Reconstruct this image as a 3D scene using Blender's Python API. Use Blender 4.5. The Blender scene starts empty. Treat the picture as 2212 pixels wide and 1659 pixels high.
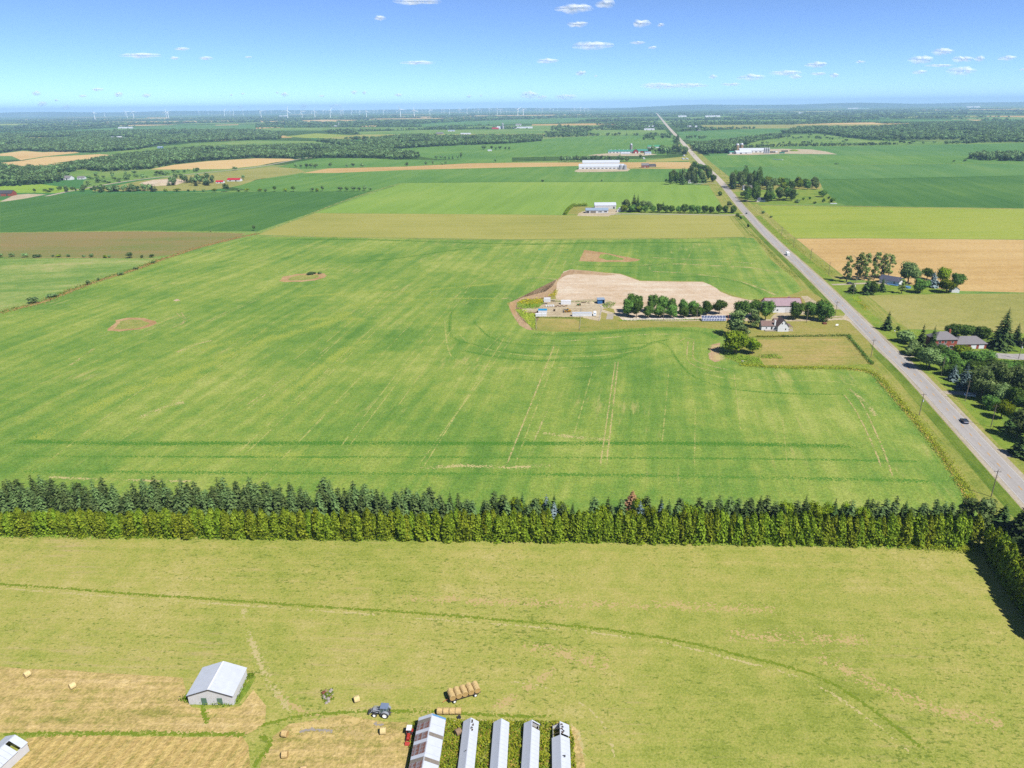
import bpy, bmesh, math, random
import numpy as np
from mathutils import Vector, Matrix

scene = bpy.context.scene
R = math.radians
random.seed(7)
rng = np.random.default_rng(7)

# ------------------------------------------------------------------ camera
F_PX, HCAM, PITCH, ROLL = 704.7, 130.0, R(21.5), R(0.67)      # 1024 px wide frame
_fw = np.array([0, math.cos(PITCH), -math.sin(PITCH)])
_r0 = np.array([1.0, 0, 0])
_u0 = np.cross(_r0, _fw)
_cx = _r0 * math.cos(ROLL) - _u0 * math.sin(ROLL)
_cy = _r0 * math.sin(ROLL) + _u0 * math.cos(ROLL)
cam = bpy.data.cameras.new('drone_camera')
cam.sensor_fit = 'HORIZONTAL'
cam.angle = 2 * math.atan(512 / F_PX)
cam.clip_start = 1.0
cam.clip_end = 300000.0
camo = bpy.data.objects.new('drone_camera', cam)
scene.collection.objects.link(camo)
m = Matrix.Identity(4)
for i in range(3):
    m[i][0], m[i][1], m[i][2] = _cx[i], _cy[i], -_fw[i]
m[2][3] = HCAM
camo.matrix_world = m
scene.camera = camo

# ------------------------------------------------------------------ sky, sun, exposure
SUN_EL, SUN_ROT = R(52.0), R(136.9)                            # rotation clockwise from +Y
sunvec = Vector((math.sin(SUN_ROT) * math.cos(SUN_EL), math.cos(SUN_ROT) * math.cos(SUN_EL), math.sin(SUN_EL)))
world = bpy.data.worlds.new('World')
scene.world = world
world.use_nodes = True
wn = world.node_tree.nodes
wn.clear()
sky = wn.new('ShaderNodeTexSky')
sky.sky_type = 'NISHITA'
sky.sun_disc = False
sky.sun_elevation = SUN_EL
sky.sun_rotation = SUN_ROT
sky.altitude = 9000
sky.air_density = 1.0
sky.dust_density = 0.0
sky.ozone_density = 4.0
bg = wn.new('ShaderNodeBackground')
bg.inputs[1].default_value = 0.098
wo = wn.new('ShaderNodeOutputWorld')
world.node_tree.links.new(sky.outputs[0], bg.inputs[0])
world.node_tree.links.new(bg.outputs[0], wo.inputs[0])
sl = bpy.data.lights.new('sun', 'SUN')
sl.energy = 4.2
sl.angle = R(0.5)
sl.color = (1.0, 0.955, 0.89)
so = bpy.data.objects.new('sun', sl)
scene.collection.objects.link(so)
so.rotation_euler = sunvec.to_track_quat('Z', 'Y').to_euler()
so.location = (0, 0, 400)
scene.view_settings.view_transform = 'Standard'
scene.view_settings.look = 'None'
scene.view_settings.gamma = 1
scene.view_settings.use_curve_mapping = False
scene.view_settings.exposure = 1.08
scene.render.engine = 'CYCLES'
cy = scene.cycles
cy.use_denoising = False
cy.max_bounces = 6
cy.diffuse_bounces = 3
cy.transparent_max_bounces = 40
cy.volume_bounces = 1
cy.caustics_reflective = False
cy.caustics_refractive = False

# ------------------------------------------------------------------ helpers
COL = scene.collection


def P(x, y, z=0.0):
    """survey point: a spot read off the photograph (2212 px wide) to metres on the level z."""
    px = x * 1024 / 2212 - 512
    py = 384 - y * 1024 / 2212
    d = _fw * F_PX + _cx * px + _cy * py
    t = (z - HCAM) / d[2]
    return Vector((d[0] * t, d[1] * t, z))


def mpp(p):
    """metres per photograph pixel (2212 wide) at a ground point"""
    d = np.array([p[0], p[1], -HCAM])
    return float(d @ _fw) / (F_PX * 2212 / 1024)


def hgt(p, hpx):
    dep = math.atan2(HCAM, math.hypot(p[0], p[1]))
    return hpx * mpp(p) / math.cos(dep)


def srgb(r, g, b, k=0.42):
    def f(c):
        c /= 255.0
        return (c / 12.92 if c <= 0.04045 else ((c + 0.055) / 1.055) ** 2.4) * k
    return (f(r), f(g), f(b), 1.0)


def tag(o, label=None, cat=None, group=None, kind=None):
    if label: o['label'] = label
    if cat: o['category'] = cat
    if group: o['group'] = group
    if kind: o['kind'] = kind
    return o


def link(o, parent=None):
    COL.objects.link(o)
    if parent is not None:
        o.parent = parent
    return o


def thing(name, label, cat, loc=(0, 0, 0), rz=0.0, group=None):
    o = bpy.data.objects.new(name, None)
    o.empty_display_size = 0.5
    link(o)
    o.location = loc
    o.rotation_euler = (0, 0, rz)
    return tag(o, label, cat, group)


def copy_thing(src, loc, rz, label=None, group=None, scale=None):
    r = src.copy()
    COL.objects.link(r)
    r.location = loc
    r.rotation_euler = (0, 0, rz)
    if scale: r.scale = scale
    if label: r['label'] = label
    if group: r['group'] = group
    for ch in src.children:
        c = ch.copy()
        COL.objects.link(c)
        c.parent = r
        for g in ch.children:
            d = g.copy()
            COL.objects.link(d)
            d.parent = c
    return r


ORD = ['first', 'second', 'third', 'fourth', 'fifth', 'sixth', 'seventh', 'eighth', 'ninth', 'tenth', 'eleventh',
       'twelfth', 'thirteenth', 'fourteenth', 'fifteenth', 'sixteenth', 'seventeenth', 'eighteenth', 'nineteenth', 'twentieth']


class MB:
    """collects shapes and links them as one mesh object"""
    def __init__(s):
        s.v, s.f, s.m = [], [], []

    def add(s, vs, fs, mi=0):
        o = len(s.v)
        s.v += [tuple(v) for v in vs]
        s.f += [tuple(i + o for i in f) for f in fs]
        s.m += [mi] * len(fs)
        return s

    def box(s, c, d, rz=0.0, mi=0, ry=0.0, rx=0.0):
        M = Matrix.Translation(c) @ Matrix.Rotation(rz, 4, 'Z') @ Matrix.Rotation(ry, 4, 'Y') @ Matrix.Rotation(rx, 4, 'X')
        h = [x / 2 for x in d]
        vs = [M @ Vector((sx * h[0], sy * h[1], sz * h[2])) for sz in (-1, 1) for sy in (-1, 1) for sx in (-1, 1)]
        return s.add(vs, [(0, 2, 3, 1), (4, 5, 7, 6), (0, 1, 5, 4), (2, 6, 7, 3), (0, 4, 6, 2), (1, 3, 7, 5)], mi)

    def cyl(s, a, b, r0, r1=None, n=10, mi=0, caps=True):
        a, b = Vector(a), Vector(b)
        r1 = r0 if r1 is None else r1
        z = (b - a).normalized()
        x = z.orthogonal().normalized()
        y = z.cross(x)
        vs = []
        for p, r in ((a, r0), (b, r1)):
            for i in range(n):
                t = 2 * math.pi * i / n
                vs.append(p + x * (r * math.cos(t)) + y * (r * math.sin(t)))
        fs = [(i, (i + 1) % n, n + (i + 1) % n, n + i) for i in range(n)]
        if caps:
            fs += [tuple(range(n))[::-1], tuple(range(n, 2 * n))]
        return s.add(vs, fs, mi)

    def lathe(s, prof, c=(0, 0, 0), n=16, mi=0, cap=True):
        c = Vector(c)
        vs, fs = [], []
        for r, z in prof:
            for i in range(n):
                t = 2 * math.pi * i / n
                vs.append(c + Vector((r * math.cos(t), r * math.sin(t), z)))
        for k in range(len(prof) - 1):
            for i in range(n):
                j = (i + 1) % n
                fs.append((k * n + i, k * n + j, (k + 1) * n + j, (k + 1) * n + i))
        if cap: fs.append(tuple(range((len(prof) - 1) * n, len(prof) * n)))
        return s.add(vs, fs, mi)

    def prism(s, pts, y0, y1, mi=0, axis='y'):
        """outline in (a, z) swept along y (or x)"""
        n = len(pts)
        f = (lambda p, q: (p[0], q, p[1])) if axis == 'y' else (lambda p, q: (q, p[0], p[1]))
        vs = [f(p, y0) for p in pts] + [f(p, y1) for p in pts]
        fs = [(i, (i + 1) % n, n + (i + 1) % n, n + i) for i in range(n)] + [tuple(range(n))[::-1], tuple(range(n, 2 * n))]
        return s.add(vs, fs, mi)

    def mesh(s, name, mats, smooth=False):
        me = bpy.data.meshes.new(name)
        me.from_pydata(s.v, [], s.f)
        for mm in (mats if isinstance(mats, (list, tuple)) else [mats]):
            me.materials.append(mm)
        me.polygons.foreach_set('material_index', s.m)
        if smooth:
            me.polygons.foreach_set('use_smooth', [True] * len(me.polygons))
        bm = bmesh.new()
        bm.from_mesh(me)
        bmesh.ops.recalc_face_normals(bm, faces=bm.faces)
        bm.to_mesh(me)
        bm.free()
        me.update()
        return me

    def build(s, name, mats, parent=None, loc=None, rz=0.0, smooth=False):
        o = bpy.data.objects.new(name, s.mesh(name, mats, smooth))
        link(o, parent)
        if loc is not None:
            o.location = loc
            o.rotation_euler = (0, 0, rz)
        return o


def quadmesh(name, V, mat, tri=False):
    """numpy (4N,3) or (3N,3) corners to a mesh of loose leaf faces"""
    V = np.asarray(V, dtype=np.float32).reshape(-1, 3)
    k = 3 if tri else 4
    n = len(V) // k
    me = bpy.data.meshes.new(name)
    me.vertices.add(n * k)
    me.vertices.foreach_set('co', V.ravel())
    me.loops.add(n * k)
    me.loops.foreach_set('vertex_index', np.arange(n * k, dtype=np.int32))
    me.polygons.add(n)
    me.polygons.foreach_set('loop_start', np.arange(0, n * k, k, dtype=np.int32))
    me.polygons.foreach_set('loop_total', np.full(n, k, dtype=np.int32))
    me.materials.append(mat)
    me.update(calc_edges=True)
    return me


def in_poly(pts, poly):
    x, y = pts[:, 0], pts[:, 1]
    r = np.zeros(len(pts), bool)
    n = len(poly)
    for i in range(n):
        x0, y0 = poly[i][0], poly[i][1]
        x1, y1 = poly[(i + 1) % n][0], poly[(i + 1) % n][1]
        c = ((y0 > y) != (y1 > y)) & (x < (x1 - x0) * (y - y0) / ((y1 - y0) if y1 != y0 else 1e-9) + x0)
        r ^= c
    return r


def fill_poly(poly, n, r=rng, mind=0.0):
    """n random points inside a world polygon"""
    a = np.array([(p[0], p[1]) for p in poly])
    lo, hi = a.min(0), a.max(0)
    out = []
    tries = 0
    while len(out) < n and tries < 60:
        q = r.uniform(lo, hi, (max(n, 50), 2))
        q = q[in_poly(q, poly)]
        for p in q:
            if mind and any((p[0] - o[0]) ** 2 + (p[1] - o[1]) ** 2 < mind * mind for o in out):
                continue
            out.append(p)
            if len(out) >= n:
                break
        tries += 1
    return np.array(out)


# ------------------------------------------------------------------ materials
def nmat(name):
    mt = bpy.data.materials.new(name)
    mt.use_nodes = True
    nt = mt.node_tree
    nt.nodes.clear()
    out = nt.nodes.new('ShaderNodeOutputMaterial')
    return mt, nt, out


def N(nt, typ, **kw):
    n = nt.nodes.new(typ)
    for k, v in kw.items():
        setattr(n, k, v)
    return n


def math_(nt, op, a, b=None, c=None):
    n = nt.nodes.new('ShaderNodeMath')
    n.operation = op
    for i, v in enumerate((a, b, c)):
        if v is None: continue
        if isinstance(v, (int, float)): n.inputs[i].default_value = v
        else: nt.links.new(v, n.inputs[i])
    return n.outputs[0]


def mixc(nt, fac, a, b, blend='MIX'):
    n = nt.nodes.new('ShaderNodeMix')
    n.data_type = 'RGBA'
    n.blend_type = blend
    for i, v in ((0, fac), (6, a), (7, b)):
        if isinstance(v, (int, float)): n.inputs[i].default_value = v
        elif isinstance(v, tuple): n.inputs[i].default_value = v
        else: nt.links.new(v, n.inputs[i])
    return n.outputs[2]


def noise(nt, vec, scale, detail=4, rough=0.55, dim='3D'):
    n = nt.nodes.new('ShaderNodeTexNoise')
    n.inputs['Scale'].default_value = scale
    n.inputs['Detail'].default_value = detail
    n.inputs['Roughness'].default_value = rough
    if vec is not None: nt.links.new(vec, n.inputs['Vector'])
    return n.outputs['Fac']


def ramp(nt, fac, stops, interp='LINEAR'):
    n = nt.nodes.new('ShaderNodeValToRGB')
    n.color_ramp.interpolation = interp
    e = n.color_ramp.elements
    while len(e) < len(stops): e.new(0.5)
    for i, (p, c) in enumerate(stops):
        e[i].position = p
        e[i].color = c
    nt.links.new(fac, n.inputs[0])
    return n.outputs[0]


def smooth(nt, v, lo, hi):
    n = nt.nodes.new('ShaderNodeMapRange')
    n.interpolation_type = 'SMOOTHSTEP'
    n.inputs[1].default_value = lo
    n.inputs[2].default_value = hi
    nt.links.new(v, n.inputs[0])
    return n.outputs[0]


def mapped(nt, vec, ang=0.0, scale=(1, 1, 1), loc=(0, 0, 0)):
    """rotate world coordinates so x runs along the rows, then scale"""
    n = nt.nodes.new('ShaderNodeMapping')
    n.vector_type = 'POINT'
    n.inputs['Rotation'].default_value = (0, 0, -ang)
    nt.links.new(vec, n.inputs['Vector'])
    s = nt.nodes.new('ShaderNodeMapping')
    s.inputs['Scale'].default_value = scale
    s.inputs['Location'].default_value = loc
    nt.links.new(n.outputs[0], s.inputs['Vector'])
    return s.outputs[0]


ROW = R(90 - 11.5)           # the road and the crop rows run this way


def field_mat(name, cols, ang=ROW, streak=(0.004, 0.16), w=(0.9, 0.9, 0.5, 0.5), patch=0.012, mid=0.12, fine=1.6,
              soil=None, soil_thr=(0.66, 0.74), stripes=None, rough=0.95, bump=0.35, off=0.0, mott=0.22, tuft=None):
    mt, nt, out = nmat(name)
    L = nt.links
    pos = N(nt, 'ShaderNodeNewGeometry').outputs['Position']
    if off:
        pos = mapped(nt, pos, 0, (1, 1, 1), (off, off * 0.7, off * 0.3))
    n1 = noise(nt, pos, patch, 3)
    n2 = noise(nt, mapped(nt, pos, ang, (streak[0], streak[1], 1)), 1.0, 4, 0.6)
    n3 = noise(nt, pos, mid, 4, 0.6)
    n4 = noise(nt, pos, fine, 3, 0.65)
    acc = None
    tot = sum(w)
    for wi, ni in zip(w, (n1, n2, n3, n4)):
        t = math_(nt, 'MULTIPLY', ni, wi / tot)
        acc = t if acc is None else math_(nt, 'ADD', acc, t)
    k = len(cols)
    stops = [(0.40 + 0.20 * i / max(1, k - 1), c) for i, c in enumerate(cols)]
    col = ramp(nt, acc, stops)
    if stripes:
        period, strength, c2 = stripes[:3]
        sa = stripes[3] if len(stripes) > 3 else ang
        wv = N(nt, 'ShaderNodeTexWave')
        wv.wave_type = 'BANDS'; wv.bands_direction = 'Y'
        wv.inputs['Scale'].default_value = 0.314 / period * 1.0
        wv.inputs['Distortion'].default_value = 5.0
        wv.inputs['Detail'].default_value = 3
        wv.inputs['Detail Scale'].default_value = 0.6
        L.new(mapped(nt, pos, sa, (0.25, 1, 1)), wv.inputs['Vector'])
        col = mixc(nt, math_(nt, 'MULTIPLY', smooth(nt, math_(nt, 'ADD', math_(nt, 'MULTIPLY', wv.outputs['Fac'], 0.6), math_(nt, 'MULTIPLY', n3, 0.6)), 0.4, 0.85), strength), col, c2)
    if soil is not None:
        s1 = noise(nt, mapped(nt, pos, ang, (streak[0] * 5, streak[1] * 2.2, 1), (31, 17, 0)), 1.0, 5, 0.7)
        s2 = noise(nt, pos, patch * 1.7, 2)
        sm = math_(nt, 'ADD', math_(nt, 'MULTIPLY', s1, 0.6), math_(nt, 'MULTIPLY', s2, 0.4))
        col = mixc(nt, math_(nt, 'MULTIPLY', smooth(nt, sm, *soil_thr), 0.75), col, soil)
    # leaf to leaf unevenness of the cover
    v = math_(nt, 'ADD', math_(nt, 'MULTIPLY', smooth(nt, noise(nt, pos, fine * 0.45, 3, 0.7), 0.3, 0.7), mott * 1.2), math_(nt, 'MULTIPLY', smooth(nt, n4, 0.3, 0.7), mott * 0.8))
    hv = N(nt, 'ShaderNodeHueSaturation')
    L.new(col, hv.inputs['Color'])
    L.new(math_(nt, 'ADD', v, 1.0 - mott), hv.inputs['Value'])
    col = hv.outputs[0]
    if tuft:
        tn = noise(nt, mapped(nt, pos, ang, (0.55, 1, 1), (5, 9, 0)), tuft[1], 3, 0.6)
        tp = math_(nt, 'MULTIPLY_ADD', noise(nt, pos, 0.02, 2), -0.25, tuft[2] + 0.125)
        col = mixc(nt, math_(nt, 'MULTIPLY', smooth(nt, math_(nt, 'SUBTRACT', tn, tp), 0.0, 0.08), tuft[3]), col, tuft[0])
    b = N(nt, 'ShaderNodeBsdfPrincipled')
    b.inputs['Roughness'].default_value = rough
    b.inputs['Specular IOR Level'].default_value = 0.1
    L.new(col, b.inputs['Base Color'])
    if bump:
        bp = N(nt, 'ShaderNodeBump')
        bp.inputs['Strength'].default_value = bump
        bp.inputs['Distance'].default_value = 0.5
        L.new(math_(nt, 'ADD', n4, math_(nt, 'MULTIPLY', n3, 1.5)), bp.inputs['Height'])
        L.new(bp.outputs[0], b.inputs['Normal'])
    L.new(b.outputs[0], out.inputs[0])
    return mt


def soft_mat(name, c1, c2, strength=0.8, breakup=0.5, scale=0.25, edge=0.35):
    """a strip on a field whose edge thins out into it (u along, v across 0..1)"""
    mt, nt, out = nmat(name)
    L = nt.links
    pos = N(nt, 'ShaderNodeNewGeometry').outputs['Position']
    uv = N(nt, 'ShaderNodeUVMap')
    sep = N(nt, 'ShaderNodeSeparateXYZ')
    L.new(uv.outputs[0], sep.inputs[0])
    d = math_(nt, 'SUBTRACT', 1.0, math_(nt, 'ABSOLUTE', math_(nt, 'MULTIPLY_ADD', sep.outputs[1], 2.0, -1.0)))
    d = smooth(nt, d, 0.0, edge * 2)
    dx = math_(nt, 'SUBTRACT', 1.0, math_(nt, 'ABSOLUTE', math_(nt, 'MULTIPLY_ADD', sep.outputs[0], 2.0, -1.0)))
    d = math_(nt, 'MULTIPLY', d, smooth(nt, dx, 0.0, 0.12))
    n = noise(nt, pos, scale, 5, 0.7)
    brk = smooth(nt, n, 0.5 - 0.22 * (1 - breakup) - 0.1, 0.5 + 0.12)
    if breakup > 0:
        a = math_(nt, 'MULTIPLY', d, math_(nt, 'MULTIPLY_ADD', brk, breakup, 1 - breakup))
    else:
        a = d
    a = math_(nt, 'MULTIPLY', a, strength)
    # plants stand or miss one by one: a speckle of whole spots, denser towards the middle of the strip
    a = math_(nt, 'GREATER_THAN', noise(nt, pos, 1.3, 2, 0.6), math_(nt, 'MULTIPLY_ADD', a, -0.44, 0.68))
    col = ramp(nt, noise(nt, pos, 0.9, 4, 0.65), [(0.3, c1), (0.7, c2)])
    b = N(nt, 'ShaderNodeBsdfDiffuse')
    L.new(col, b.inputs[0])
    t = N(nt, 'ShaderNodeBsdfTransparent')
    mx = N(nt, 'ShaderNodeMixShader')
    L.new(a, mx.inputs[0]); L.new(t.outputs[0], mx.inputs[1]); L.new(b.outputs[0], mx.inputs[2])
    L.new(mx.outputs[0], out.inputs[0])
    return mt


def leaf_mat(name, c1, c2, trans=0.3, var=0.5, gain=1.6, ow=0.4):
    mt, nt, out = nmat(name)
    c1, c2 = [tuple(min(1, v * gain) for v in c[:3]) + (1,) for c in (c1, c2)]
    L = nt.links
    g = N(nt, 'ShaderNodeNewGeometry')
    oi = N(nt, 'ShaderNodeObjectInfo')
    f = math_(nt, 'ADD', math_(nt, 'MULTIPLY', g.outputs['Random Per Island'], 1 - ow), math_(nt, 'MULTIPLY', oi.outputs['Random'], ow))
    f = math_(nt, 'MULTIPLY', math_(nt, 'ADD', f, noise(nt, g.outputs['Position'], 0.35, 2)), 0.5)
    col = ramp(nt, f, [(0.28, c1), (0.72, c2)])
    hs = N(nt, 'ShaderNodeHueSaturation')
    L.new(col, hs.inputs['Color'])
    L.new(math_(nt, 'MULTIPLY_ADD', oi.outputs['Random'], var, 1 - var / 2), hs.inputs['Value'])
    L.new(math_(nt, 'MULTIPLY_ADD', oi.outputs['Random'], 0.04, 0.48), hs.inputs['Hue'])
    d = N(nt, 'ShaderNodeBsdfDiffuse')
    t = N(nt, 'ShaderNodeBsdfTranslucent')
    L.new(hs.outputs[0], d.inputs[0]); L.new(hs.outputs[0], t.inputs[0])
    mx = N(nt, 'ShaderNodeMixShader')
    mx.inputs[0].default_value = trans
    L.new(d.outputs[0], mx.inputs[1]); L.new(t.outputs[0], mx.inputs[2])
    L.new(mx.outputs[0], out.inputs[0])
    return mt


def pmat(name, col, rough=0.7, metal=0.0, var=0.18, scale=1.5, bump=0.0, bscale=8.0, stretch=(1, 1, 1), dirt=None, dirt_thr=(0.55, 0.75), spec=0.4):
    mt, nt, out = nmat(name)
    L = nt.links
    tc = N(nt, 'ShaderNodeTexCoord')
    mp = N(nt, 'ShaderNodeMapping')
    mp.inputs['Scale'].default_value = stretch
    L.new(tc.outputs['Object'], mp.inputs['Vector'])
    n = noise(nt, mp.outputs[0], scale, 5, 0.65)
    dk = tuple(c * (1 - var) for c in col[:3]) + (1,)
    lt = tuple(min(1, c * (1 + var)) for c in col[:3]) + (1,)
    c = ramp(nt, n, [(0.3, dk), (0.7, lt)])
    if dirt:
        c = mixc(nt, smooth(nt, noise(nt, mp.outputs[0], scale * 0.6, 6, 0.75), *dirt_thr), c, dirt)
    b = N(nt, 'ShaderNodeBsdfPrincipled')
    b.inputs['Roughness'].default_value = rough
    b.inputs['Metallic'].default_value = metal
    b.inputs['Specular IOR Level'].default_value = spec
    L.new(c, b.inputs['Base Color'])
    if bump:
        bp = N(nt, 'ShaderNodeBump')
        bp.inputs['Strength'].default_value = bump
        bp.inputs['Distance'].default_value = 0.1
        L.new(noise(nt, mp.outputs[0], bscale, 4), bp.inputs['Height'])
        L.new(bp.outputs[0], b.inputs['Normal'])
    L.new(b.outputs[0], out.inputs[0])
    return mt


M = {}
# ---- ground covers
M['crop'] = field_mat('soybean_crop', [srgb(108, 154, 62), srgb(132, 170, 72), srgb(160, 184, 82), srgb(188, 200, 104)], w=(1.0, 0.8, 0.55, 0.45), streak=(0.007, 0.12), patch=0.011,
                      soil=srgb(206, 200, 122), soil_thr=(0.55, 0.70), bump=0.5, mott=0.28)
M['crop_small'] = field_mat('thin_green_crop', [srgb(116, 158, 74), srgb(140, 174, 84), srgb(170, 188, 102), srgb(196, 196, 126)], ang=R(8), w=(1.0, 0.8, 0.55, 0.45), streak=(0.006, 0.08), patch=0.012, bump=0.4, off=44)
M['crop_far'] = field_mat('dark_green_crop', [srgb(78, 128, 58), srgb(92, 140, 64), srgb(112, 154, 70)], w=(1, .9, .4, .3), streak=(0.003, 0.05), patch=0.004, bump=0.3)
M['crop_mid'] = field_mat('mid_green_crop', [srgb(104, 152, 70), srgb(118, 164, 74), srgb(136, 174, 82)], w=(1, .9, .4, .3), streak=(0.003, 0.05), patch=0.004, bump=0.3, off=50)
M['crop_teal'] = field_mat('bluish_green_crop', [srgb(96, 146, 76), srgb(110, 158, 82), srgb(128, 168, 88)], w=(1, .9, .4, .3), streak=(0.002, 0.03), patch=0.003, bump=0.2, off=90)
M['lime'] = field_mat('light_green_hay', [srgb(140, 178, 74), srgb(152, 188, 82), srgb(164, 194, 88)], w=(1, .9, .3, .2), streak=(0.003, 0.06), patch=0.004, bump=0.15, off=120)
M['lime2'] = field_mat('lime_hay', [srgb(160, 182, 70), srgb(176, 192, 78), srgb(186, 196, 88)], ang=R(0), w=(1, .9, .3, .2), streak=(0.003, 0.06), patch=0.006, bump=0.15, off=150)
M['olive'] = field_mat('cut_hay', [srgb(174, 176, 88), srgb(188, 186, 98), srgb(196, 192, 106)], ang=R(0), w=(1, .9, .3, .3), streak=(0.004, 0.08), patch=0.008, bump=0.2, off=180)
M['olive2'] = field_mat('pasture', [srgb(160, 164, 86), srgb(180, 178, 98), srgb(194, 186, 112)], ang=R(0), w=(.8, .5, .6, .6), streak=(0.01, 0.1), patch=0.012, bump=0.3, off=200)
M['wheat'] = field_mat('ripe_wheat', [srgb(216, 178, 112), srgb(230, 194, 128), srgb(236, 202, 138)], ang=R(0), w=(.8, .8, .3, .3), streak=(0.004, 0.08), patch=0.008, bump=0.15, off=220)
M['wheat_far'] = field_mat('ripe_wheat_far', [srgb(236, 196, 128), srgb(244, 208, 142), srgb(250, 216, 150)], ang=R(0), w=(.8, .8, .3, .2), streak=(0.002, 0.02), patch=0.003, bump=0.0, off=230)
M['brown'] = field_mat('brown_stubble', [srgb(138, 152, 78), srgb(162, 152, 92), srgb(176, 152, 100)], ang=R(0), w=(1, .7, .4, .3), streak=(0.002, 0.05), patch=0.006, bump=0.2, off=250)
M['meadow'] = field_mat('rough_meadow', [srgb(104, 148, 68), srgb(136, 172, 80), srgb(164, 184, 98)], ang=R(0), w=(1, .6, .6, .4), streak=(0.003, 0.03), patch=0.006, bump=0.2, off=270)
M['meadow_lime'] = field_mat('bright_meadow', [srgb(138, 178, 62), srgb(164, 198, 70), srgb(176, 204, 88)], ang=R(0), w=(1, .6, .6, .4), streak=(0.003, 0.03), patch=0.006, bump=0.2, off=290)
M['hayfield'] = field_mat('mown_hayfield', [srgb(158, 172, 72), srgb(182, 188, 90), srgb(200, 194, 106), srgb(216, 204, 130)], ang=R(-3), w=(0.9, 0.5, 0.7, 0.9), streak=(0.012, 0.35), patch=0.016, mid=0.16, fine=2.2,
                          soil=srgb(216, 192, 138), soil_thr=(0.55, 0.72), bump=0.3, mott=.1, tuft=(srgb(118, 140, 50), 1.5, 0.59, 0.75), off=310)
M['straw'] = field_mat('straw_stubble', [srgb(178, 172, 90), srgb(212, 190, 118), srgb(230, 202, 136), srgb(242, 216, 154)], ang=R(-2), w=(.6, 1.2, .8, .8), streak=(0.02, 0.5), patch=0.03, mid=0.3, fine=1.4, bump=0.6, off=330,
                       soil=srgb(150, 164, 70), soil_thr=(0.56, 0.64))
M['straw_rows'] = field_mat('raked_straw', [srgb(184, 172, 92), srgb(214, 186, 114), srgb(230, 198, 130)], ang=R(80), w=(.5, 1.2, .8, .8), streak=(0.04, 0.5), patch=0.03, mid=0.35, fine=1.4, bump=0.6, off=350,
                            stripes=(2.6, 0.55, srgb(244, 216, 140), R(77)), soil=srgb(158, 164, 72), soil_thr=(0.58, 0.66))
M['lawn'] = field_mat('dry_lawn', [srgb(150, 162, 74), srgb(176, 172, 88), srgb(190, 176, 104)], ang=R(0), w=(1, .7, .6, .5), streak=(0.02, 0.3), patch=0.03, bump=0.25, off=370)
M['lot'] = field_mat('tan_mown_lot', [srgb(164, 168, 84), srgb(190, 178, 100), srgb(206, 182, 118)], ang=R(0), w=(1, .9, .5, .4), streak=(0.01, 0.35), patch=0.03, bump=0.2, off=390)
M['lawn_green'] = field_mat('green_lawn', [srgb(116, 150, 54), srgb(146, 172, 64), srgb(168, 178, 78)], ang=R(0), w=(1, .5, .8, .5), streak=(0.02, 0.3), patch=0.04, bump=0.3, off=410)
M['verge'] = field_mat('verge_grass', [srgb(138, 158, 66), srgb(170, 176, 84), srgb(192, 182, 106)], w=(.7, 1.1, .6, .5), streak=(0.01, 0.5), patch=0.03, bump=0.3, off=430)
M['ditch'] = field_mat('ditch_grass', [srgb(96, 130, 44), srgb(124, 150, 54), srgb(150, 166, 72)], w=(.5, 1.2, .6, .5), streak=(0.01, 0.9), patch=0.03, bump=0.4, off=450)
M['pasture_dry'] = field_mat('dry_weedy_hollow', [srgb(140, 160, 76), srgb(172, 178, 92), srgb(200, 186, 112)], w=(.8, .5, 1, .8), streak=(0.03, 0.3), patch=0.05, mid=0.3, bump=0.4, off=472)
M['weedy'] = field_mat('weedy_ground', [srgb(130, 160, 58), srgb(160, 178, 70), srgb(186, 184, 98)], w=(.8, .5, 1, .8), streak=(0.03, 0.3), patch=0.05, mid=0.3, bump=0.6, off=470)
M['soil'] = field_mat('pale_bare_soil', [srgb(220, 192, 156), srgb(236, 210, 178), srgb(244, 222, 194), srgb(252, 236, 210)], ang=R(-4), w=(.9, .9, .8, .4), streak=(0.02, 0.12), patch=0.025, mid=0.15, bump=0.3, off=490)
M['soil_dark'] = field_mat('tilled_soil', [srgb(194, 160, 122), srgb(210, 178, 138), srgb(222, 194, 154)], w=(.8, 1.1, .6, .4), streak=(0.02, 0.5), patch=0.03, bump=0.3, off=510)
M['soil_red'] = field_mat('reddish_soil', [srgb(190, 150, 102), srgb(206, 170, 120), srgb(218, 186, 136)], w=(.8, .8, .8, .4), streak=(0.02, 0.3), patch=0.03, bump=0.3, off=530)
M['gravel'] = field_mat('gravel', [srgb(196, 176, 140), srgb(222, 204, 170), srgb(236, 222, 194)], ang=R(0), w=(.8, .9, .9, .6), streak=(0.03, 0.3), patch=0.05, mid=0.4, bump=0.4, off=550)
M['shoulder'] = field_mat('road_shoulder_gravel', [srgb(186, 174, 152), srgb(208, 196, 174), srgb(220, 208, 188)], w=(.6, 1, .6, .8), streak=(0.02, 0.8), patch=0.05, bump=0.3, off=570, mott=.1)
M['asphalt'] = field_mat('worn_pale_asphalt', [srgb(184, 179, 174), srgb(197, 192, 188), srgb(208, 203, 199)], w=(.5, 1.3, .5, .5), streak=(0.004, 0.8), patch=0.02, bump=0.1, off=590, mott=.05)
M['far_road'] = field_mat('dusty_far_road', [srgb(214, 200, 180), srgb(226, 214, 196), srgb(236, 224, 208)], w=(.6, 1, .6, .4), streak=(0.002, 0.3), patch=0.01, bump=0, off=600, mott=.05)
M['ground'] = None


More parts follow.
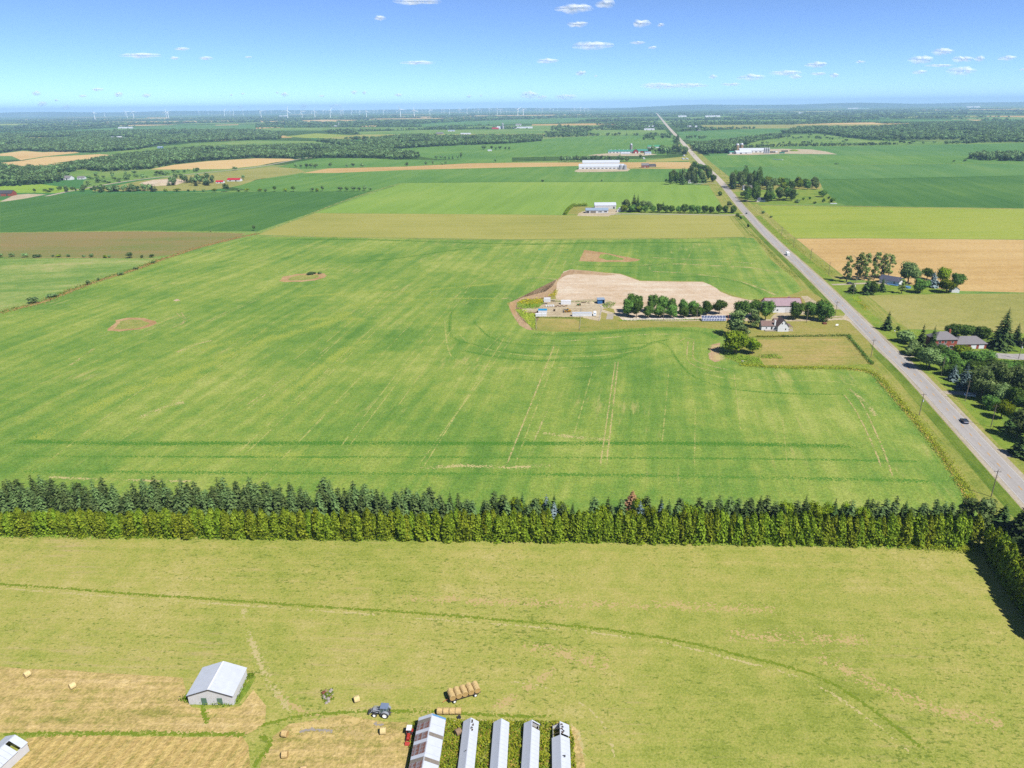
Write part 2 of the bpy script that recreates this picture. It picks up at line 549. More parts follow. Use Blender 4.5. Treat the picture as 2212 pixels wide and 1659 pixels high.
def ground_mat():
    """woodland floor and scrub seen between the trees, broken by rough clearings far off"""
    mt, nt, out = nmat('countryside')
    L = nt.links
    pos = N(nt, 'ShaderNodeNewGeometry').outputs['Position']
    q = mapped(nt, pos, ROW, (1, 1, 1))
    a = noise(nt, mapped(nt, q, 0, (0.0016, 0.0007, 1)), 1.0, 4, 0.6)
    bn = noise(nt, pos, 0.012, 4, 0.6)
    c1 = ramp(nt, bn, [(0.3, srgb(62, 92, 50)), (0.5, srgb(86, 118, 62)), (0.75, srgb(118, 142, 80))])
    vo = N(nt, 'ShaderNodeTexVoronoi')
    vo.inputs['Scale'].default_value = 1.0
    vo.inputs['Randomness'].default_value = 0.7
    L.new(mapped(nt, q, 0, (0.0017, 0.0011, 1)), vo.inputs['Vector'])
    sp = N(nt, 'ShaderNodeSeparateColor')
    L.new(vo.outputs['Color'], sp.inputs[0])
    fld = ramp(nt, sp.outputs[1], [(0.0, srgb(92, 146, 84)), (0.45, srgb(120, 158, 92)), (0.7, srgb(150, 174, 100)), (0.9, srgb(226, 190, 124))], 'CONSTANT')
    c = mixc(nt, smooth(nt, sp.outputs[0], 0.70, 0.71), c1, fld)
    d = N(nt, 'ShaderNodeBsdfDiffuse')
    L.new(c, d.inputs[0])
    L.new(d.outputs[0], out.inputs[0])
    return mt


M['ground'] = ground_mat()
M['trk_pale'] = soft_mat('pale_wheel_track', srgb(196, 202, 112), srgb(214, 208, 134), 0.68, 0.8, 0.12, 0.5)
M['trk_soil'] = soft_mat('bare_soil_track', srgb(212, 194, 128), srgb(226, 208, 152), 0.72, 0.7, 0.16, 0.5)
M['trk_dark'] = soft_mat('lush_green_band', srgb(84, 142, 54), srgb(102, 154, 60), 0.68, 0.5, 0.06, 0.5)
M['trk_hay'] = soft_mat('green_grass_track', srgb(122, 148, 48), srgb(150, 168, 60), 0.72, 0.4, 0.2, 0.5)
M['trk_faint'] = soft_mat('faint_lush_band', srgb(92, 148, 58), srgb(108, 158, 64), 0.55, 0.5, 0.05, 0.5)
M['trk_yellow'] = soft_mat('yellowing_band', srgb(176, 194, 84), srgb(190, 202, 98), 0.5, 0.6, 0.03, 0.5)
M['trk_tan'] = soft_mat('dry_tan_band', srgb(214, 202, 136), srgb(226, 210, 152), 0.62, 0.85, 0.1, 0.5)
M['trk_smear'] = soft_mat('dry_raked_smear', srgb(212, 190, 124), srgb(222, 198, 138), 0.6, 0.9, 0.25, 0.5)
M['trk_straw'] = soft_mat('golden_spilled_straw', srgb(232, 204, 132), srgb(244, 218, 150), 0.85, 0.6, 0.5, 0.6)
M['trk_ash'] = soft_mat('grey_ash_stain', srgb(176, 168, 160), srgb(190, 182, 172), 1.0, 0.35, 0.7, 0.7)
M['trk_edge'] = soft_mat('dry_field_edge', srgb(196, 174, 112), srgb(214, 190, 126), 0.75, 0.6, 0.1, 0.5)
M['white_line'] = soft_mat('worn_white_paint', srgb(240, 238, 232), srgb(250, 248, 244), 0.9, 0.25, 0.5, 0.3)
M['yellow_line'] = soft_mat('worn_yellow_paint', srgb(236, 176, 80), srgb(244, 190, 92), 1.0, 0.2, 0.6, 0.3)
# ---- foliage
M['cedar'] = leaf_mat('cedar_foliage', srgb(76, 100, 22), srgb(158, 176, 54), gain=1.72, var=.2, ow=.15)
M['spruce'] = leaf_mat('spruce_foliage', srgb(54, 78, 42), srgb(124, 146, 88), 0.18, gain=1.5)
M['blue'] = leaf_mat('blue_spruce_foliage', srgb(84, 110, 112), srgb(160, 182, 182), 0.1, gain=1.15)
M['dark'] = leaf_mat('dark_spruce_foliage', srgb(42, 66, 34), srgb(100, 124, 68), 0.15)
M['maple'] = leaf_mat('maple_foliage', srgb(56, 88, 36), srgb(118, 150, 70), gain=1.7)
M['willow'] = leaf_mat('grey_green_foliage', srgb(74, 100, 48), srgb(150, 170, 106))
M['bright'] = leaf_mat('bright_foliage', srgb(96, 128, 24), srgb(166, 184, 56), gain=1.3)
M['poplar'] = leaf_mat('poplar_foliage', srgb(88, 114, 54), srgb(172, 188, 112), gain=1.9)
M['dead'] = leaf_mat('dead_needles', srgb(166, 132, 88), srgb(206, 172, 124), 0.1, gain=1.4, var=.1, ow=.1)
M['wood'] = leaf_mat('woodland_foliage', srgb(58, 88, 50), srgb(132, 158, 100), 0.2, 0.7, gain=1.75)
M['woodc'] = leaf_mat('woodland_conifer_foliage', srgb(38, 66, 42), srgb(92, 120, 80), 0.12, 0.6, gain=1.5)
M['weed'] = leaf_mat('tall_weeds', srgb(122, 150, 36), srgb(204, 208, 74), 0.35, gain=1.8)
M['weed_dark'] = leaf_mat('nettles', srgb(92, 132, 38), srgb(160, 182, 66), 0.35, gain=1.7)
M['goldenrod'] = leaf_mat('goldenrod', srgb(176, 180, 20), srgb(232, 214, 40), 0.2)
M['drygrass'] = leaf_mat('dry_grass', srgb(178, 146, 80), srgb(216, 178, 104), 0.2)
M['bark'] = pmat('bark', srgb(110, 94, 78), 0.95, var=0.3, scale=3)
M['pale_bark'] = pmat('pale_bark', srgb(176, 164, 146), 0.95, var=0.25, scale=3)
# ---- made things
M['white_steel'] = pmat('white_painted_steel', (0.52, 0.53, 0.55, 1), 0.45, var=0.05, scale=0.8)
M['white_roof'] = pmat('white_metal_roof', (0.36, 0.385, 0.43, 1), 0.4, var=0.06, scale=0.5, dirt=(0.28, 0.28, 0.29, 1), dirt_thr=(0.6, 0.95))
M['cream_wall'] = pmat('pale_steel_wall', (0.43, 0.43, 0.445, 1), 0.5, var=0.06, scale=0.7)
M['grey_roof'] = pmat('grey_shingle_roof', srgb(150, 146, 150), 0.9, var=0.15, scale=2.0)
M['blue_roof'] = pmat('pale_blue_metal_roof', srgb(170, 190, 214), 0.5, var=0.08, scale=0.6)
M['lt_blue'] = pmat('light_blue_panel', srgb(120, 176, 226), 0.5, var=0.1)
M['brown_roof'] = pmat('brown_shingle_roof', srgb(152, 124, 116), 0.9, var=0.15, scale=2.0)
M['navy_roof'] = pmat('dark_blue_grey_shingles', srgb(96, 100, 122), 0.9, var=0.15, scale=2.0)
M['red_roof'] = pmat('faded_red_metal_roof', srgb(188, 158, 168), 0.6, var=0.12, scale=0.5)
M['bright_red_roof'] = pmat('red_metal_roof', srgb(220, 40, 62), 0.6, var=0.1, scale=0.5)
M['teal_roof'] = pmat('teal_metal_roof', srgb(70, 160, 140), 0.6, var=0.1, scale=0.5)
M['green_roof'] = pmat('green_metal_roof', srgb(70, 170, 120), 0.6, var=0.1, scale=0.5)
M['dark_roof'] = pmat('dark_roof', srgb(84, 84, 92), 0.8, var=0.15)
M['fibreglass'] = pmat('weathered_skylight_sheet', srgb(158, 148, 136), 0.6, var=0.3, scale=2.5)
M['rust_panel'] = pmat('rust_stained_sheet', srgb(176, 176, 184), 0.6, var=0.12, scale=1.5, dirt=srgb(150, 98, 76), dirt_thr=(0.42, 0.56), stretch=(0.5, 1.6, 1))
M['rust'] = pmat('rusty_steel', srgb(140, 82, 58), 0.9, var=0.35, scale=2)
M['timber'] = pmat('weathered_timber', srgb(110, 92, 74), 0.9, var=0.3, scale=2)
M['pole'] = pmat('grey_utility_pole', srgb(160, 146, 128), 0.9, var=0.2, scale=2)
M['brick'] = pmat('red_brick', srgb(188, 96, 74), 0.9, var=0.25, scale=6)
M['red_wall'] = pmat('red_barn_boards', srgb(180, 44, 44), 0.8, var=0.15)
M['concrete'] = pmat('concrete', srgb(200, 190, 172), 0.9, var=0.15, scale=0.6)
M['silo'] = pmat('concrete_silo', srgb(196, 168, 124), 0.9, var=0.15, scale=0.4)
M['grey_silo'] = pmat('grey_concrete_silo', srgb(176, 172, 164), 0.9, var=0.12, scale=0.4)
M['bin'] = pmat('galvanised_bin', srgb(226, 228, 236), 0.4, metal=0.3, var=0.06)
M['glass'] = pmat('dark_window_glass', (0.02, 0.026, 0.035, 1), 0.08, var=0.05, spec=0.6)
M['tractor_glass'] = pmat('cab_glass', (0.05, 0.09, 0.09, 1), 0.08, var=0.05, spec=0.6)
M['black'] = pmat('black_rubber', (0.018, 0.018, 0.02, 1), 0.85, var=0.2)
M['dark_steel'] = pmat('dark_steel', (0.05, 0.048, 0.05, 1), 0.6, var=0.2)
M['tractor_grey'] = pmat('grey_paint', srgb(168, 174, 184, .5), 0.45, var=0.08)
M['cab_roof'] = pmat('slate_blue_cab_roof', srgb(142, 160, 190), 0.45, var=0.06)
M['rim'] = pmat('white_wheel_rim', (0.65, 0.66, 0.66, 1), 0.5, var=0.06)
M['red_paint'] = pmat('red_paint', srgb(206, 66, 52), 0.45, var=0.1)
M['orange'] = pmat('orange_paint', srgb(222, 110, 50), 0.5, var=0.1)
M['yellow'] = pmat('yellow_paint', srgb(238, 178, 40), 0.5, var=0.1)
M['green_paint'] = pmat('green_paint', srgb(60, 150, 60), 0.5, var=0.1)
M['door_green'] = pmat('faded_green_door', srgb(112, 150, 128), 0.6, var=0.15)
M['car_blue'] = pmat('dark_blue_car_paint', (0.016, 0.028, 0.060, 1), 0.22, metal=0.3, var=0.05, spec=0.6)
M['car_white'] = pmat('white_car_paint', (0.7, 0.71, 0.72, 1), 0.3, var=0.03, spec=0.5)
M['car_dark'] = pmat('dark_car_paint', (0.03, 0.03, 0.045, 1), 0.25, var=0.05, spec=0.6)
M['lamp_red'] = pmat('tail_lamp', srgb(170, 20, 24), 0.3)
M['lamp_clear'] = pmat('head_lamp', (0.7, 0.7, 0.68, 1), 0.2)
M['hay'] = pmat('hay_bale_side', srgb(226, 196, 138, .52), 1.0, var=0.25, scale=3.0, bump=0.8, bscale=12, stretch=(0.4, 2.2, 2.2), spec=0.05)
M['hay_end'] = pmat('hay_bale_end', srgb(214, 178, 116, .5), 1.0, var=0.3, scale=6.0, bump=0.8, bscale=14, spec=0.05)
M['hay_pale'] = pmat('pale_hay_bale', srgb(242, 220, 160, .52), 1.0, var=0.2, scale=3.0, bump=0.8, bscale=12, stretch=(0.4, 2.2, 2.2), spec=0.05)
M['hay_old'] = pmat('old_grey_hay_bale', srgb(178, 152, 122), 1.0, var=0.2, scale=3.0, bump=0.8, bscale=12, spec=0.05)
M['tarp'] = pmat('dark_plastic_sheet', (0.03, 0.03, 0.045, 1), 0.3, var=0.4, scale=2)
M['pv'] = pmat('solar_cell', (0.035, 0.05, 0.11, 1), 0.2, var=0.1, spec=0.6)
M['pv_frame'] = pmat('aluminium_frame', (0.6, 0.63, 0.68, 1), 0.4, metal=0.2, var=0.05)
M['blue_paint'] = pmat('blue_painted_steel', srgb(60, 130, 200), 0.5, var=0.1)
M['sky_blue'] = pmat('bright_blue_sheet', srgb(50, 176, 232), 0.5, var=0.08)
M['stone'] = pmat('field_stone', srgb(190, 180, 170), 0.9, var=0.3, scale=2)
M['ash'] = pmat('grey_ash', srgb(176, 166, 160), 1.0, var=0.15, scale=1.2, bump=0.5)
M['purple'] = pmat('faded_purple_plastic', srgb(140, 110, 170), 0.6)
M['sign'] = pmat('white_sign', (0.75, 0.75, 0.75, 1), 0.5, var=0.03)
M['turbine'] = pmat('white_turbine', (0.8, 0.8, 0.8, 1), 0.5, var=0.02)
M['wire'] = pmat('wire', (0.06, 0.06, 0.06, 1), 0.6)
M['hill'] = None

# ------------------------------------------------------------------ terrain
def lay(layer, y):
    """sheets lie a few millimetres above each other near the camera, more where only metres can be told apart"""
    return layer * (0.004 + 2.5e-5 * max(0.0, y))


def sheet(name, pts, mat, label, layer=1, jit=0.0, seg=0.0, parent=None):
    w = []
    r = np.random.default_rng(len(label) * 31 + len(pts))
    n = len(pts)
    for i in range(n):
        a, b = Vector(pts[i][:2]), Vector(pts[(i + 1) % n][:2])
        k = max(1, int((b - a).length / seg)) if seg else 1
        for j in range(k):
            p = a.lerp(b, j / k)
            if jit:
                nrm = Vector((-(b - a).y, (b - a).x)).normalized()
                p = p + nrm * float(r.normal(0, jit))
            w.append((p.x, p.y, lay(layer, p.y)))
    me = bpy.data.meshes.new(name)
    bm = bmesh.new()
    f = bm.faces.new([bm.verts.new(v) for v in w])
    bmesh.ops.triangulate(bm, faces=[f], ngon_method='EAR_CLIP')
    bmesh.ops.recalc_face_normals(bm, faces=bm.faces)
    if bm.faces and sum(f.normal.z for f in bm.faces) < 0:
        bmesh.ops.reverse_faces(bm, faces=bm.faces)
    bm.to_mesh(me)
    bm.free()
    me.materials.append(mat)
    o = bpy.data.objects.new(name, me)
    link(o, parent)
    if parent is None:
        tag(o, label, kind='structure')
    return o


def patch(name, dpts, mat, label, layer=1, jit=0.0, seg=0.0):
    return sheet(name, [P(*p) for p in dpts], mat, label, layer, jit, seg)


def smooth_line(pts, step):
    """Catmull-Rom through the points, resampled"""
    pts = [Vector((p[0], p[1])) for p in pts]
    out = []
    for i in range(len(pts) - 1):
        p0, p1, p2, p3 = pts[max(0, i - 1)], pts[i], pts[i + 1], pts[min(len(pts) - 1, i + 2)]
        k = max(2, min(40, int((p2 - p1).length / step)))
        for j in range(k):
            t = j / k
            out.append(0.5 * ((2 * p1) + (p2 - p0) * t + (2 * p0 - 5 * p1 + 4 * p2 - p3) * t * t + (3 * p1 - p0 - 3 * p2 + p3) * t ** 3))
    out.append(pts[-1])
    return out


def ribbon(name, wpts, width, mat, label, layer, step=8.0, off=0.0, w1=None, parent=None, smooth_=True):
    ln = smooth_line(wpts, step) if smooth_ else [Vector((p[0], p[1])) for p in wpts]
    V, Fc, UV = [], [], []
    n = len(ln)
    for i, p in enumerate(ln):
        t = (ln[min(i + 1, n - 1)] - ln[max(i - 1, 0)]).normalized()
        nr = Vector((t.y, -t.x))
        w = width if w1 is None else width + (w1 - width) * i / (n - 1)
        for s in (-1, 1):
            q = p + nr * (off + s * w / 2)
            V.append((q.x, q.y, lay(layer, q.y)))
    for i in range(n - 1):
        Fc.append((2 * i, 2 * i + 1, 2 * i + 3, 2 * i + 2))
    me = bpy.data.meshes.new(name)
    me.from_pydata(V, [], Fc)
    uv = me.uv_layers.new(name='UVMap')
    for pl in me.polygons:
        for li in pl.loop_indices:
            vi = me.loops[li].vertex_index
            uv.data[li].uv = ((vi // 2) / (n - 1), vi % 2)
    if me.polygons and me.polygons[0].normal.z < 0:
        me.flip_normals()
    me.materials.append(mat)
    o = bpy.data.objects.new(name, me)
    link(o, parent)
    if parent is None:
        tag(o, label, kind='structure')
    return o


def dribbon(name, dpts, width, mat, label, layer, **kw):
    return ribbon(name, [P(*p) for p in dpts], width, mat, label, layer, **kw)


# base ground to the horizon
RG = 42000.0
bm = bmesh.new()
c0 = bm.verts.new((0, 0, 0))
ring = [bm.verts.new((RG * math.cos(2 * math.pi * i / 64), RG * math.sin(2 * math.pi * i / 64), 0)) for i in range(64)]
for i in range(64):
    bm.faces.new((c0, ring[i], ring[(i + 1) % 64]))
me = bpy.data.meshes.new('ground')
bm.to_mesh(me); bm.free()
me.materials.append(M['ground'])
tag(link(bpy.data.objects.new('ground', me)), 'wooded farming country running to the horizon', kind='structure')


def hill_mat():
    mt, nt, out = nmat('wooded_hills')
    pos = N(nt, 'ShaderNodeNewGeometry').outputs['Position']
    c = ramp(nt, noise(nt, mapped(nt, pos, 0, (0.0008, 0.0008, 0.01)), 1.0, 6, 0.65), [(0.3, srgb(50, 76, 44)), (0.55, srgb(66, 96, 56)), (0.68, srgb(120, 140, 90))])
    d = N(nt, 'ShaderNodeBsdfDiffuse')
    nt.links.new(c, d.inputs[0]); nt.links.new(d.outputs[0], out.inputs[0])
    return mt


M['hill'] = hill_mat()


def ridge(label, x0, x1, y, depth, hf, seed):
    """a long low wooded ridge"""
    r = np.random.default_rng(seed)
    nx, ny = 160, 10
    ph = r.uniform(0, 6.28, 8)
    V, Fc = [], []
    for j in range(ny + 1):
        v = j / ny
        for i in range(nx + 1):
            u = i / nx
            x = x0 + (x1 - x0) * u
            yy = y + depth * v
            prof = math.sin(math.pi * min(1, v * 1.0)) ** 0.8
            h = hf(u) * (0.8 + 0.2 * sum(math.sin(u * (9 + 7 * k) + ph[k]) / (k + 1) for k in range(6)))
            V.append((x, yy, max(0.0, h * prof) - 1.0 + (1.5 * r.random() if 0 < v < 1 else 0)))
    for j in range(ny):
        for i in range(nx):
            a = j * (nx + 1) + i
            Fc.append((a, a + 1, a + nx + 2, a + nx + 1))
    me = bpy.data.meshes.new('hills')
    me.from_pydata(V, [], Fc)
    me.materials.append(M['hill'])
    tag(link(bpy.data.objects.new('hills', me)), label, kind='structure')


ridge('long low blue ridge rising towards the right end of the horizon', 2500, 24000, 21500, 3500, lambda u: (118 + 40 * u) * min(1, 6 * u) ** .7, 3)
ridge('faint low hills along the left part of the horizon', -22000, 4000, 24500, 3000, lambda u: 116 * min(1, 5 * (1 - u)) ** .7, 5)

# far and middle fields: (kind, label, outline)
FIELDS = [
    # left distance
    ('wheat_far', 'small ripe wheat field at the left edge above the larger one', [(0, 332), (50, 326), (92, 329), (152, 326), (172, 330), (95, 338), (45, 346), (25, 337), (0, 337)]),
    ('wheat_far', 'large ripe wheat field at the left edge among woods', [(0, 352), (50, 347), (100, 339), (215, 333), (261, 336), (240, 340), (175, 345), (110, 353), (160, 353), (140, 358), (78, 366), (60, 363), (32, 362), (0, 358)]),
    ('wheat_far', 'long ripe wheat field beyond the farm track with the red roofed farm', [(325, 366), (375, 356), (450, 348), (553, 342), (628, 343), (640, 345), (593, 351), (558, 358), (490, 365), (400, 366)]),
    ('meadow_lime', 'bright meadow strip in front of the left wood', [(0, 402), (90, 398), (170, 408), (240, 404), (310, 392), (170, 412), (120, 417), (0, 417)]),
    ('meadow', 'rough meadow with scattered bushes left of the farm track', [(180, 392), (200, 376), (320, 368), (470, 366), (425, 374), (300, 387), (240, 398), (180, 408)]),
    ('olive2', 'pale pasture around the red roofed farm', [(200, 411), (300, 391), (425, 377), (553, 364), (640, 352), (590, 360), (640, 363), (660, 372), (553, 388), (520, 402), (440, 412), (200, 413)]),
    ('crop_mid', 'green field strip left of the long wheat strip', [(640, 350), (690, 342), (800, 342), (860, 345), (905, 345), (940, 346), (1000, 346), (1106, 340), (1106, 351), (1010, 352.5), (875, 359.5), (708, 363.5), (655, 365), (600, 361)]),
    ('meadow', 'long pale meadow between two belts of woodland', [(553, 303), (680, 305), (728, 312), (620, 316), (553, 318), (430, 319), (330, 329), (260, 332), (220, 332), (300, 321), (420, 309)]),
    ('lime2', 'pale green hay field in the left distance', [(612, 295), (683, 288), (773, 293), (743, 299), (660, 298)]),
    ('meadow', 'broad pale meadow beyond the middle woodland belt', [(765, 285), (900, 281), (1106, 279), (1190, 272), (1205, 284), (1140, 296), (1106, 294), (980, 296), (890, 293), (800, 296)]),
    ('crop_teal', 'far bluish green field at the left', [(0, 287), (120, 283), (250, 276), (553, 270), (553, 280), (250, 283), (0, 290)]),
    ('crop_teal', 'far bluish green field beside the distant farm', [(873, 270), (1000, 263), (1106, 258), (1290, 255), (1290, 259), (1200, 266), (1106, 268), (930, 275)]),
    ('wheat_far', 'thin wheat strip under the left wind turbines', [(317, 254), (365, 254), (365, 256), (317, 255.6)]),
    ('wheat_far', 'far narrow wheat strip left of the turbines', [(101, 270.4), (198, 270), (198, 272), (101, 272)]),
    ('wheat_far', 'distant wheat strip in front of the turbine row', [(465, 270), (515, 268.5), (515, 270), (465, 271)]),
    ('wheat_far', 'short far wheat strip left of the broad one', [(560, 262), (614, 261), (614, 263.5), (560, 264)]),
    ('wheat_far', 'broad far wheat field below the turbine row', [(645, 260.5), (700, 258.5), (772, 259), (750, 263), (700, 265.5), (655, 264)]),
    ('wheat_far', 'thin far wheat strip right of the broad one', [(865, 252), (933, 252), (933, 255), (900, 254), (865, 254)]),
    ('wheat_far', 'little far wheat patch in mid distance', [(778, 271.6), (815, 271), (815, 273.5), (778, 274)]),
    ('crop_mid', 'gently sloping green field behind the central windbreak', [(803, 324), (953, 315), (1106, 309), (1200, 298), (1300, 293), (1420, 293), (1464, 300), (1478, 318), (1440, 320), (1440, 335), (1106, 340), (1000, 346), (945, 344), (900, 337)]),
    ('meadow', 'pale meadow in front of the twin white barns', [(1270, 281), (1437, 281), (1446, 292), (1300, 292.5), (1270, 292)]),
    # middle
    ('crop_mid', 'large green field between the long white barn and the light hay field', [(500, 404), (520, 400), (553, 389), (653, 375), (728, 374), (875, 368), (1106, 362), (1251, 359), (1363, 365), (1497, 365), (1525, 380), (1440, 392), (1106, 393), (870, 395), (808, 412), (553, 414)]),
    ('wheat', 'long ripe wheat strip running to the white barn and the road', [(653, 374), (708, 364), (875, 360), (1010, 353), (1106, 351.5), (1258, 351), (1494, 350), (1497, 364.5), (1363, 364.5), (1251, 358.5), (1106, 361.5), (875, 367), (728, 373.5)]),
    ('lime', 'light green hay field behind the two grey sheds', [(870, 396), (1106, 394), (1440, 393), (1505, 400), (1548, 402), (1566, 425), (1586, 448), (1586, 462), (1330, 462), (1218, 464.5), (1106, 463), (680, 460)]),
    ('olive', 'olive cut hay strip in front of the tree lined lane', [(680, 460.5), (1106, 463.5), (1218, 465), (1330, 464), (1588, 465), (1632, 511), (1500, 514), (1106, 517), (700, 511.5), (556, 507)]),
    ('crop_far', 'dark green field at the left beyond the brown field', [(0, 437), (60, 429), (120, 420), (553, 414.5), (808, 412.5), (700, 450), (556, 500), (300, 498), (0, 502)]),
    ('brown', 'reddish brown stubble field at the left edge', [(0, 503), (300, 500), (530, 504), (516, 514), (360, 552), (310, 557), (0, 556)]),
    ('crop_small', 'small rough green field at the left edge below the brown field', [(0, 559), (310, 558.5), (345, 562), (290, 583), (195, 612), (100, 648), (0, 680)]),
    # right
    ('crop_teal', 'green field right of the road towards the horizon', [(1460, 285), (1560, 281), (1659, 277), (1724, 273), (1720, 284), (1680, 289), (1600, 300), (1560, 304), (1490, 304), (1474, 297)]),
    ('meadow', 'reedy marsh meadow in front of the right wood', [(1659, 293), (1764, 289), (1835, 298), (1876, 303), (2090, 308), (2212, 307), (2212, 309), (1900, 316), (1700, 317), (1580, 318)]),
    ('crop_teal', 'long green field behind the twin silo farm', [(1530, 332), (1590, 322), (1700, 317), (1900, 315), (2212, 309), (2212, 337), (2000, 336), (1800, 336), (1660, 336), (1535, 336)]),
    ('crop_mid', 'green field in front of the twin silo farm', [(1512, 336), (1660, 336), (1800, 336), (2000, 336), (2212, 337), (2212, 353), (1900, 356), (1570, 361), (1544, 362), (1527, 350)]),
    ('crop_teal', 'darker green strip right of the road', [(1545, 362), (1570, 361), (1900, 356), (2212, 353), (2212, 379), (1870, 386), (1640, 388), (1600, 392), (1570, 387)]),
    ('crop_far', 'deep green field at the right edge', [(1767, 387.5), (1870, 386), (2212, 379), (2212, 450), (2000, 447), (1830, 444), (1800, 434), (1783, 415), (1773, 400)]),
    ('lime2', 'yellow green hay field right of the road', [(1628, 444), (1866, 447), (2212, 452), (2212, 517), (1866, 514), (1702, 514), (1660, 478)]),
    ('wheat', 'big ripe wheat field right of the road', [(1702, 515.5), (1866, 515), (2212, 518), (2212, 632), (2062, 628), (1940, 612), (1802, 600), (1750, 556)]),
    ('olive2', 'dry pasture right of the road above the brick house', [(1845, 640), (1905, 636), (2060, 635), (2212, 634), (2212, 722), (2100, 716), (2000, 712), (1950, 711), (1928, 706), (1890, 672)]),
    ('wheat_far', 'large ripe wheat field in the right distance', [(1694, 270.5), (1800, 266), (1885, 264.5), (1940, 271), (1900, 275), (1865, 276), (1770, 275.5)]),
    ('wheat_far', 'thin wheat strip beyond the large one at the right', [(1779, 250), (1856, 248.5), (1856, 250), (1779, 252)]),
    ('wheat_far', 'far wheat patch near the right edge', [(2026, 261.5), (2060, 257.5), (2126, 259), (2100, 262), (2045, 264)]),
    ('lime2', 'pale far field near the right edge', [(1955, 253), (2000, 251), (1998, 254), (1955, 255)]),
    ('crop_teal', 'small far green field among the woods at the right', [(1898, 254), (1922, 253), (1922, 257), (1895, 258)]),
    ('meadow', 'far pale clearing right of the road', [(1480, 253), (1580, 250), (1600, 252), (1560, 256), (1490, 257)]),
]
FPOLY = []
patch('grassland', [(-300, 1800), (-300, 430), (0, 432), (553, 410), (650, 372), (1100, 350), (1500, 340), (1600, 336), (2300, 336), (2500, 430), (2500, 1800)], M['meadow'], 'grass banks showing between the fields', 0.5)
for i, (k, lab, pts) in enumerate(FIELDS):
    patch('field', pts, M[k], lab, 1 + .02 * i)
    FPOLY.append([P(*p) for p in pts])

# small far fields scattered over the wooded plain, squared up with the road
_r = np.random.default_rng(41)
SLV = []
for i in range(260):
    d = 3300 * (13000 / 3300) ** _r.uniform(0, 1)
    x = d * math.tan(_r.uniform(-.66, .66))
    if abs(x - d * .2) < 260: continue
    a = R(11.5 + _r.normal(0, 2))
    ux, uy = Vector((math.cos(a), -math.sin(a), 0)), Vector((math.sin(a), math.cos(a), 0))
    L0, W0 = _r.uniform(120, 520) * (1 + d / 12000), _r.uniform(90, 300) * (1 + d / 12000)
    c = Vector((x, d, 0))
    q = [c - ux * L0 - uy * W0, c + ux * L0 * _r.uniform(.7, 1) - uy * W0, c + ux * L0 + uy * W0 * _r.uniform(.6, 1), c - ux * L0 + uy * W0]
    if any(in_poly(np.array([[v.x, v.y]]), [(p.x, p.y) for p in fp])[0] for fp in FPOLY for v in q): continue
    rad = math.hypot(L0, W0)
    if any((c - c2).length < (rad + r2) * .75 for c2, r2 in SLV): continue
    SLV.append((c, rad))
    k = _r.choice(['wheat_far', 'wheat_far', 'olive2', 'crop_teal', 'meadow', 'crop_teal', 'meadow', 'meadow', 'lime2', 'olive', 'crop_mid'])
    sheet('field', q, M[k], {'wheat_far': 'far ripe wheat field among the woods of the plain', 'meadow': 'far pale meadow among the woods of the plain'}.get(k, 'far green field among the woods of the plain'), 2 + .006 * i)
    FPOLY.append(q)

# ------------------------------------------------------------------ road
RDC = [Vector((133, -30, 0)), Vector((149.7, 60, 0)), Vector((180.6, 211.5, 0)), Vector((193.4, 274, 0)), Vector((206.3, 337.5, 0))] + [P(*p) for p in [
    (1917, 761), (1889, 726.6), (1834.7, 674.5), (1780.4, 622.4), (1745, 586), (1713.6, 559.4), (1677, 526.6), (1648, 501.6), (1616.8, 463.2), (1598, 444.5),
    (1580.8, 422.6), (1562, 397.6), (1548, 382), (1529.3, 364.8), (1512, 351.5), (1501, 339.8), (1491.8, 327.3), (1480.8, 314), (1465, 297.6), (1451, 284.3), (1441.8, 271.8), (1429, 258.5), (1418.3, 244.5)]]
RDC = [p for i, p in enumerate(RDC) if i < 5 or p.y > RDC[4].y + 15]
_r = [Vector((p.x, p.y)) for p in RDC]
for _ in range(2):
    _r = [_r[0]] + [(_r[i - 1] + 2 * _r[i] + _r[i + 1]) / 4 if i > 4 else _r[i] for i in range(1, len(_r) - 1)] + [_r[-1]]
ROADL = smooth_line(_r, 12)
near = [p for p in ROADL if p.y < 2600]
ribbon('verge', near, 50, M['verge'], 'mown grass verges along both sides of the paved road', 1.97, smooth_=False)
ribbon('ditch', [p for p in near if p.y < 900], 5.0, M['ditch'], 'dark green grassy ditch between the field verge and the road', 2.3, off=-8.6, smooth_=False)
ribbon('ditch', [p for p in near if 330 < p.y < 900], 7.0, M['lawn_green'], 'green grass strip on the house side of the road', 2.3, off=10.5, smooth_=False)
ribbon('road_shoulder', ROADL, 11.6, M['shoulder'], 'pale gravel shoulders of the paved country road', 4, smooth_=False)
road = ribbon('road', ROADL, 7.6, M['asphalt'], 'straight pale paved country road running to the horizon', 5, smooth_=False)


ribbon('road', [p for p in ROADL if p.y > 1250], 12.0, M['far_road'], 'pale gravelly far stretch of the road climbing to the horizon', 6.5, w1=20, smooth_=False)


def at_len(line, s):
    for i in range(len(line) - 1):
        d = (line[i + 1] - line[i]).length
        if s <= d:
            return line[i].lerp(line[i + 1], s / d), (line[i + 1] - line[i]).normalized()
        s -= d
    return line[-1], (line[-1] - line[-2]).normalized()


for k in range(70):
    s0 = 120 + k * 9.0
    a, t = at_len(ROADL, s0)
    b, t = at_len(ROADL, s0 + 3.2)
    ribbon('centre_dash', [a, (a + b) / 2, b], 0.42, M['yellow_line'], '', 6, parent=road, smooth_=False)
for sd in (-1, 1):
    ribbon('edge_line', [p for p in ROADL if p.y < 900], 0.26, M['white_line'], '', 6, off=sd * 3.45, parent=road, smooth_=False)

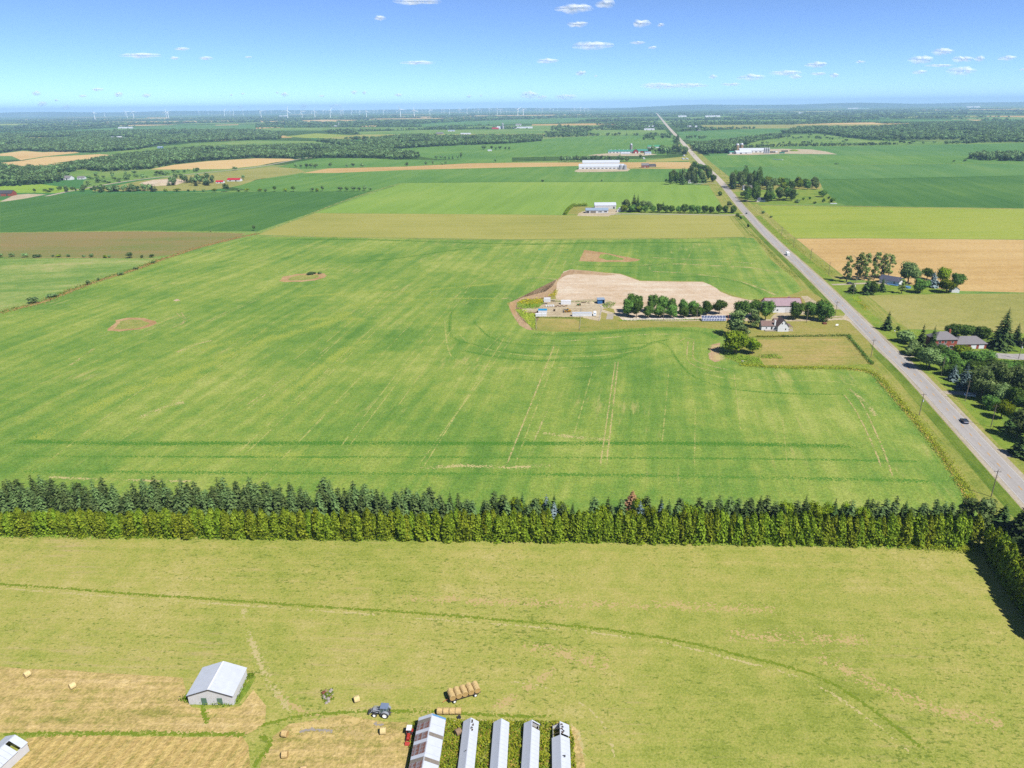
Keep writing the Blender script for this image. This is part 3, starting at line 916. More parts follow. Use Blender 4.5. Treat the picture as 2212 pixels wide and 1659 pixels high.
# ------------------------------------------------------------------ near fields
MAIN = [(540, 511), (700, 512), (1106, 518.5), (1500, 515), (1628, 514), (1646, 535), (1664, 560), (1700, 590), (1722, 610), (1740, 640), (1640, 655),
        (1560, 706), (1568, 740), (1560, 772), (1600, 790), (1700, 796), (1830, 798), (1862, 800), (1885, 806), (1905, 822), (1940, 862), (1990, 922), (2040, 990), (2085, 1055), (2104, 1088), (2118, 1124),
        (1700, 1124), (1106, 1120), (500, 1112), (-60, 1110), (-60, 690), (0, 678), (100, 650), (195, 614), (345, 563)]
patch('crop_field', MAIN, M['crop'], 'very large green crop field filling the middle of the view', 2, 0.25, 12)
patch('hay_field', [(-60, 1100), (500, 1104), (1106, 1110), (1700, 1116), (2180, 1124), (2330, 1420), (2330, 1800), (-120, 1800)], M['hayfield'], 'pale mown hay field in the foreground', 2.05)

T = 0
for lab, pts, w, mt in [
    ('broad dark green headland band across the crop field near the spruces', [(0, 953), (300, 958), (700, 957), (1100, 958), (1500, 958), (1880, 966)], 8, 'trk_dark'),
    ('second dark band across the crop field close to the spruces', [(0, 985), (500, 987), (1106, 988), (1700, 992), (2030, 998)], 3.9, 'trk_faint'),
    ('third dark band across the crop field behind the spruces', [(0, 1018), (600, 1022), (1300, 1026), (2060, 1040)], 6.0, 'trk_faint'),
    ('curved dark band sweeping below the equipment yard', [(987, 754), (1055, 768), (1137, 778), (1220, 778), (1320, 776), (1365, 760), (1420, 735)], 7, 'trk_faint'),
    ('pale curve between the dark arcs below the yard', [(990, 720), (1020, 745), (1080, 760), (1160, 770), (1260, 770), (1350, 762), (1410, 748)], 1.6, 'trk_pale'),
    ('outermost pale arc sweeping below the yard', [(960, 690), (975, 770), (1040, 790), (1140, 796), (1260, 792), (1340, 786)], 1.6, 'trk_pale'),
    ('pale arc following the lawn edge', [(1210, 738), (1260, 734), (1330, 728), (1400, 722), (1480, 722)], 3, 'trk_tan'),
    ('dark arc turning down beside the bright bushes', [(1400, 735), (1440, 745), (1465, 780), (1500, 815), (1580, 840), (1700, 850), (1840, 852)], 3.5, 'trk_faint'),
    ('pale arc turning along the lot to the road', [(1500, 800), (1560, 816), (1680, 822), (1800, 824), (1860, 836)], 1.8, 'trk_pale'),
    ('dry patch left of the two ponds', [(380, 762), (420, 745), (460, 735)], 5, 'trk_tan'),
    ('dry patch in the lower left of the crop', [(300, 905), (350, 880), (400, 868)], 7, 'trk_tan'),
    ('inner curved dark band below the equipment yard', [(976, 668), (973, 725), (1015, 742), (1070, 755), (1140, 764), (1240, 764), (1340, 756), (1415, 744)], 4.5, 'trk_faint'),
    ('faint dark curve nearest the equipment yard', [(1020, 690), (1058, 728), (1120, 744), (1237, 746), (1400, 741), (1450, 730)], 3.6, 'trk_faint'),
    ('lush band hugging the lawn edge', [(1140, 722), (1200, 724), (1280, 722), (1380, 714), (1470, 712), (1530, 720), (1548, 735)], 12, 'trk_faint'),
    ('dark curve along the far end of the field', [(740, 570), (860, 558), (1000, 538), (1106, 530), (1250, 527), (1400, 527)], 7.5, 'trk_faint'),
    ('dark strip beside the far edge of the field', [(600, 517), (800, 518), (1106, 527), (1300, 524), (1560, 524)], 12.0, 'trk_faint'),
    ('yellow band across the middle of the field', [(640, 640), (800, 632), (900, 628), (1010, 618), (1100, 610)], 12, 'trk_yellow'),
    ('yellow band across the upper middle of the field', [(740, 662), (860, 650), (960, 645), (1080, 645)], 10, 'trk_yellow'),
    ('yellow swath in the left middle of the field', [(250, 850), (420, 800), (560, 740), (700, 700), (760, 670)], 22, 'trk_yellow'),
    ('yellow swath low in the left of the field', [(60, 960), (200, 880), (330, 830), (520, 800)], 18, 'trk_yellow'),
    ('yellow swath between the ponds', [(420, 760), (560, 720), (680, 690), (800, 690)], 16, 'trk_yellow'),
    ('yellow patch below the yard on the left', [(560, 900), (650, 830), (740, 760), (800, 730)], 20, 'trk_yellow'),
    ('yellow swath low in the field', [(330, 1015), (480, 990), (640, 985), (760, 1000)], 12, 'trk_yellow'),
    ('dry streak left of the bare soil', [(1137, 601), (1165, 600), (1205, 604)], 5, 'trk_tan'),
    ('dry streak left of the equipment yard', [(1080, 646), (1105, 643), (1135, 642)], 5, 'trk_tan'),
    ('dry strip above the bare soil on the right', [(1370, 575), (1450, 570), (1540, 574), (1620, 578), (1690, 590)], 7, 'trk_tan'),
    ('dry strip bending round the bare soil', [(1400, 586), (1500, 592), (1580, 604), (1640, 622), (1680, 640)], 6, 'trk_tan'),
    ('dry strip near the far right of the field', [(1390, 556), (1480, 560), (1580, 566), (1640, 570)], 5, 'trk_tan'),
    ('dark line around the bare soil', [(1240, 572), (1340, 576), (1420, 572), (1450, 566)], 5.2, 'trk_faint'),
    ('dark line right of the bare soil', [(1440, 600), (1530, 598), (1600, 610), (1650, 635)], 5.2, 'trk_faint'),
    ('sparse sandy patch by the bushes', [(1545, 745), (1550, 760), (1552, 780)], 12, 'trk_soil'),
    ('dry streak above the headland band', [(1170, 935), (1250, 945), (1320, 950)], 5, 'trk_tan'),
    ('dry streaks below the headland band', [(900, 1012), (1000, 1006), (1100, 1010), (1200, 1004)], 5, 'trk_tan'),
    ('dry streak in the right corner of the field', [(1830, 838), (1850, 852), (1880, 880), (1890, 900)], 4, 'trk_tan'),
    ('dry streak by the spruces on the left', [(100, 1030), (240, 1036), (420, 1040)], 3, 'trk_tan'),
]:
    T += .02
    dribbon('crop_band', pts, w, M[mt], lab, (2.3 if mt == 'trk_yellow' else 2.8) + T)
ti = 0
for a, b, w, mt in [
    ((497, 1012), (890, 640), 0.8, 'trk_pale'), ((480, 1010), (878, 640), 0.8, 'trk_pale'), ((720, 985), (1010, 610), 0.7, 'trk_pale'), ((738, 985), (1022, 610), 0.7, 'trk_pale'),
    ((893, 1020), (1110, 725), 0.9, 'trk_pale'), ((908, 1020), (1094, 722), 0.9, 'trk_pale'), ((1092, 1010), (1200, 740), 1.0, 'trk_soil'), ((1110, 1010), (1212, 740), 0.8, 'trk_pale'),
    ((1296, 1012), (1330, 776), 0.9, 'trk_soil'), ((1309, 1012), (1336, 776), 1.1, 'trk_soil'), ((330, 900), (600, 690), 0.8, 'trk_pale'), ((520, 885), (620, 812), 1.0, 'trk_tan'), ((535, 882), (615, 820), 0.9, 'trk_tan'),
    ((438, 698), (560, 641), 1.1, 'trk_tan'), ((450, 696), (566, 643), 0.9, 'trk_tan'), ((600, 860), (830, 640), 0.8, 'trk_pale'), ((680, 760), (860, 610), 0.8, 'trk_pale'), ((690, 765), (725, 738), 1.1, 'trk_tan'),
    ((840, 905), (985, 700), 0.7, 'trk_pale'), ((640, 960), (935, 650), 0.7, 'trk_pale'), ((960, 660), (1110, 540), 1.0, 'trk_pale'), ((1180, 600), (1218, 530), 1.2, 'trk_pale'), ((1170, 600), (1208, 530), 1.0, 'trk_pale'),
    ((150, 790), (205, 752), 2.5, 'trk_tan'), ((960, 850), (1085, 720), 0.7, 'trk_pale'), ((500, 1100), (700, 900), 0.8, 'trk_pale'), ((250, 960), (520, 760), 0.7, 'trk_pale'), ((60, 840), (330, 730), 0.8, 'trk_pale'),
    ((1430, 960), (1445, 800), 0.8, 'trk_pale'), ((1500, 1010), (1502, 880), 0.7, 'trk_pale'), ((1240, 940), (1280, 800), 0.8, 'trk_pale'), ((1150, 960), (1185, 880), 1.2, 'trk_tan'), ((1600, 930), (1585, 800), 0.6, 'trk_pale'),
    ((1660, 560), (1648, 530), 1.0, 'trk_pale'), ((1575, 575), (1590, 530), 1.0, 'trk_pale'), ((1470, 590), (1500, 530), 1.0, 'trk_pale'), ((800, 690), (905, 600), 0.8, 'trk_pale'), ((620, 790), (770, 668), 0.7, 'trk_pale'),
    ((50, 690), (240, 632), 0.8, 'trk_pale'), ((100, 1000), (360, 800), 0.7, 'trk_pale'), ((1560, 860), (1530, 720), 0.0, 'trk_pale'), ((1700, 1000), (1690, 900), 0.6, 'trk_pale'), ((30, 905), (260, 800), 0.7, 'trk_pale')]:
    if w <= 0: continue
    pa, pb = P(*a), P(*b)
    ribbon('wheel_track', [pa, pa.lerp(pb, 0.33), pa.lerp(pb, 0.66), pb], w * 1.3, M[mt], 'pale machine track along the rows of the big crop field', 3.75 + .02 * ti, step=25)
    ti += 1
for pts in ([(1487, 735), (1484, 760), (1486, 778), (1500, 790), (1530, 800), (1575, 806)], [(1499, 735), (1497, 758), (1498, 774), (1512, 783), (1540, 792), (1580, 800)], [(1468, 738), (1482, 730), (1500, 734)],
            [(1830, 838), (1845, 850), (1862, 872), (1890, 930), (1915, 990), (1930, 1035)], [(1822, 850), (1850, 890), (1880, 950), (1905, 1010)]):
    dribbon('wheel_track', pts, 1.3, M['trk_soil'], 'curving bare wheel track at the field end', 4.8 + .001 * pts[0][0] / 2, step=4)
for pts in ([(379, 673), (388, 683), (398, 690), (388, 702), (360, 712)], [(390, 673), (396, 682), (402, 692), (390, 703)]):
    dribbon('wheel_track', pts, 1.4, M['trk_tan'], 'hooked pale wheel track right of the left pond', 4.8 + .002 * pts[0][0], step=4)

# field boundaries
dribbon('field_edge', [(0, 676), (60, 661), (100, 650), (195, 613), (290, 583), (345, 562.5), (430, 535), (516, 513.5), (556, 505)], 9, M['trk_edge'], 'dry grass line along the left edge of the big field', 3.9)
dribbon('field_edge', [(556, 505), (640, 474), (740, 435), (806, 413), (868, 395.5)], 6, M['trk_pale'], 'grassy boundary line between the light and the dark green field', 3.9)
dribbon('field_edge', [(0, 502.5), (300, 499.5), (480, 502), (540, 508)], 6, M['trk_pale'], 'pale grass line above the brown field', 3.9)
dribbon('field_edge', [(0, 558), (150, 557), (310, 558), (346, 561)], 5, M['trk_edge'], 'dry boundary below the brown field', 3.9)
dribbon('field_edge', [(545, 510), (700, 512), (1106, 518.5), (1500, 514.7), (1630, 513)], 4, M['trk_edge'], 'dry line at the far end of the big field', 3.9)
dribbon('field_edge', [(870, 394.5), (1106, 392.6), (1440, 391)], 6, M['trk_faint'], 'dark hedge bank between two green fields', 3.9)
dribbon('field_edge', [(1770, 388), (1870, 386.5), (2212, 379.5)], 12, M['trk_dark'], 'dark furrow between the green strips at the right', 3.9)
dribbon('field_edge', [(1628, 443.5), (1866, 446), (2000, 449), (2212, 451)], 8, M['trk_edge'], 'dry boundary above the yellow green field', 3.9)
dribbon('field_edge', [(1628, 446), (1660, 478), (1700, 514)], 6, M['trk_pale'], 'pale bank between ditch and yellow green field', 3.9)
dribbon('field_edge', [(1545, 361), (1900, 355.5), (2212, 352.5)], 8, M['trk_pale'], 'pale field line in the right distance', 3.9)
dribbon('field_edge', [(870, 368), (1250, 359.5)], 4, M['trk_dark'], 'dark edge below the wheat strip', 3.9)
for k, (a, b) in enumerate([((1587, 470), (1619, 506)), ((1591, 468), (1624, 505))]):
    dribbon('wheel_track', [a, ((a[0] + b[0]) / 2, (a[1] + b[1]) / 2), b], 1.6, M['trk_dark'], 'dark wheel track in the olive strip near the road', 3.9)
dribbon('farm_track', [(100, 424), (172, 409), (300, 388), (425, 375), (553, 361), (645, 344), (700, 336)], 9, M['shoulder'], 'pale gravel side road crossing the left distance', 4)
patch('pavement', [(0, 436), (32, 421), (60, 419), (100, 420), (60, 428), (20, 434)], M['gravel'], 'tan earth yard by the dark roofed house at the left edge', 3)
patch('pavement', [(300, 396), (330, 389), (380, 386), (405, 391), (380, 400), (330, 402)], M['soil'], 'sandy patch left of the tree grove', 3)
patch('pavement', [(455, 398), (470, 392), (530, 384), (545, 388), (500, 397)], M['lawn'], 'yard around the red roofed farm', 3)

# ponds and tilled triangle in the crop
patch('bare_soil', [(1262, 540), (1300, 545), (1384, 561), (1375, 564), (1354, 566), (1300, 566), (1251, 564)], M['soil_red'], 'reddish tilled triangle in the far part of the crop field', 3.4, 0.3, 6)
patch('grass_patch', [(1297, 550), (1312, 549), (1349, 559), (1345, 562), (1310, 562), (1294, 557)], M['crop'], 'green heart of the tilled triangle', 3.9, 0.3, 6)


def pond(label, pts, inner):
    patch('pond_rim', pts, M['soil_red'], 'dry tan rim of the ' + label, 3.4, 0.5, 4)
    cx_ = sum(p[0] for p in pts) / len(pts); cy_ = sum(p[1] for p in pts) / len(pts)
    patch('pond_hollow', [(cx_ + (p[0] - cx_) * inner, cy_ + (p[1] - cy_) * inner) for p in pts], M['pasture_dry'], 'weedy bottom of the ' + label, 3.9, 0.5, 4)


pond('oval pond hollow in the crop field', [(602, 607), (612, 598), (640, 592), (675, 590), (700, 591), (706, 595), (700, 600), (680, 606), (650, 609), (615, 609)], 0.66)
pond('drop shaped pond hollow left in the crop field', [(228, 715), (242, 702), (250, 692), (275, 686), (310, 687), (335, 694), (338, 698), (325, 706), (300, 712), (260, 715)], 0.72)
patch('bare_soil', [(374, 649), (383, 646), (390, 649), (380, 651)], M['soil'], 'tiny bare patch in the left of the crop field', 3.4)

# farmstead grounds
patch('lawn', [(1095, 655), (1140, 640), (1200, 605), (1232, 582), (1270, 584), (1340, 591), (1384, 606), (1519, 608), (1560, 630), (1620, 648), (1700, 640), (1740, 625), (1768, 640), (1800, 662), (1850, 690), (1875, 730), (1900, 800), (1870, 798), (1830, 797), (1700, 795),
                (1610, 790), (1566, 772), (1572, 740), (1562, 712), (1500, 707), (1400, 707), (1320, 712), (1262, 717), (1180, 716), (1145, 712), (1112, 690)], M['lawn'], 'dry lawn and yards of the farmstead', 2.8, 0.3, 8)
patch('bare_soil', [(1202, 603), (1197, 615.5), (1177, 630.5), (1129, 643), (1107, 650.5), (1099, 660.5), (1109, 683), (1122, 703), (1139, 712), (1149, 713), (1144, 703), (1127, 690.5), (1114, 673), (1114, 658), (1127, 646.5), (1164, 645), (1182, 641), (1199, 628), (1206, 610)], M['soil_dark'], 'tilled margin around the left end of the yard', 3.4, 0.3, 6)
patch('bare_soil', [(1102, 652), (1114, 652), (1112, 668), (1118, 684), (1110, 680), (1101, 664)], M['soil_red'], 'red earth bank at the left end of the yard', 3.7, 0.3, 5)
patch('bare_soil', [(1217, 587), (1232, 582.5), (1269, 585), (1309, 590), (1339, 592), (1352, 596), (1367, 602), (1382, 607), (1444, 608.5), (1519, 609), (1534, 615), (1557, 630), (1582, 640), (1612, 647), (1640, 652), (1640, 690), (1345, 692), (1330, 678), (1325, 668), (1290, 655), (1205, 652), (1199, 640), (1200, 625), (1203, 615), (1206, 602)], M['soil'], 'broad pale bare earth behind the row of maples', 3.45, 0.4, 8)
patch('bare_soil', [(1219, 588), (1232, 583), (1269, 585.5), (1309, 590.5), (1330, 593), (1310, 595), (1250, 592), (1225, 594), (1207, 605), (1206, 602)], M['soil_dark'], 'darker tilled corner of the bare earth', 3.8, 0.3, 8)
patch('pavement', [(1127, 667), (1174, 645.5), (1234, 648), (1304, 645.5), (1329, 653), (1322, 664), (1302, 668), (1294, 694), (1257, 685.5), (1157, 685), (1162, 674), (1129, 674)], M['gravel'], 'pale gravel equipment yard', 3.85, 0.3, 5)
patch('weed_patch', [(1116, 655), (1130, 647), (1172, 646), (1176, 656), (1165, 664), (1135, 666), (1118, 664)], M['weedy'], 'weedy corner left of the equipment yard', 4.3, 0.4, 5)
patch('weed_patch', [(1112, 668), (1128, 668), (1130, 676), (1160, 678), (1156, 690), (1156, 712), (1148, 708), (1130, 690)], M['weedy'], 'weedy bank below the equipment yard', 4.3, 0.4, 5)
patch('mown_lot', [(1161, 691), (1170, 689), (1240, 690), (1250, 694), (1253, 706), (1248, 713), (1164, 713.5), (1160, 703)], M['lot'], 'little tan mown paddock in front of the equipment yard', 3.5, 0.2, 6)
patch('pavement', [(1309, 690), (1312, 678), (1326, 678), (1324, 690)], M['concrete'], 'small square concrete pad beside the yard', 4.3)
dribbon('driveway', [(1290, 668), (1330, 680), (1380, 690), (1450, 692), (1540, 691), (1640, 692), (1720, 692), (1790, 690), (1832, 688), (1852, 690)], 4.5, M['gravel'], 'pale gravel drive from the road along the maples', 4.0)
dribbon('driveway', [(1680, 690), (1690, 680), (1710, 676), (1740, 676)], 9, M['gravel'], 'gravel apron in front of the barn', 4.02)
patch('driveway', [(1730, 640), (1745, 640), (1768, 655), (1800, 662), (1822, 663), (1838, 676), (1830, 684), (1800, 686), (1776, 684), (1765, 668), (1742, 655)], M['gravel'], 'bare gravel strip between barn and road', 3.9, 0.2, 5)
patch('grass_patch', [(1795, 668), (1820, 669), (1829, 676), (1822, 683), (1796, 682)], M['weedy'], 'little grass island in the drive mouth', 4.4)
patch('driveway', [(1812, 688), (1832, 682), (1846, 684), (1856, 700), (1846, 698), (1830, 693)], M['gravel'], 'flared drive mouth at the road', 4.05)
patch('mown_lot', [(1637, 734), (1829.5, 731.5), (1836, 738), (1873, 785), (1833, 788), (1649, 788), (1641, 771), (1648, 752)], M['lot'], 'square tan mown lot below the white farmhouse', 3.5, 0.15, 6)
patch('weed_patch', [(1560, 756), (1600, 762), (1640, 772), (1652, 790), (1740, 791), (1830, 789), (1878, 786), (1895, 800), (1865, 798), (1832, 796.5), (1700, 794.5), (1606, 789), (1566, 772)], M['weedy'], 'weedy strip between lot and crop field', 3.55, 0.3, 5)
patch('bare_soil', [(1538, 745), (1552, 740), (1556, 780), (1545, 782), (1530, 775)], M['soil_dark'], 'sandy bare strip left of the bright bush', 3.4, 0.5, 4)

# middle farms
patch('pavement', [(1247, 466.5), (1250, 460), (1280, 450), (1330, 452), (1340, 458), (1316, 466), (1314, 467.5)], M['gravel'], 'pale yard around the two grey sheds', 3.2, 0.3, 8)
patch('pavement', [(1225, 463), (1238, 446), (1266, 446), (1282, 447), (1262, 458), (1246, 464)], M['lawn'], 'dry grass enclosed by the clipped hedge', 3.0)
dribbon('driveway', [(1318, 464), (1345, 462), (1450, 463), (1560, 464.5), (1606, 464)], 7, M['shoulder'], 'pale lane lined by round trees', 3.6)
patch('lawn', [(1335, 454), (1590, 457), (1600, 463), (1340, 462.8)], M['lawn_green'], 'green strip under the lane trees', 3.0)
patch('pavement', [(1240, 370), (1252, 364), (1352, 363), (1362, 366), (1356, 370), (1300, 371.5), (1250, 372)], M['gravel'], 'pale yard round the long white barn', 3.2, 0.5, 15)
patch('pavement', [(1350, 363), (1420, 361), (1446, 362.5), (1370, 364)], M['lawn'], 'dry yard of the brick farmhouse', 3.2)
patch('pavement', [(1268, 336), (1290, 333), (1330, 330.5), (1400, 331), (1420, 334), (1385, 337), (1300, 337)], M['gravel'], 'pale yard of the teal roofed barn', 3.2, 0.5, 20)
patch('pavement', [(1569, 335), (1590, 329), (1660, 322), (1692, 321.5), (1752, 323), (1785, 327.5), (1809, 333.5), (1760, 333), (1700, 332), (1620, 335)], M['gravel'], 'pale yard of the twin silo farm', 3.2, 0.5, 20)
patch('lawn', [(1395, 347), (1480, 338), (1490, 347), (1440, 349), (1396, 350)], M['olive'], 'olive paddock beyond the wheat strip', 3.0)
patch('lawn', [(1583, 415), (1650, 410), (1770, 409), (1790, 420), (1806, 438), (1720, 441), (1625, 441), (1605, 430)], M['lawn_green'], 'green grounds of the wooded homestead', 3.0, 0.3, 15)
patch('lawn', [(1690, 398), (1768, 389), (1775, 402), (1770, 411), (1640, 411), (1580, 411), (1572, 398)], M['lawn'], 'dry clearing behind the wooded homestead', 2.9)
patch('lawn', [(1510, 400), (1535, 393), (1548, 400)], M['lawn'], 'grass by the spruce grove', 3.0)
dribbon('driveway', [(1587, 409), (1568, 405), (1560, 400)], 6, M['shoulder'], 'lane mouth into the wooded homestead', 4.2)
dribbon('driveway', [(1584, 430), (1605, 432), (1640, 437)], 5, M['shoulder'], 'lane to the small white house', 4.2)
dribbon('driveway', [(1548, 396), (1520, 396), (1500, 398)], 5, M['shoulder'], 'lane into the spruce grove', 4.2)
dribbon('driveway', [(1676, 515), (1690, 515.5), (1704, 515)], 5, M['trk_pale'], 'field entrance right of the road', 4.2)
# right side homes
patch('lawn', [(1800, 602), (1850, 608), (1940, 612), (2062, 629), (2068, 634), (2000, 636), (1905, 637), (1845, 641), (1810, 618)], M['lawn_green'], 'shaded green lawn of the poplar homestead', 3.0, 0.3, 6)
dribbon('driveway', [(1797, 615), (1830, 614), (1870, 612), (1905, 612), (1925, 616)], 4.2, M['shoulder'], 'pale drive to the dark roofed house', 4.2)
patch('lawn', [(1900, 706), (1950, 712), (2000, 713), (2100, 717), (2260, 722), (2330, 1000), (2330, 1060), (2212, 990), (2160, 966), (2070, 862), (1990, 790), (1940, 738)], M['lawn_green'], 'green grounds of the brick house and its neighbour', 2.9, 0.3, 8)
dribbon('driveway', [(2120, 758), (2140, 766), (2175, 770), (2212, 771), (2300, 770)], 10, M['asphalt'], 'grey paved court beside the brick garage', 4.2)
dribbon('driveway', [(2040, 848), (2065, 849), (2090, 850), (2110, 851)], 4.5, M['shoulder'], 'gravel drive mouth below the blue spruces', 4.2)
dribbon('driveway', [(1945, 770), (1975, 768), (2000, 775)], 5, M['shoulder'], 'shaded drive mouth of the brick house', 4.2)
dribbon('driveway', [(2150, 976), (2180, 980), (2240, 984)], 7, M['shoulder'], 'gravel drive mouth at the right edge', 4.2)
patch('goldenrod_patch', [(1840, 642), (1850, 638), (1862, 650), (1856, 655)], M['meadow_lime'], 'yellow flowering patch on the right verge', 3.3)
# foreground
patch('stubble', [(-60, 1438), (0, 1440), (120, 1446), (260, 1453), (390, 1466), (402, 1490), (398, 1518), (440, 1530), (520, 1526), (548, 1490), (575, 1525), (572, 1565), (535, 1585), (330, 1581), (-60, 1582)], M['straw'], 'straw coloured mown ground around the white shed', 3, 0.25, 5)
patch('stubble', [(60, 1592), (300, 1589), (520, 1589), (538, 1610), (545, 1659), (545, 1760), (-60, 1760), (20, 1659)], M['straw_rows'], 'raked straw rows in the lower left corner', 3, 0.25, 5)
patch('stubble', [(625, 1562), (740, 1547), (830, 1556), (884, 1560), (884, 1760), (540, 1760), (565, 1640), (590, 1590)], M['straw'], 'tan mown ground with hay bales left of the sheds', 3, 0.25, 5)
patch('weed_patch', [(960, 1550), (1110, 1556), (1228, 1560), (1240, 1600), (1246, 1760), (880, 1760), (890, 1560)], M['weedy'], 'overgrown ground between the long sheds', 3.2, 0.3, 4)
patch('stubble', [(1232, 1566), (1252, 1580), (1268, 1660), (1275, 1760), (1248, 1760), (1242, 1640)], M['straw'], 'tan strip right of the collapsed shed', 3.1, 0.25, 5)
patch('grass_patch', [(398, 1510), (406, 1506), (440, 1517), (505, 1520), (530, 1475), (545, 1460), (552, 1462), (540, 1490), (515, 1524), (470, 1529), (415, 1528)], M['weedy'], 'unmown green fringe around the white shed', 3.4, 0.25, 3)
dribbon('grass_track', [(437, 1522), (442, 1545), (446, 1565)], 2.4, M['trk_hay'], 'bright green strip leading from the shed door', 3.8, step=2)
dribbon('grass_track', [(-30, 1259), (0, 1262), (150, 1272), (300, 1284), (500, 1297), (700, 1311), (900, 1324), (1106, 1341), (1281, 1357), (1456, 1382), (1606, 1417), (1756, 1457), (1856, 1512), (1956, 1587), (2050, 1665)], 2.2, M['trk_hay'], 'long dark green track curving across the hay field', 3.8)
dribbon('grass_track', [(-30, 1268), (300, 1293), (700, 1320), (1106, 1351), (1281, 1367), (1456, 1393), (1606, 1430), (1740, 1468), (1836, 1524), (1930, 1596), (2010, 1665)], 1.6, M['trk_tan'], 'dry pale strip beside the curving green track', 3.6)
dribbon('grass_track', [(540, 1575), (620, 1552), (720, 1540), (880, 1536), (1000, 1541), (1106, 1547), (1210, 1548)], 2.0, M['trk_hay'], 'green mown lane past the tractor and the sheds', 3.9, step=3)
dribbon('grass_track', [(960, 1553), (1106, 1559), (1220, 1562), (1250, 1585), (1262, 1640)], 1.8, M['trk_tan'], 'dry edge along the ends of the sheds', 3.9, step=3)
dribbon('grass_track', [(1090, 1472), (1160, 1480), (1240, 1510), (1300, 1560), (1330, 1640)], 1.2, M['trk_tan'], 'pale turning arc in the hay field', 3.5, step=3)
dribbon('grass_track', [(525, 1310), (545, 1390), (575, 1460), (600, 1500), (640, 1545)], 3.5, M['trk_tan'], 'worn dry track coming down to the yard', 3.5, step=3)
dribbon('grass_track', [(0, 1586), (150, 1585), (330, 1584), (540, 1587)], 2.4, M['trk_hay'], 'green lane between the two straw areas', 3.9, step=3)
dribbon('grass_track', [(560, 1590), (585, 1605), (560, 1640), (545, 1665)], 2.4, M['trk_hay'], 'green lane bending left of the bales', 3.9, step=3)
dribbon('grass_track', [(1560, 1372), (1800, 1382), (1880, 1386)], 9, M['trk_smear'], 'dry raked patch at the right of the hay field', 3.3)
dribbon('grass_track', [(860, 1290), (1150, 1302), (1500, 1310), (1700, 1318)], 7, M['trk_smear'], 'dry raked band across the hay field', 3.3)
dribbon('grass_track', [(1120, 1390), (1250, 1420), (1320, 1440)], 9, M['trk_smear'], 'dry patch below the curving track', 3.3)
dribbon('grass_track', [(1750, 1410), (1900, 1480), (2050, 1540), (2180, 1560)], 8, M['trk_smear'], 'dry rough streak in the lower right', 3.3)
dribbon('grass_track', [(905, 1530), (930, 1540), (950, 1552)], 3.0, M['trk_smear'], 'trodden straw beside the end to end bales', 4.1, step=2)
dribbon('grass_track', [(600, 1500), (660, 1540), (740, 1570), (790, 1600)], 4.0, M['trk_smear'], 'worn dry ground round the ash patch', 4.1, step=3)
dribbon('grass_track', [(1200, 1440), (1120, 1500), (1060, 1530)], 5.0, M['trk_smear'], 'worn dry turning place right of the wagon', 3.4, step=3)
dribbon('spilled_straw', [(625, 1582), (660, 1572), (700, 1568), (745, 1560), (790, 1552)], 4.2, M['trk_straw'], 'spilled golden straw around the ash patch', 4.0, step=2)
dribbon('spilled_straw', [(640, 1588), (680, 1591), (725, 1588)], 1.6, M['trk_straw'], 'spilled golden straw below the ash patch', 4.0, step=2)
dribbon('ash_patch', [(645, 1582), (665, 1577), (690, 1577), (722, 1580)], 1.9, M['trk_ash'], 'flat grey ash patch among the bales', 4.4, step=2)
dribbon('ash_patch', [(806, 1562), (818, 1566), (830, 1565)], 1.3, M['trk_ash'], 'little ash stain below the grey tractor', 4.4, step=2)

# ------------------------------------------------------------------ trees
def leaf_quads(c, nrm, s, asp, r, jit=0.6):
    """rhombus leaves of size s at points c, facing roughly nrm"""
    n = len(c)
    nn = nrm + r.normal(0, jit, (n, 3))
    nn /= np.linalg.norm(nn, axis=1, keepdims=True) + 1e-9
    t = np.cross(nn, r.normal(0, 1, (n, 3)))
    t /= np.linalg.norm(t, axis=1, keepdims=True) + 1e-9
    b = np.cross(nn, t)
    s = (np.asarray(s) * np.ones(n))[:, None] * r.uniform(0.7, 1.3, (n, 1))
    a = s * asp
    return np.stack([c + t * s * 0.5, c + b * a * 0.5, c - t * s * 0.5, c - b * a * 0.5], 1)


def unit(n, r):
    v = r.normal(0, 1, (n, 3))
    return v / np.linalg.norm(v, axis=1, keepdims=True)


def q_conifer(r, H, Rr, levels=24, per=9, base=0.05, width=0.42, droop=0.18, taper=0.85, blunt=1.0):
    out = []
    for i in range(levels):
        z = base + (1 - base) * (i + r.uniform(0, 0.8)) / levels
        rad = Rr * (1 - z * blunt) ** taper * r.uniform(0.85, 1.1) + 0.12
        k = max(4, int(per * (0.5 + 0.5 * (1 - z))))
        az = r.uniform(0, 6.28) + np.arange(k) * 6.2832 / k + r.normal(0, 0.2, k)
        d = np.stack([np.cos(az), np.sin(az), np.zeros(k)], 1)
        rr = rad * r.uniform(0.7, 1.12, (k, 1))
        for t, sc in ((0.35, 0.8), (0.65, 0.9), (0.95, 0.65)):
            c = d * rr * t
            c[:, 2] = z * H - droop * (rr[:, 0] * t) * 1.2 + 0.15 * rr[:, 0] * t * t
            tang = np.cross(d, [0, 0, 1.0])
            nz = np.array([0, 0, 1.0]) + d * 0.55 + r.normal(0, 0.25, (k, 3))
            nz /= np.linalg.norm(nz, axis=1, keepdims=True)
            ax = np.cross(nz, tang); ax /= np.linalg.norm(ax, axis=1, keepdims=True)
            s = rr * sc * 0.5
            w = rr * width * sc
            out.append(np.stack([c + ax * s, c + tang * w, c - ax * s, c - tang * w], 1))
    top = np.array([[0, 0, H * 0.98]])
    q = [leaf_quads(np.repeat(top, 4, 0), unit(4, r), 0.5, 0.5, r)]
    return np.concatenate(out + q)


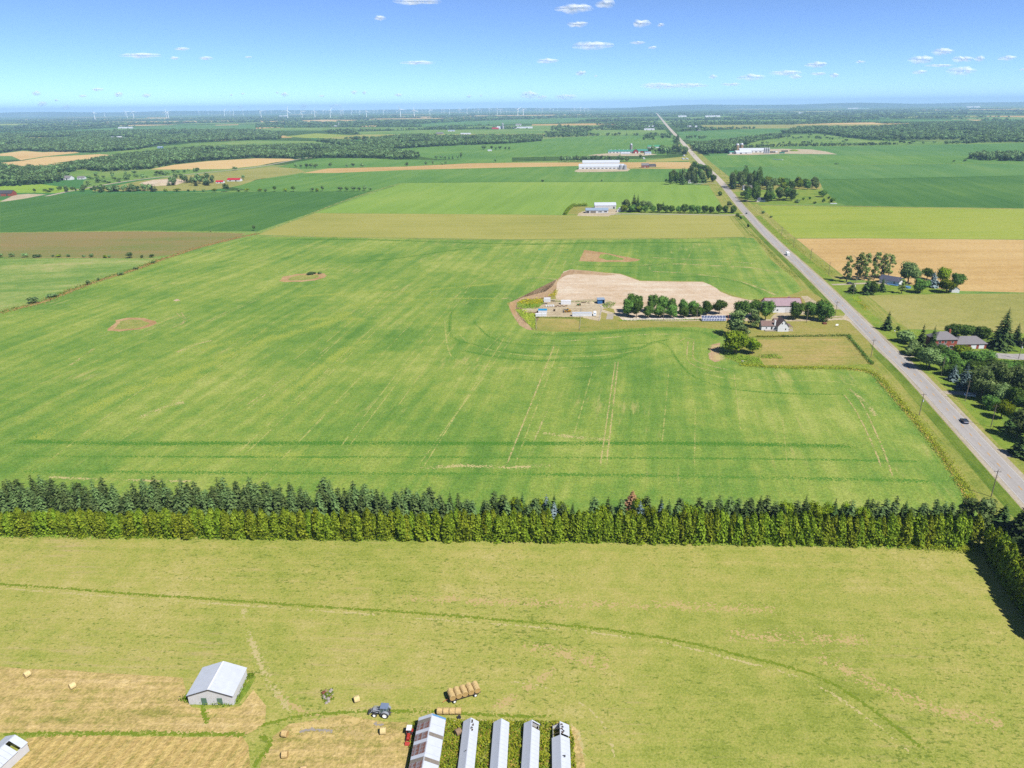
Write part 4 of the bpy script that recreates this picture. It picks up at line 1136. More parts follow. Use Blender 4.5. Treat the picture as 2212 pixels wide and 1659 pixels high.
def q_cedar(r, H, Rr, n=950, s=0.62):
    z = r.uniform(0.0, 1, n) ** 0.9
    az = r.uniform(0, 6.2832, n)
    ph = r.uniform(0, 6.28, 4)
    prof = Rr * np.clip(1.02 - z ** 3.4, 0.06, 1) * (0.86 + 0.14 * np.sin(3 * az + 7 * z + ph[0]) + 0.10 * np.sin(9 * z + 2 * az + ph[1]))
    prof *= r.uniform(0.72, 1.08, n)
    c = np.stack([np.cos(az) * prof, np.sin(az) * prof, 0.15 + z * (H - 0.3)], 1)
    nn = np.stack([np.cos(az), np.sin(az), np.full(n, 0.45)], 1)
    return leaf_quads(c, nn, s, 0.75, r, 0.55)


def lobes_for(r, H, W, n, zlo=0.28, flat=1.0):
    L = []
    for i in range(n):
        u = unit(1, r)[0]
        rad = r.uniform(0.25, 0.95) ** 0.7
        cz = zlo * H + (1 - zlo) * H * 0.5
        c = np.array([u[0] * W * 0.33 * rad, u[1] * W * 0.33 * rad, cz + u[2] * (1 - zlo) * H * 0.33 * rad])
        L.append((c, W * r.uniform(0.17, 0.27) * np.array([1, 1, flat])))
    L.append((np.array([0, 0, zlo * H + (1 - zlo) * H * 0.5]), W * 0.3 * np.array([1, 1, (1 - zlo) * H / W])))
    return L


def q_lobes(r, L, n, s, asp=0.75, jit=0.55, shell=(0.8, 1.06)):
    tot = sum(float(np.prod(rad)) ** (2 / 3) for c, rad in L)
    out = []
    for c, rad in L:
        k = max(6, int(n * float(np.prod(rad)) ** (2 / 3) / tot))
        u = unit(k, r)
        p = c + u * rad * r.uniform(shell[0], shell[1], (k, 1))
        out.append(leaf_quads(p, u + np.array([0, 0, 0.25]), s, asp, r, jit))
    return np.concatenate(out)


ICO = bmesh.new()
bmesh.ops.create_icosphere(ICO, subdivisions=1, radius=1)
ICO_T = np.array([[v.co[:] for v in f.verts] for f in ICO.faces])
ICO_Q = np.concatenate([ICO_T, ICO_T[:, 2:3]], 1)
ICO.free()


def cores(L, k=0.78):
    return np.concatenate([c + ICO_Q * rad * k for c, rad in L])


def trunk(h, r0, r1, mat, limbs=0, seed=0):
    rr = random.Random(seed)
    mb = MB()
    n = 4
    px = (0, 0, -0.2)
    for i in range(n):
        q = (rr.uniform(-.1, .1) * r0 * 3, rr.uniform(-.1, .1) * r0 * 3, h * (i + 1) / n)
        mb.cyl(px, q, r0 + (r1 - r0) * i / n, r0 + (r1 - r0) * (i + 1) / n, 7, caps=False)
        px = q
    for i in range(limbs):
        a = rr.uniform(0, 6.28); z = h * rr.uniform(0.45, 0.9); l = h * rr.uniform(0.25, 0.45)
        mb.cyl((0, 0, z), (math.cos(a) * l, math.sin(a) * l, z + l * 0.8), r0 * 0.4, r0 * 0.12, 5, caps=False)
    return mb.mesh('trunk', mat)


KIND = {}


def fit(q, H, W):
    """scale a crown to its nominal height and spread"""
    q = q.copy()
    r = np.percentile(np.hypot(q[..., 0], q[..., 1]), 98.5)
    q[..., :2] *= W / 2 / r
    q[..., 2] *= H / np.percentile(q[..., 2], 99.8)
    return q


def kind(name, H, W, make, mat, nvar, tr):
    vs = []
    for i in range(nvar):
        r = np.random.default_rng(hash_(name) + i)
        q = fit(make(r), H, W)
        vs.append((quadmesh('crown', q, M[mat]), trunk(*tr, seed=i)))
    KIND[name] = (H, W, vs)


def hash_(s):
    return sum(ord(c) * (i + 3) for i, c in enumerate(s)) % 9973


def mk_dec(H, W, n, nl, s, zlo=0.2):
    def f(r):
        L = lobes_for(r, H, W, nl, zlo)
        return np.concatenate([q_lobes(r, L, n, s), cores(L, 0.8)])
    return f


def mk_poplar(r):
    L = []
    for i in range(26):
        z = 3.5 + 16 * (i + r.uniform(0, 1)) / 26
        rad = 2.6 * (1 - 0.55 * abs(z - 10) / 10)
        a = r.uniform(0, 6.28)
        L.append((np.array([math.cos(a) * rad * r.uniform(.2, .9), math.sin(a) * rad * r.uniform(.2, .9), z]), np.array([.8, .8, 1.3]) * r.uniform(.7, 1.1)))
    return q_lobes(r, L, 1500, 0.7, 0.7, 0.6, (0.5, 1.1))


kind('cedar_tree', 9, 3.8, lambda r: q_cedar(r, 9, 1.9, 800, .72), 'cedar', 6, (8, .18, .05, M['bark']))
kind('spruce_tree', 12, 5.6, lambda r: q_conifer(r, 12, 2.9, 24, 9, .03, .36, .2, .6, .93), 'spruce', 6, (11.5, .22, .04, M['bark']))
kind('dark_spruce', 14, 6.4, lambda r: q_conifer(r, 14, 3.2, 26, 9), 'dark', 3, (13.5, .25, .04, M['bark']))
kind('norway_spruce', 24, 13, lambda r: q_conifer(r, 24, 6.5, 30, 12, 0.06, 0.24, 0.3, 0.95), 'dark', 1, (23.5, .45, .06, M['bark']))
kind('blue_spruce', 10, 5.4, lambda r: q_conifer(r, 10, 2.7, 22, 9), 'blue', 3, (9.5, .2, .04, M['bark']))
kind('pine_tree', 14, 9, lambda r: np.concatenate([q_lobes(r, L, 1500, 0.75), cores(L, .6)]) if (L := [(np.array([math.cos(a) * d, math.sin(a) * d, z]), np.array([1.9, 1.9, 1.2]) * k) for a, d, z, k in [(r.uniform(0, 6.28), (1 - z / 15.5) * 3.4 * r.uniform(.5, 1.05), z, r.uniform(.8, 1.15)) for z in np.linspace(2.5, 13.2, 20)]]) is not None else None, 'willow', 2, (12, .3, .06, M['bark'], 4))
kind('dead_spruce', 12, 5.2, lambda r: q_conifer(r, 12, 2.6), 'dead', 1, (11.5, .22, .04, M['bark']))
kind('maple_tree', 10, 9, mk_dec(10, 9, 1800, 13, 0.62, 0.04), 'maple', 5, (5, .28, .14, M['bark'], 4))
kind('willow_tree', 14, 10, mk_dec(14, 10, 2000, 16, 0.66, 0.03), 'willow', 4, (8, .35, .15, M['bark'], 5))
kind('bright_tree', 10, 9, mk_dec(10, 9, 1700, 14, 0.66, 0.1), 'bright', 3, (4, .28, .14, M['bark'], 3))
kind('poplar_tree', 20, 7, mk_poplar, 'poplar', 4, (18, .35, .08, M['pale_bark'], 5))
kind('shrub', 3, 4, mk_dec(3, 4, 420, 7, 0.45, 0.02), 'maple', 3, (1.0, .08, .05, M['bark']))
kind('bright_shrub', 3, 4, mk_dec(3, 4, 420, 7, 0.45, 0.02), 'bright', 3, (1.0, .08, .05, M['bark']))
kind('grey_shrub', 3, 4, mk_dec(3, 4, 420, 7, 0.45, 0.02), 'willow', 3, (1.0, .08, .05, M['bark']))


def merge_tree(q, tr, name, mats):
    """small far tree: crown and trunk in one mesh"""
    V = q.reshape(-1, 3)
    vs = [tuple(map(float, v)) for v in V]
    fs = [tuple(range(4 * i, 4 * i + 4)) for i in range(len(q))]
    mi = [0] * len(fs)
    o = len(vs)
    n = 5
    for z, rr in ((-.2, tr[1]), (tr[0], tr[2])):
        for i in range(n):
            vs.append((rr * math.cos(6.2832 * i / n), rr * math.sin(6.2832 * i / n), z))
    for i in range(n):
        fs.append((o + i, o + (i + 1) % n, o + n + (i + 1) % n, o + n + i)); mi.append(1)
    me = bpy.data.meshes.new(name)
    me.from_pydata(vs, [], fs)
    for mm in mats: me.materials.append(mm)
    me.polygons.foreach_set('material_index', mi)
    return me


FAR = {}


def far_kind(name, H, W, make, mat, nvar, tr):
    FAR[name] = (H, W, [merge_tree(fit(make(np.random.default_rng(hash_(name) + 50 + i)), H, W), tr, name, [M[mat], M['bark']]) for i in range(nvar)])


def mk_far_dec(H, W, n=110, s=1.5, nl=5):
    def f(r):
        L = lobes_for(r, H, W, nl, 0.12)
        return np.concatenate([q_lobes(r, L, n, s, 0.8, 0.5), cores(L[-3:], 0.8)])
    return f


far_kind('broadleaf_tree', 12, 9, mk_far_dec(12, 9), 'wood', 4, (4, .3, .2))
far_kind('conifer_tree', 14, 6, lambda r: q_conifer(r, 14, 3.2, 12, 6, .05, .5), 'woodc', 3, (13, .25, .05))
far_kind('field_bush', 3, 4, mk_far_dec(3, 4, 80, .8, 4), 'wood', 3, (.8, .08, .05))
far_kind('bright_broadleaf', 12, 9, mk_far_dec(12, 9), 'maple', 3, (4, .3, .2))
far_kind('bright_bush', 3, 4, mk_far_dec(3, 4, 80, .8, 4), 'bright', 2, (.8, .08, .05))

TRS = random.Random(11)


def tree(kd, loc, h, w, label, group=None, name=None, cat='tree'):
    """one tree: an empty with crown and trunk"""
    H, W, vs = KIND[kd]
    cr, tr = TRS.choice(vs)
    o = thing(name or kd, label, cat, (loc[0], loc[1], 0), TRS.uniform(0, 6.28), group)
    o.scale = (w / W, w / W, h / H)
    for nm, me in (('crown', cr), ('trunk', tr)):
        link(bpy.data.objects.new(nm, me), o)
    return o


def far_tree(kd, loc, h, w, label, group=None, cat='tree', name=None):
    H, W, vs = FAR[kd]
    o = bpy.data.objects.new(name or kd, TRS.choice(vs))
    link(o)
    o.location = (loc[0], loc[1], 0)
    o.rotation_euler = (0, 0, TRS.uniform(0, 6.28))
    o.scale = (w / W, w / W, h / H)
    return tag(o, label, cat, group)


def dtree(kd, x, y, hp, wp, label, group=None, **kw):
    p = P(x, y)
    s = mpp(p)
    return tree(kd, p, hgt(p, hp), wp * s * ((1.32 if x > 1930 else 1.16) if kd in ('maple_tree', 'willow_tree') else 1.08), label, group, **kw)


def dfar(kd, x, y, hp, wp, label, group=None, **kw):
    p = P(x, y)
    return far_tree(kd, p, hgt(p, hp), wp * mpp(p), label, group, **kw)


# --- cedar row along the hay field and the spruce belt behind it
A, B = P(-45, 1155), P(2098, 1181)
Lr = (B - A).length
dirr = (B - A).normalized()
nrm = Vector((-dirr.y, dirr.x, 0))
n = int(Lr / 1.75)
for i in range(n):
    s = i / (n - 1)
    p = A + (B - A) * s + dirr * TRS.uniform(-.9, .9) + nrm * (1.2 + TRS.uniform(-.9, .5))
    h = (9.2 + 2.0 * min(1, s * 1.5)) * TRS.uniform(0.84, 1.1)
    tree('cedar_tree', p, h, TRS.uniform(4.0, 5.4), 'bright yellow green cedar in the dense row along the far edge of the hay field', 'cedars in the hedge row along the hay field')
LABSP = 'grey green spruce in the planted belt behind the cedar row'


def topy(x):
    pass


spr = 0
for row, (dn, dens) in enumerate(((4.2, 3.0), (7.4, 3.1), (10.8, 3.2), (14.0, 3.6))):
    k = int(Lr / dens)
    for i in range(k):
        s = (i + TRS.uniform(-.25, .25)) / k
        if s < 0 or s > 1: continue
        right = s > 0.48
        # gaps seen in the belt
        xd = s * 2212
        if row >= 2 and (285 < xd < 325 or 410 < xd < 438 or 650 < xd < 675 or 735 < xd < 755 or 880 < xd < 945 or 1030 < xd < 1080):
            if row == 3 or TRS.random() < 0.6: continue
        if right:
            if row >= 2: continue
            if TRS.random() < (0.2 if row == 1 else 0.1): continue
        else:
            if TRS.random() < 0.08: continue
        p = A + (B - A) * s + nrm * (dn + TRS.uniform(-.7, .7)) + dirr * TRS.uniform(-.5, .5)
        h = TRS.uniform(11.5, 15.2) if not right else TRS.uniform(11, 14)
        if abs(xd - 1378) < 16: continue
        kd = 'spruce_tree'
        lab = LABSP
        q = TRS.random()
        if right and q < 0.3:
            kd, lab = 'dark_spruce', 'dark green spruce in the planted belt behind the cedar row'
        elif right and q > 0.985:
            kd, lab = 'blue_spruce', 'bluish spruce in the planted belt behind the cedar row'
        elif right and q > 0.78:
            kd, lab = 'bright_tree', 'bushy leafy tree among the spruces behind the cedar row'
        tree(kd, p, h * (0.85 if kd == 'bright_tree' else 1), TRS.uniform(5.2, 7.4), lab, 'trees in the planted belt behind the cedar row')
dtree('dead_spruce', 1364, 1114, 52, 46, 'dead rust brown spruce standing out of the belt behind the cedar row')
for x, y, hp in ((705, 1082, 42), (300, 1105, 36), (580, 1090, 40)):
    p = P(x, y)
    tree('dead_spruce', p, hgt(p, hp) * .8, 3.0, 'dying pale brown spruce inside the green belt, one of three', 'half dead spruces in the belt')
# --- corner by the road and the hedge running down the right side
for i, (x, y, h, w) in enumerate([(2120, 1140, 62, 50), (2158, 1150, 62, 54), (2085, 1128, 52, 44), (2195, 1175, 85, 70), (2230, 1230, 90, 74), (2260, 1200, 80, 70)]):
    dtree('dark_spruce' if i % 2 else 'pine_tree', x, y, h, w, ['bushy pine at the corner of the hay field, left of the pole foot', 'dark spruce at the field corner beside the road', 'pine where spruce belt and crop field corner meet',
          'large dark conifer at the right edge beside the road', 'big pine at the right edge below the road bend', 'dark conifer half outside the right edge'][i])
HA, HB = P(2128, 1190), P(2262, 1395)
n = int((HB - HA).length / 2.0)
for i in range(n):
    p = HA.lerp(HB, i / (n - 1))
    d = (HB - HA).normalized()
    for side in (0, 1):
        tree('cedar_tree', p + Vector((-d.y, d.x, 0)) * (side * 2.2), TRS.uniform(8.5, 10.5), TRS.uniform(3.8, 4.6), 'tall cedar in the dark hedge running down the right side of the hay field', 'cedars in the hedge at the right side of the hay field')

# --- farmstead trees
G1 = 'round maples in the rows beside the gravel drive'
back = [(230, 345, 265, 150), (350, 345, 240, 130), (525, 345, 250, 150), (680, 345, 232, 140), (800, 350, 212, 140), (960, 355, 195, 130), (1095, 360, 185, 150), (1290, 368, 190, 140), (1460, 362, 195, 175)]
front = [(210, 395, 240, 165), (320, 412, 220, 140), (470, 415, 165, 150), (630, 412, 158, 160), (800, 415, 180, 160), (970, 415, 150, 140), (1100, 400, 140, 120), (1195, 395, 140, 110)]
for rown, rows in (('back', back), ('front', front)):
    for i, (x, y, h, w) in enumerate(rows):
        dtree('maple_tree', 1324.8 + x * .15625, 622 + y * .15625, h * .15625, w * .15625 * 1.06, '%s maple from the left in the %s row beside the gravel drive' % (ORD[i], rown), G1)
for x, y, h, w, kd, lab in [
    (1600, 689, 41, 32, 'maple_tree', 'dark round maple just right of the solar panels'), (1626, 686, 38, 32, 'maple_tree', 'dark maple left of the barn, middle of three'), (1653, 692, 42, 30, 'maple_tree', 'dark maple touching the left end of the barn'),
    (1719, 690, 38, 32, 'maple_tree', 'round maple in front of the right end of the barn'), (1750, 689, 37, 30, 'maple_tree', 'round maple between two others right of the barn'), (1777, 694, 45, 37, 'maple_tree', 'largest round maple at the drive mouth by the road'),
    (1590, 727, 56, 46, 'pine_tree', 'big grey green pine between solar panels and farmhouse'), (1626, 706, 38, 28, 'pine_tree', 'smaller pine left of the farmhouse'), (1603, 735, 30, 26, 'pine_tree', 'low pine behind the bright bushes'),
    (1587, 764, 48, 50, 'bright_tree', 'large bright yellow green bush at the edge of the crop'), (1625, 765, 34, 34, 'bright_tree', 'bright green bush right of the larger one'),
    (1840, 632, 22, 22, 'dark_spruce', 'dark spruce at the left foot of the poplars')]:
    dtree(kd, x, y, h, w, lab)
# --- poplar homestead
for i, (x, y, h, w) in enumerate([(1828, 610, 56, 22), (1850, 606, 59, 24), (1867, 605, 57, 20), (1888, 604, 58, 22), (1902, 602, 53, 20), (1918, 600, 50, 22)]):
    dtree('poplar_tree', x, y, h, w, '%s tall thin poplar from the road in the row before the wheat' % ORD[i], 'tall poplars by the dark roofed house')
for x, y, h, w, kd, lab in [
    (1872, 635, 39, 26, 'dark_spruce', 'dark spruce beside the roadside pole in front of the poplars'), (1884, 636, 29, 20, 'maple_tree', 'small leafy tree right of the dark roadside spruce'), (1904, 630, 30, 18, 'dark_spruce', 'narrow dark tree left of the dark roofed house'),
    (1960, 613, 46, 38, 'willow_tree', 'tall airy tree right of the dark roofed house'), (1947, 634, 31, 18, 'poplar_tree', 'thin light tree in front of the dark roofed house'), (1987, 633, 31, 28, 'maple_tree', 'ball shaped green tree on the lawn'),
    (2002, 604, 24, 22, 'maple_tree', 'round dark tree by the wheat edge'), (2014, 620, 35, 26, 'blue_spruce', 'blue spruce on the lawn by the wheat'), (2033, 613, 36, 32, 'bright_tree', 'light green tree behind the blue spruce'),
    (2043, 633, 29, 35, 'bright_tree', 'spreading bright tree left of the small white shed'), (2066, 621, 31, 27, 'maple_tree', 'green tree behind the small white shed'),
    (1915, 713, 42, 22, 'dark_spruce', 'lone leaning spruce casting its shadow on the road'), (1939, 714, 10, 9, 'shrub', 'small round bush by the mailbox'),
    # brick house
    (1953, 740, 25, 48, 'grey_shrub', 'wide grey green shrub group beside the road'), (1968, 766, 28, 40, 'grey_shrub', 'rounded pale shrub left of the brick house'),
    (1986, 757, 57, 28, 'dark_spruce', 'dense dark conifer left of the brick house'), (2010, 760, 57, 24, 'dark_spruce', 'dark conifer hiding the left side of the brick house'), (2005, 798, 46, 42, 'willow_tree', 'pale leafy tree in front of the brick house'),
    (1985, 780, 30, 26, 'maple_tree', 'dark green tree between road and brick house'), (2030, 800, 36, 26, 'maple_tree', 'dark tree below the brick house door'),
    (2058, 728, 29, 28, 'maple_tree', 'dark tree behind the brick house roof'), (2085, 731, 29, 32, 'maple_tree', 'dark bushy tree behind the garage roof'), (2104, 733, 27, 24, 'maple_tree', 'leafy tree behind the garage end'), (2119, 738, 32, 26, 'maple_tree', 'tree at the right end of the garage'),
    (2160, 752, 88, 56, 'norway_spruce', 'very tall dark spruce right of the brick house'), (2192, 742, 45, 24, 'dark_spruce', 'slim dark spruce right of the very tall one'), (2213, 749, 38, 24, 'dark_spruce', 'dark spruce cut by the right edge'),
    (2073, 778, 33, 36, 'bright_tree', 'bright rounded tree in front of the garage'), (2050, 786, 30, 32, 'maple_tree', 'dark tree before the brick front'), (2093, 788, 32, 32, 'maple_tree', 'dense tree below the garage doors'), (2122, 790, 33, 34, 'maple_tree', 'dense tree left of the paved court'),
    (2055, 812, 26, 32, 'maple_tree', 'dark tree behind the first blue spruce'), (2140, 800, 26, 34, 'maple_tree', 'dark tree below the paved court'), (2170, 805, 28, 36, 'maple_tree', 'dark tree by the yard pole'), (2200, 808, 30, 38, 'maple_tree', 'dark tree at the right edge below the court'),
    (2058, 822, 36, 24, 'blue_spruce', 'silvery blue spruce nearest the road pole'), (2080, 840, 55, 30, 'blue_spruce', 'tallest silvery blue spruce of the roadside three'), (2097, 828, 30, 18, 'blue_spruce', 'small blue spruce right of the tall one'),
    (2110, 838, 40, 34, 'willow_tree', 'pale tree right of the blue spruces'), (2118, 862, 66, 42, 'willow_tree', 'tall grey green tree above the shaded drive'), (2147, 860, 78, 44, 'willow_tree', 'tall grey green tree in the wood at the right'),
    (2176, 862, 74, 44, 'willow_tree', 'broad grey green tree near the right edge'), (2203, 866, 78, 46, 'willow_tree', 'grey green tree cut by the right edge'), (2135, 830, 50, 38, 'willow_tree', 'leafy tree deep in the wood at the right'), (2165, 832, 50, 40, 'maple_tree', 'dark tree deep in the wood at the right'),
    (2195, 835, 48, 40, 'maple_tree', 'dark tree behind the last grey green one'), (2162, 904, 40, 38, 'bright_tree', 'bright yellow green tree by the roadside pole'), (2140, 885, 30, 30, 'maple_tree', 'dark tree over the shaded lawn'),
    (2196, 946, 62, 44, 'pine_tree', 'brownish grey pine at the right edge by the road'), (2205, 985, 52, 44, 'dark_spruce', 'dark conifer at the right edge above the drive mouth'), (2180, 930, 36, 30, 'dark_spruce', 'dark conifer behind the brownish pine'), (2222, 905, 50, 46, 'maple_tree', 'dark tree half outside the right edge'),
    (2235, 960, 55, 50, 'maple_tree', 'dark tree outside the right edge shading the lawn')]:
    dtree(kd, x, y, h, w, lab, cat='shrub' if 'shrub' in kd else 'tree')
for i, (x, y, h, w, kd) in enumerate([(2108, 815, 34, 34, 'maple_tree'), (2128, 838, 46, 36, 'willow_tree'), (2150, 842, 52, 38, 'willow_tree'), (2185, 848, 56, 40, 'willow_tree'), (2210, 846, 58, 42, 'maple_tree'), (2105, 852, 40, 30, 'willow_tree'), (2190, 815, 36, 40, 'maple_tree'),
                                      (2155, 815, 34, 40, 'maple_tree'), (2075, 806, 28, 32, 'maple_tree'), (2030, 775, 32, 30, 'maple_tree'), (2005, 775, 40, 30, 'dark_spruce'), (2225, 880, 62, 46, 'willow_tree'), (2160, 875, 46, 36, 'willow_tree'), (2190, 885, 50, 40, 'maple_tree')]):
    dtree(kd, x, y, h, w, 'tree crowded into the roadside wood below the brick house', 'trees crowded into the roadside wood')

# --- hedges round the mown lot
def hedge(label, dpts, wd, ht, mat='maple', name='hedge', cat='hedge', dens=26, s=0.5):
    ln = smooth_line([P(*p) for p in dpts], 1.0)
    r = np.random.default_rng(len(label))
    qs = []
    for p in ln:
        k = dens
        u = unit(k, r)
        hh = ht * r.uniform(0.6, 1.1)
        c = np.array([p.x, p.y, hh * 0.5]) + u * np.array([wd * .6, wd * .6, hh * .55])
        c[:, 2] = np.abs(c[:, 2]) + 0.05
        qs.append(leaf_quads(c, u + np.array([0, 0, .4]), s, .8, r))
    return tag(link(bpy.data.objects.new(name, quadmesh(name, np.concatenate(qs), M[mat]))), label, cat)


hedge('low leafy hedge between farmhouse lawn and mown lot', [(1692, 728), (1760, 727), (1836, 726)], 1.5, 1.5)
hedge('low vine row on a fence below the farmhouse', [(1635, 728), (1660, 728.5), (1692, 728)], 1.2, 1.2, 'bright')
hedge('low dark hedge slanting along the right side of the lot', [(1833, 729), (1850, 748), (1868, 770), (1884, 788)], 1.5, 1.6)
hedge('dense leafy vegetable patch in the corner of the lot', [(1648, 771), (1665, 771.5), (1680, 771.5)], 4.5, 1.1, 'weed_dark', 'garden_bed', 'garden bed', 60)
hedge('clipped yellow green hedge arm running towards the hay field', [(1221, 464), (1227, 455), (1235, 448)], 4.0, 3.8, 'cedar', dens=60, s=.9)
hedge('clipped dark hedge arm behind the two grey sheds', [(1237, 446.5), (1250, 445.8), (1266, 445.3)], 4.0, 4.2, 'cedar', dens=60, s=.9)
hedge('overgrown fence line along the lane in front of the maples', [(1338, 693.5), (1400, 693), (1515, 691)], 0.9, .8, 'weed_dark', 'fence_growth', 'weeds', 14)


def weeds(label, poly, n, h, mat, name='weeds', s=0.5, jit=0.5):
    r = np.random.default_rng(len(label) + n)
    pts = fill_poly(poly, n, r)
    k = .5 + .5 * np.sin(pts[:, 0] * .9 + 1.7 * np.sin(pts[:, 1] * .5)) * np.sin(pts[:, 1] * 1.1 + 2 * np.sin(pts[:, 0] * .37))
    pts = pts[r.uniform(0, 1, len(pts)) < .25 + k]
    k = .25 + 1.2 * np.abs(np.sin(pts[:, 0] * .8 + np.sin(pts[:, 1])) * np.sin(pts[:, 1] * .7))
    c = np.concatenate([pts, (r.uniform(0.1, 1, len(pts)) * h * k)[:, None]], 1)
    q = leaf_quads(c, np.array([0, 0, 1.0]) + np.zeros((len(pts), 3)), s, .55, r, jit + .3)
    q[:, :, 2] = np.maximum(q[:, :, 2], 0.03)
    return tag(link(bpy.data.objects.new(name, quadmesh(name, q, M[mat]))), label, kind='stuff')


def weed_line(label, dpts, wd, n, h, mat, s=.5, off=0.0):
    ln = smooth_line([P(*p) for p in dpts], 2.0)
    r = np.random.default_rng(len(label) + n)
    i = r.integers(0, len(ln) - 1, n)
    a = np.array([(p.x, p.y) for p in ln])
    p = a[i] + (a[i + 1] - a[i]) * r.uniform(0, 1, (n, 1)) + r.normal(0, wd / 2, (n, 2))
    clump = 0.35 + 0.65 * np.abs(np.sin(p[:, 0] * .31 + 2) * np.sin(p[:, 1] * .23))
    c = np.concatenate([p, (r.uniform(0.05, 1, n) * h * clump)[:, None]], 1)
    q = leaf_quads(c, np.array([0, 0, 1.0]) + np.zeros((n, 3)), s, .55, r, .8)
    q[:, :, 2] = np.maximum(q[:, :, 2], 0.03)
    return tag(link(bpy.data.objects.new('weeds', quadmesh('weeds', q, M[mat]))), label, kind='stuff')


weed_line('tall green weeds along the right edge of the big crop field', [(2095, 1085), (2085, 1055), (2040, 990), (1990, 922), (1940, 862), (1905, 822), (1885, 806), (1840, 797), (1700, 795.5), (1600, 789)], 2.4, 5200, 1.5, 'weed', .6)
weed_line('dry brown grass along the outer edge of the crop field', [(2090, 1078), (2036, 990), (1984, 922), (1932, 862), (1898, 824), (1878, 806), (1830, 798)], 1.3, 1500, .7, 'drygrass', .5)
weed_line('dry grass and weeds along the slanting left boundary of the crop field', [(0, 677), (60, 661.5), (100, 650), (195, 613), (290, 583), (345, 562.5), (430, 535), (516, 513.5), (556, 505)], 5, 2600, 1.1, 'drygrass', .9)
weed_line('green brambles along the slanting left boundary', [(0, 674), (100, 648), (195, 611), (290, 581), (345, 561)], 4, 1100, 1.6, 'weed_dark', .9)
weed_line('weeds and grass at the foot of the cedar row', [(-40, 1159), (500, 1163), (1106, 1168), (1700, 1178), (2095, 1186)], 1.2, 5000, .8, 'weed_dark', .5)
weed_line('rank green grass at the right end of the cedar row', [(1960, 1180), (2040, 1184), (2100, 1190)], 2.2, 1500, 1.4, 'weed', .5)
weed_line('bushy weeds along the far right edge of the crop field', [(1622, 507), (1640, 520), (1660, 542), (1690, 575), (1725, 600)], 2.5, 700, 1.8, 'weed_dark', .8)
weed_line('goldenrod and weeds in the right roadside ditch', [(1590, 425), (1640, 470), (1690, 512), (1740, 548), (1800, 598)], 5, 1600, 1.0, 'weed', .8)
weeds('tall weeds between the low sheds', [P(930, 1553), P(1106, 1556), P(1228, 1560), P(1240, 1600), P(1250, 1740), P(870, 1740), P(890, 1560)], 20000, 0.7, 'weed', s=.55)
weeds('darker nettles between the low sheds', [P(940, 1556), P(1106, 1560), P(1230, 1563), P(1246, 1740), P(880, 1740)], 4000, 0.9, 'weed_dark', s=.5)
weeds('dry grass between the low sheds', [P(940, 1556), P(1106, 1560), P(1230, 1563), P(1246, 1740), P(880, 1740)], 3500, .5, 'drygrass', s=.5)
weed_line('weeds hugging the walls of the white shed', [(399, 1508), (408, 1514), (455, 1519), (500, 1520), (514, 1502), (532, 1468), (545, 1458)], .9, 900, 1.5, 'weed_dark', .5)
weeds('yellow goldenrod left of the equipment yard', [P(1116, 654), P(1135, 647), P(1175, 646), P(1172, 655), P(1140, 660)], 1300, 1.2, 'goldenrod', s=.7)
weeds('green weeds left of the equipment yard', [P(1120, 662), P(1140, 656), P(1170, 660), P(1160, 667), P(1130, 668)], 900, 1.6, 'weed_dark', s=.7)
weeds('weeds on the bank below the equipment yard', [P(1116, 670), P(1128, 668), P(1160, 679), P(1156, 690), P(1156, 712), P(1142, 700)], 1500, .9, 'weed', s=.6)
weeds('yellow weeds at the left edge of the bare earth', [P(1184, 640), P(1199, 628), P(1206, 627), P(1202, 641)], 400, 1.2, 'goldenrod', s=.7)
weeds('weeds right of the blue hut', [P(1300, 660), P(1315, 652), P(1330, 655), P(1325, 664), P(1308, 668)], 500, 1.3, 'weed_dark', s=.7)
weeds('rank weeds below the bright bushes', [P(1562, 762), P(1600, 766), P(1640, 776), P(1650, 788), P(1606, 788), P(1568, 772)], 1800, 1.0, 'weed_dark', s=.6)
weed_line('weed line along the front of the equipment yard', [(1157, 686), (1200, 686), (1258, 688)], .8, 700, 1.0, 'weed_dark', .5)
weed_line('weed line behind the equipment yard', [(1176, 650), (1240, 652), (1300, 652)], 1.2, 500, 1.0, 'weed_dark', .6)
weeds('goldenrod on the right verge', [P(1840, 642), P(1852, 638), P(1880, 668), P(1868, 672)], 500, .7, 'goldenrod', s=.6)

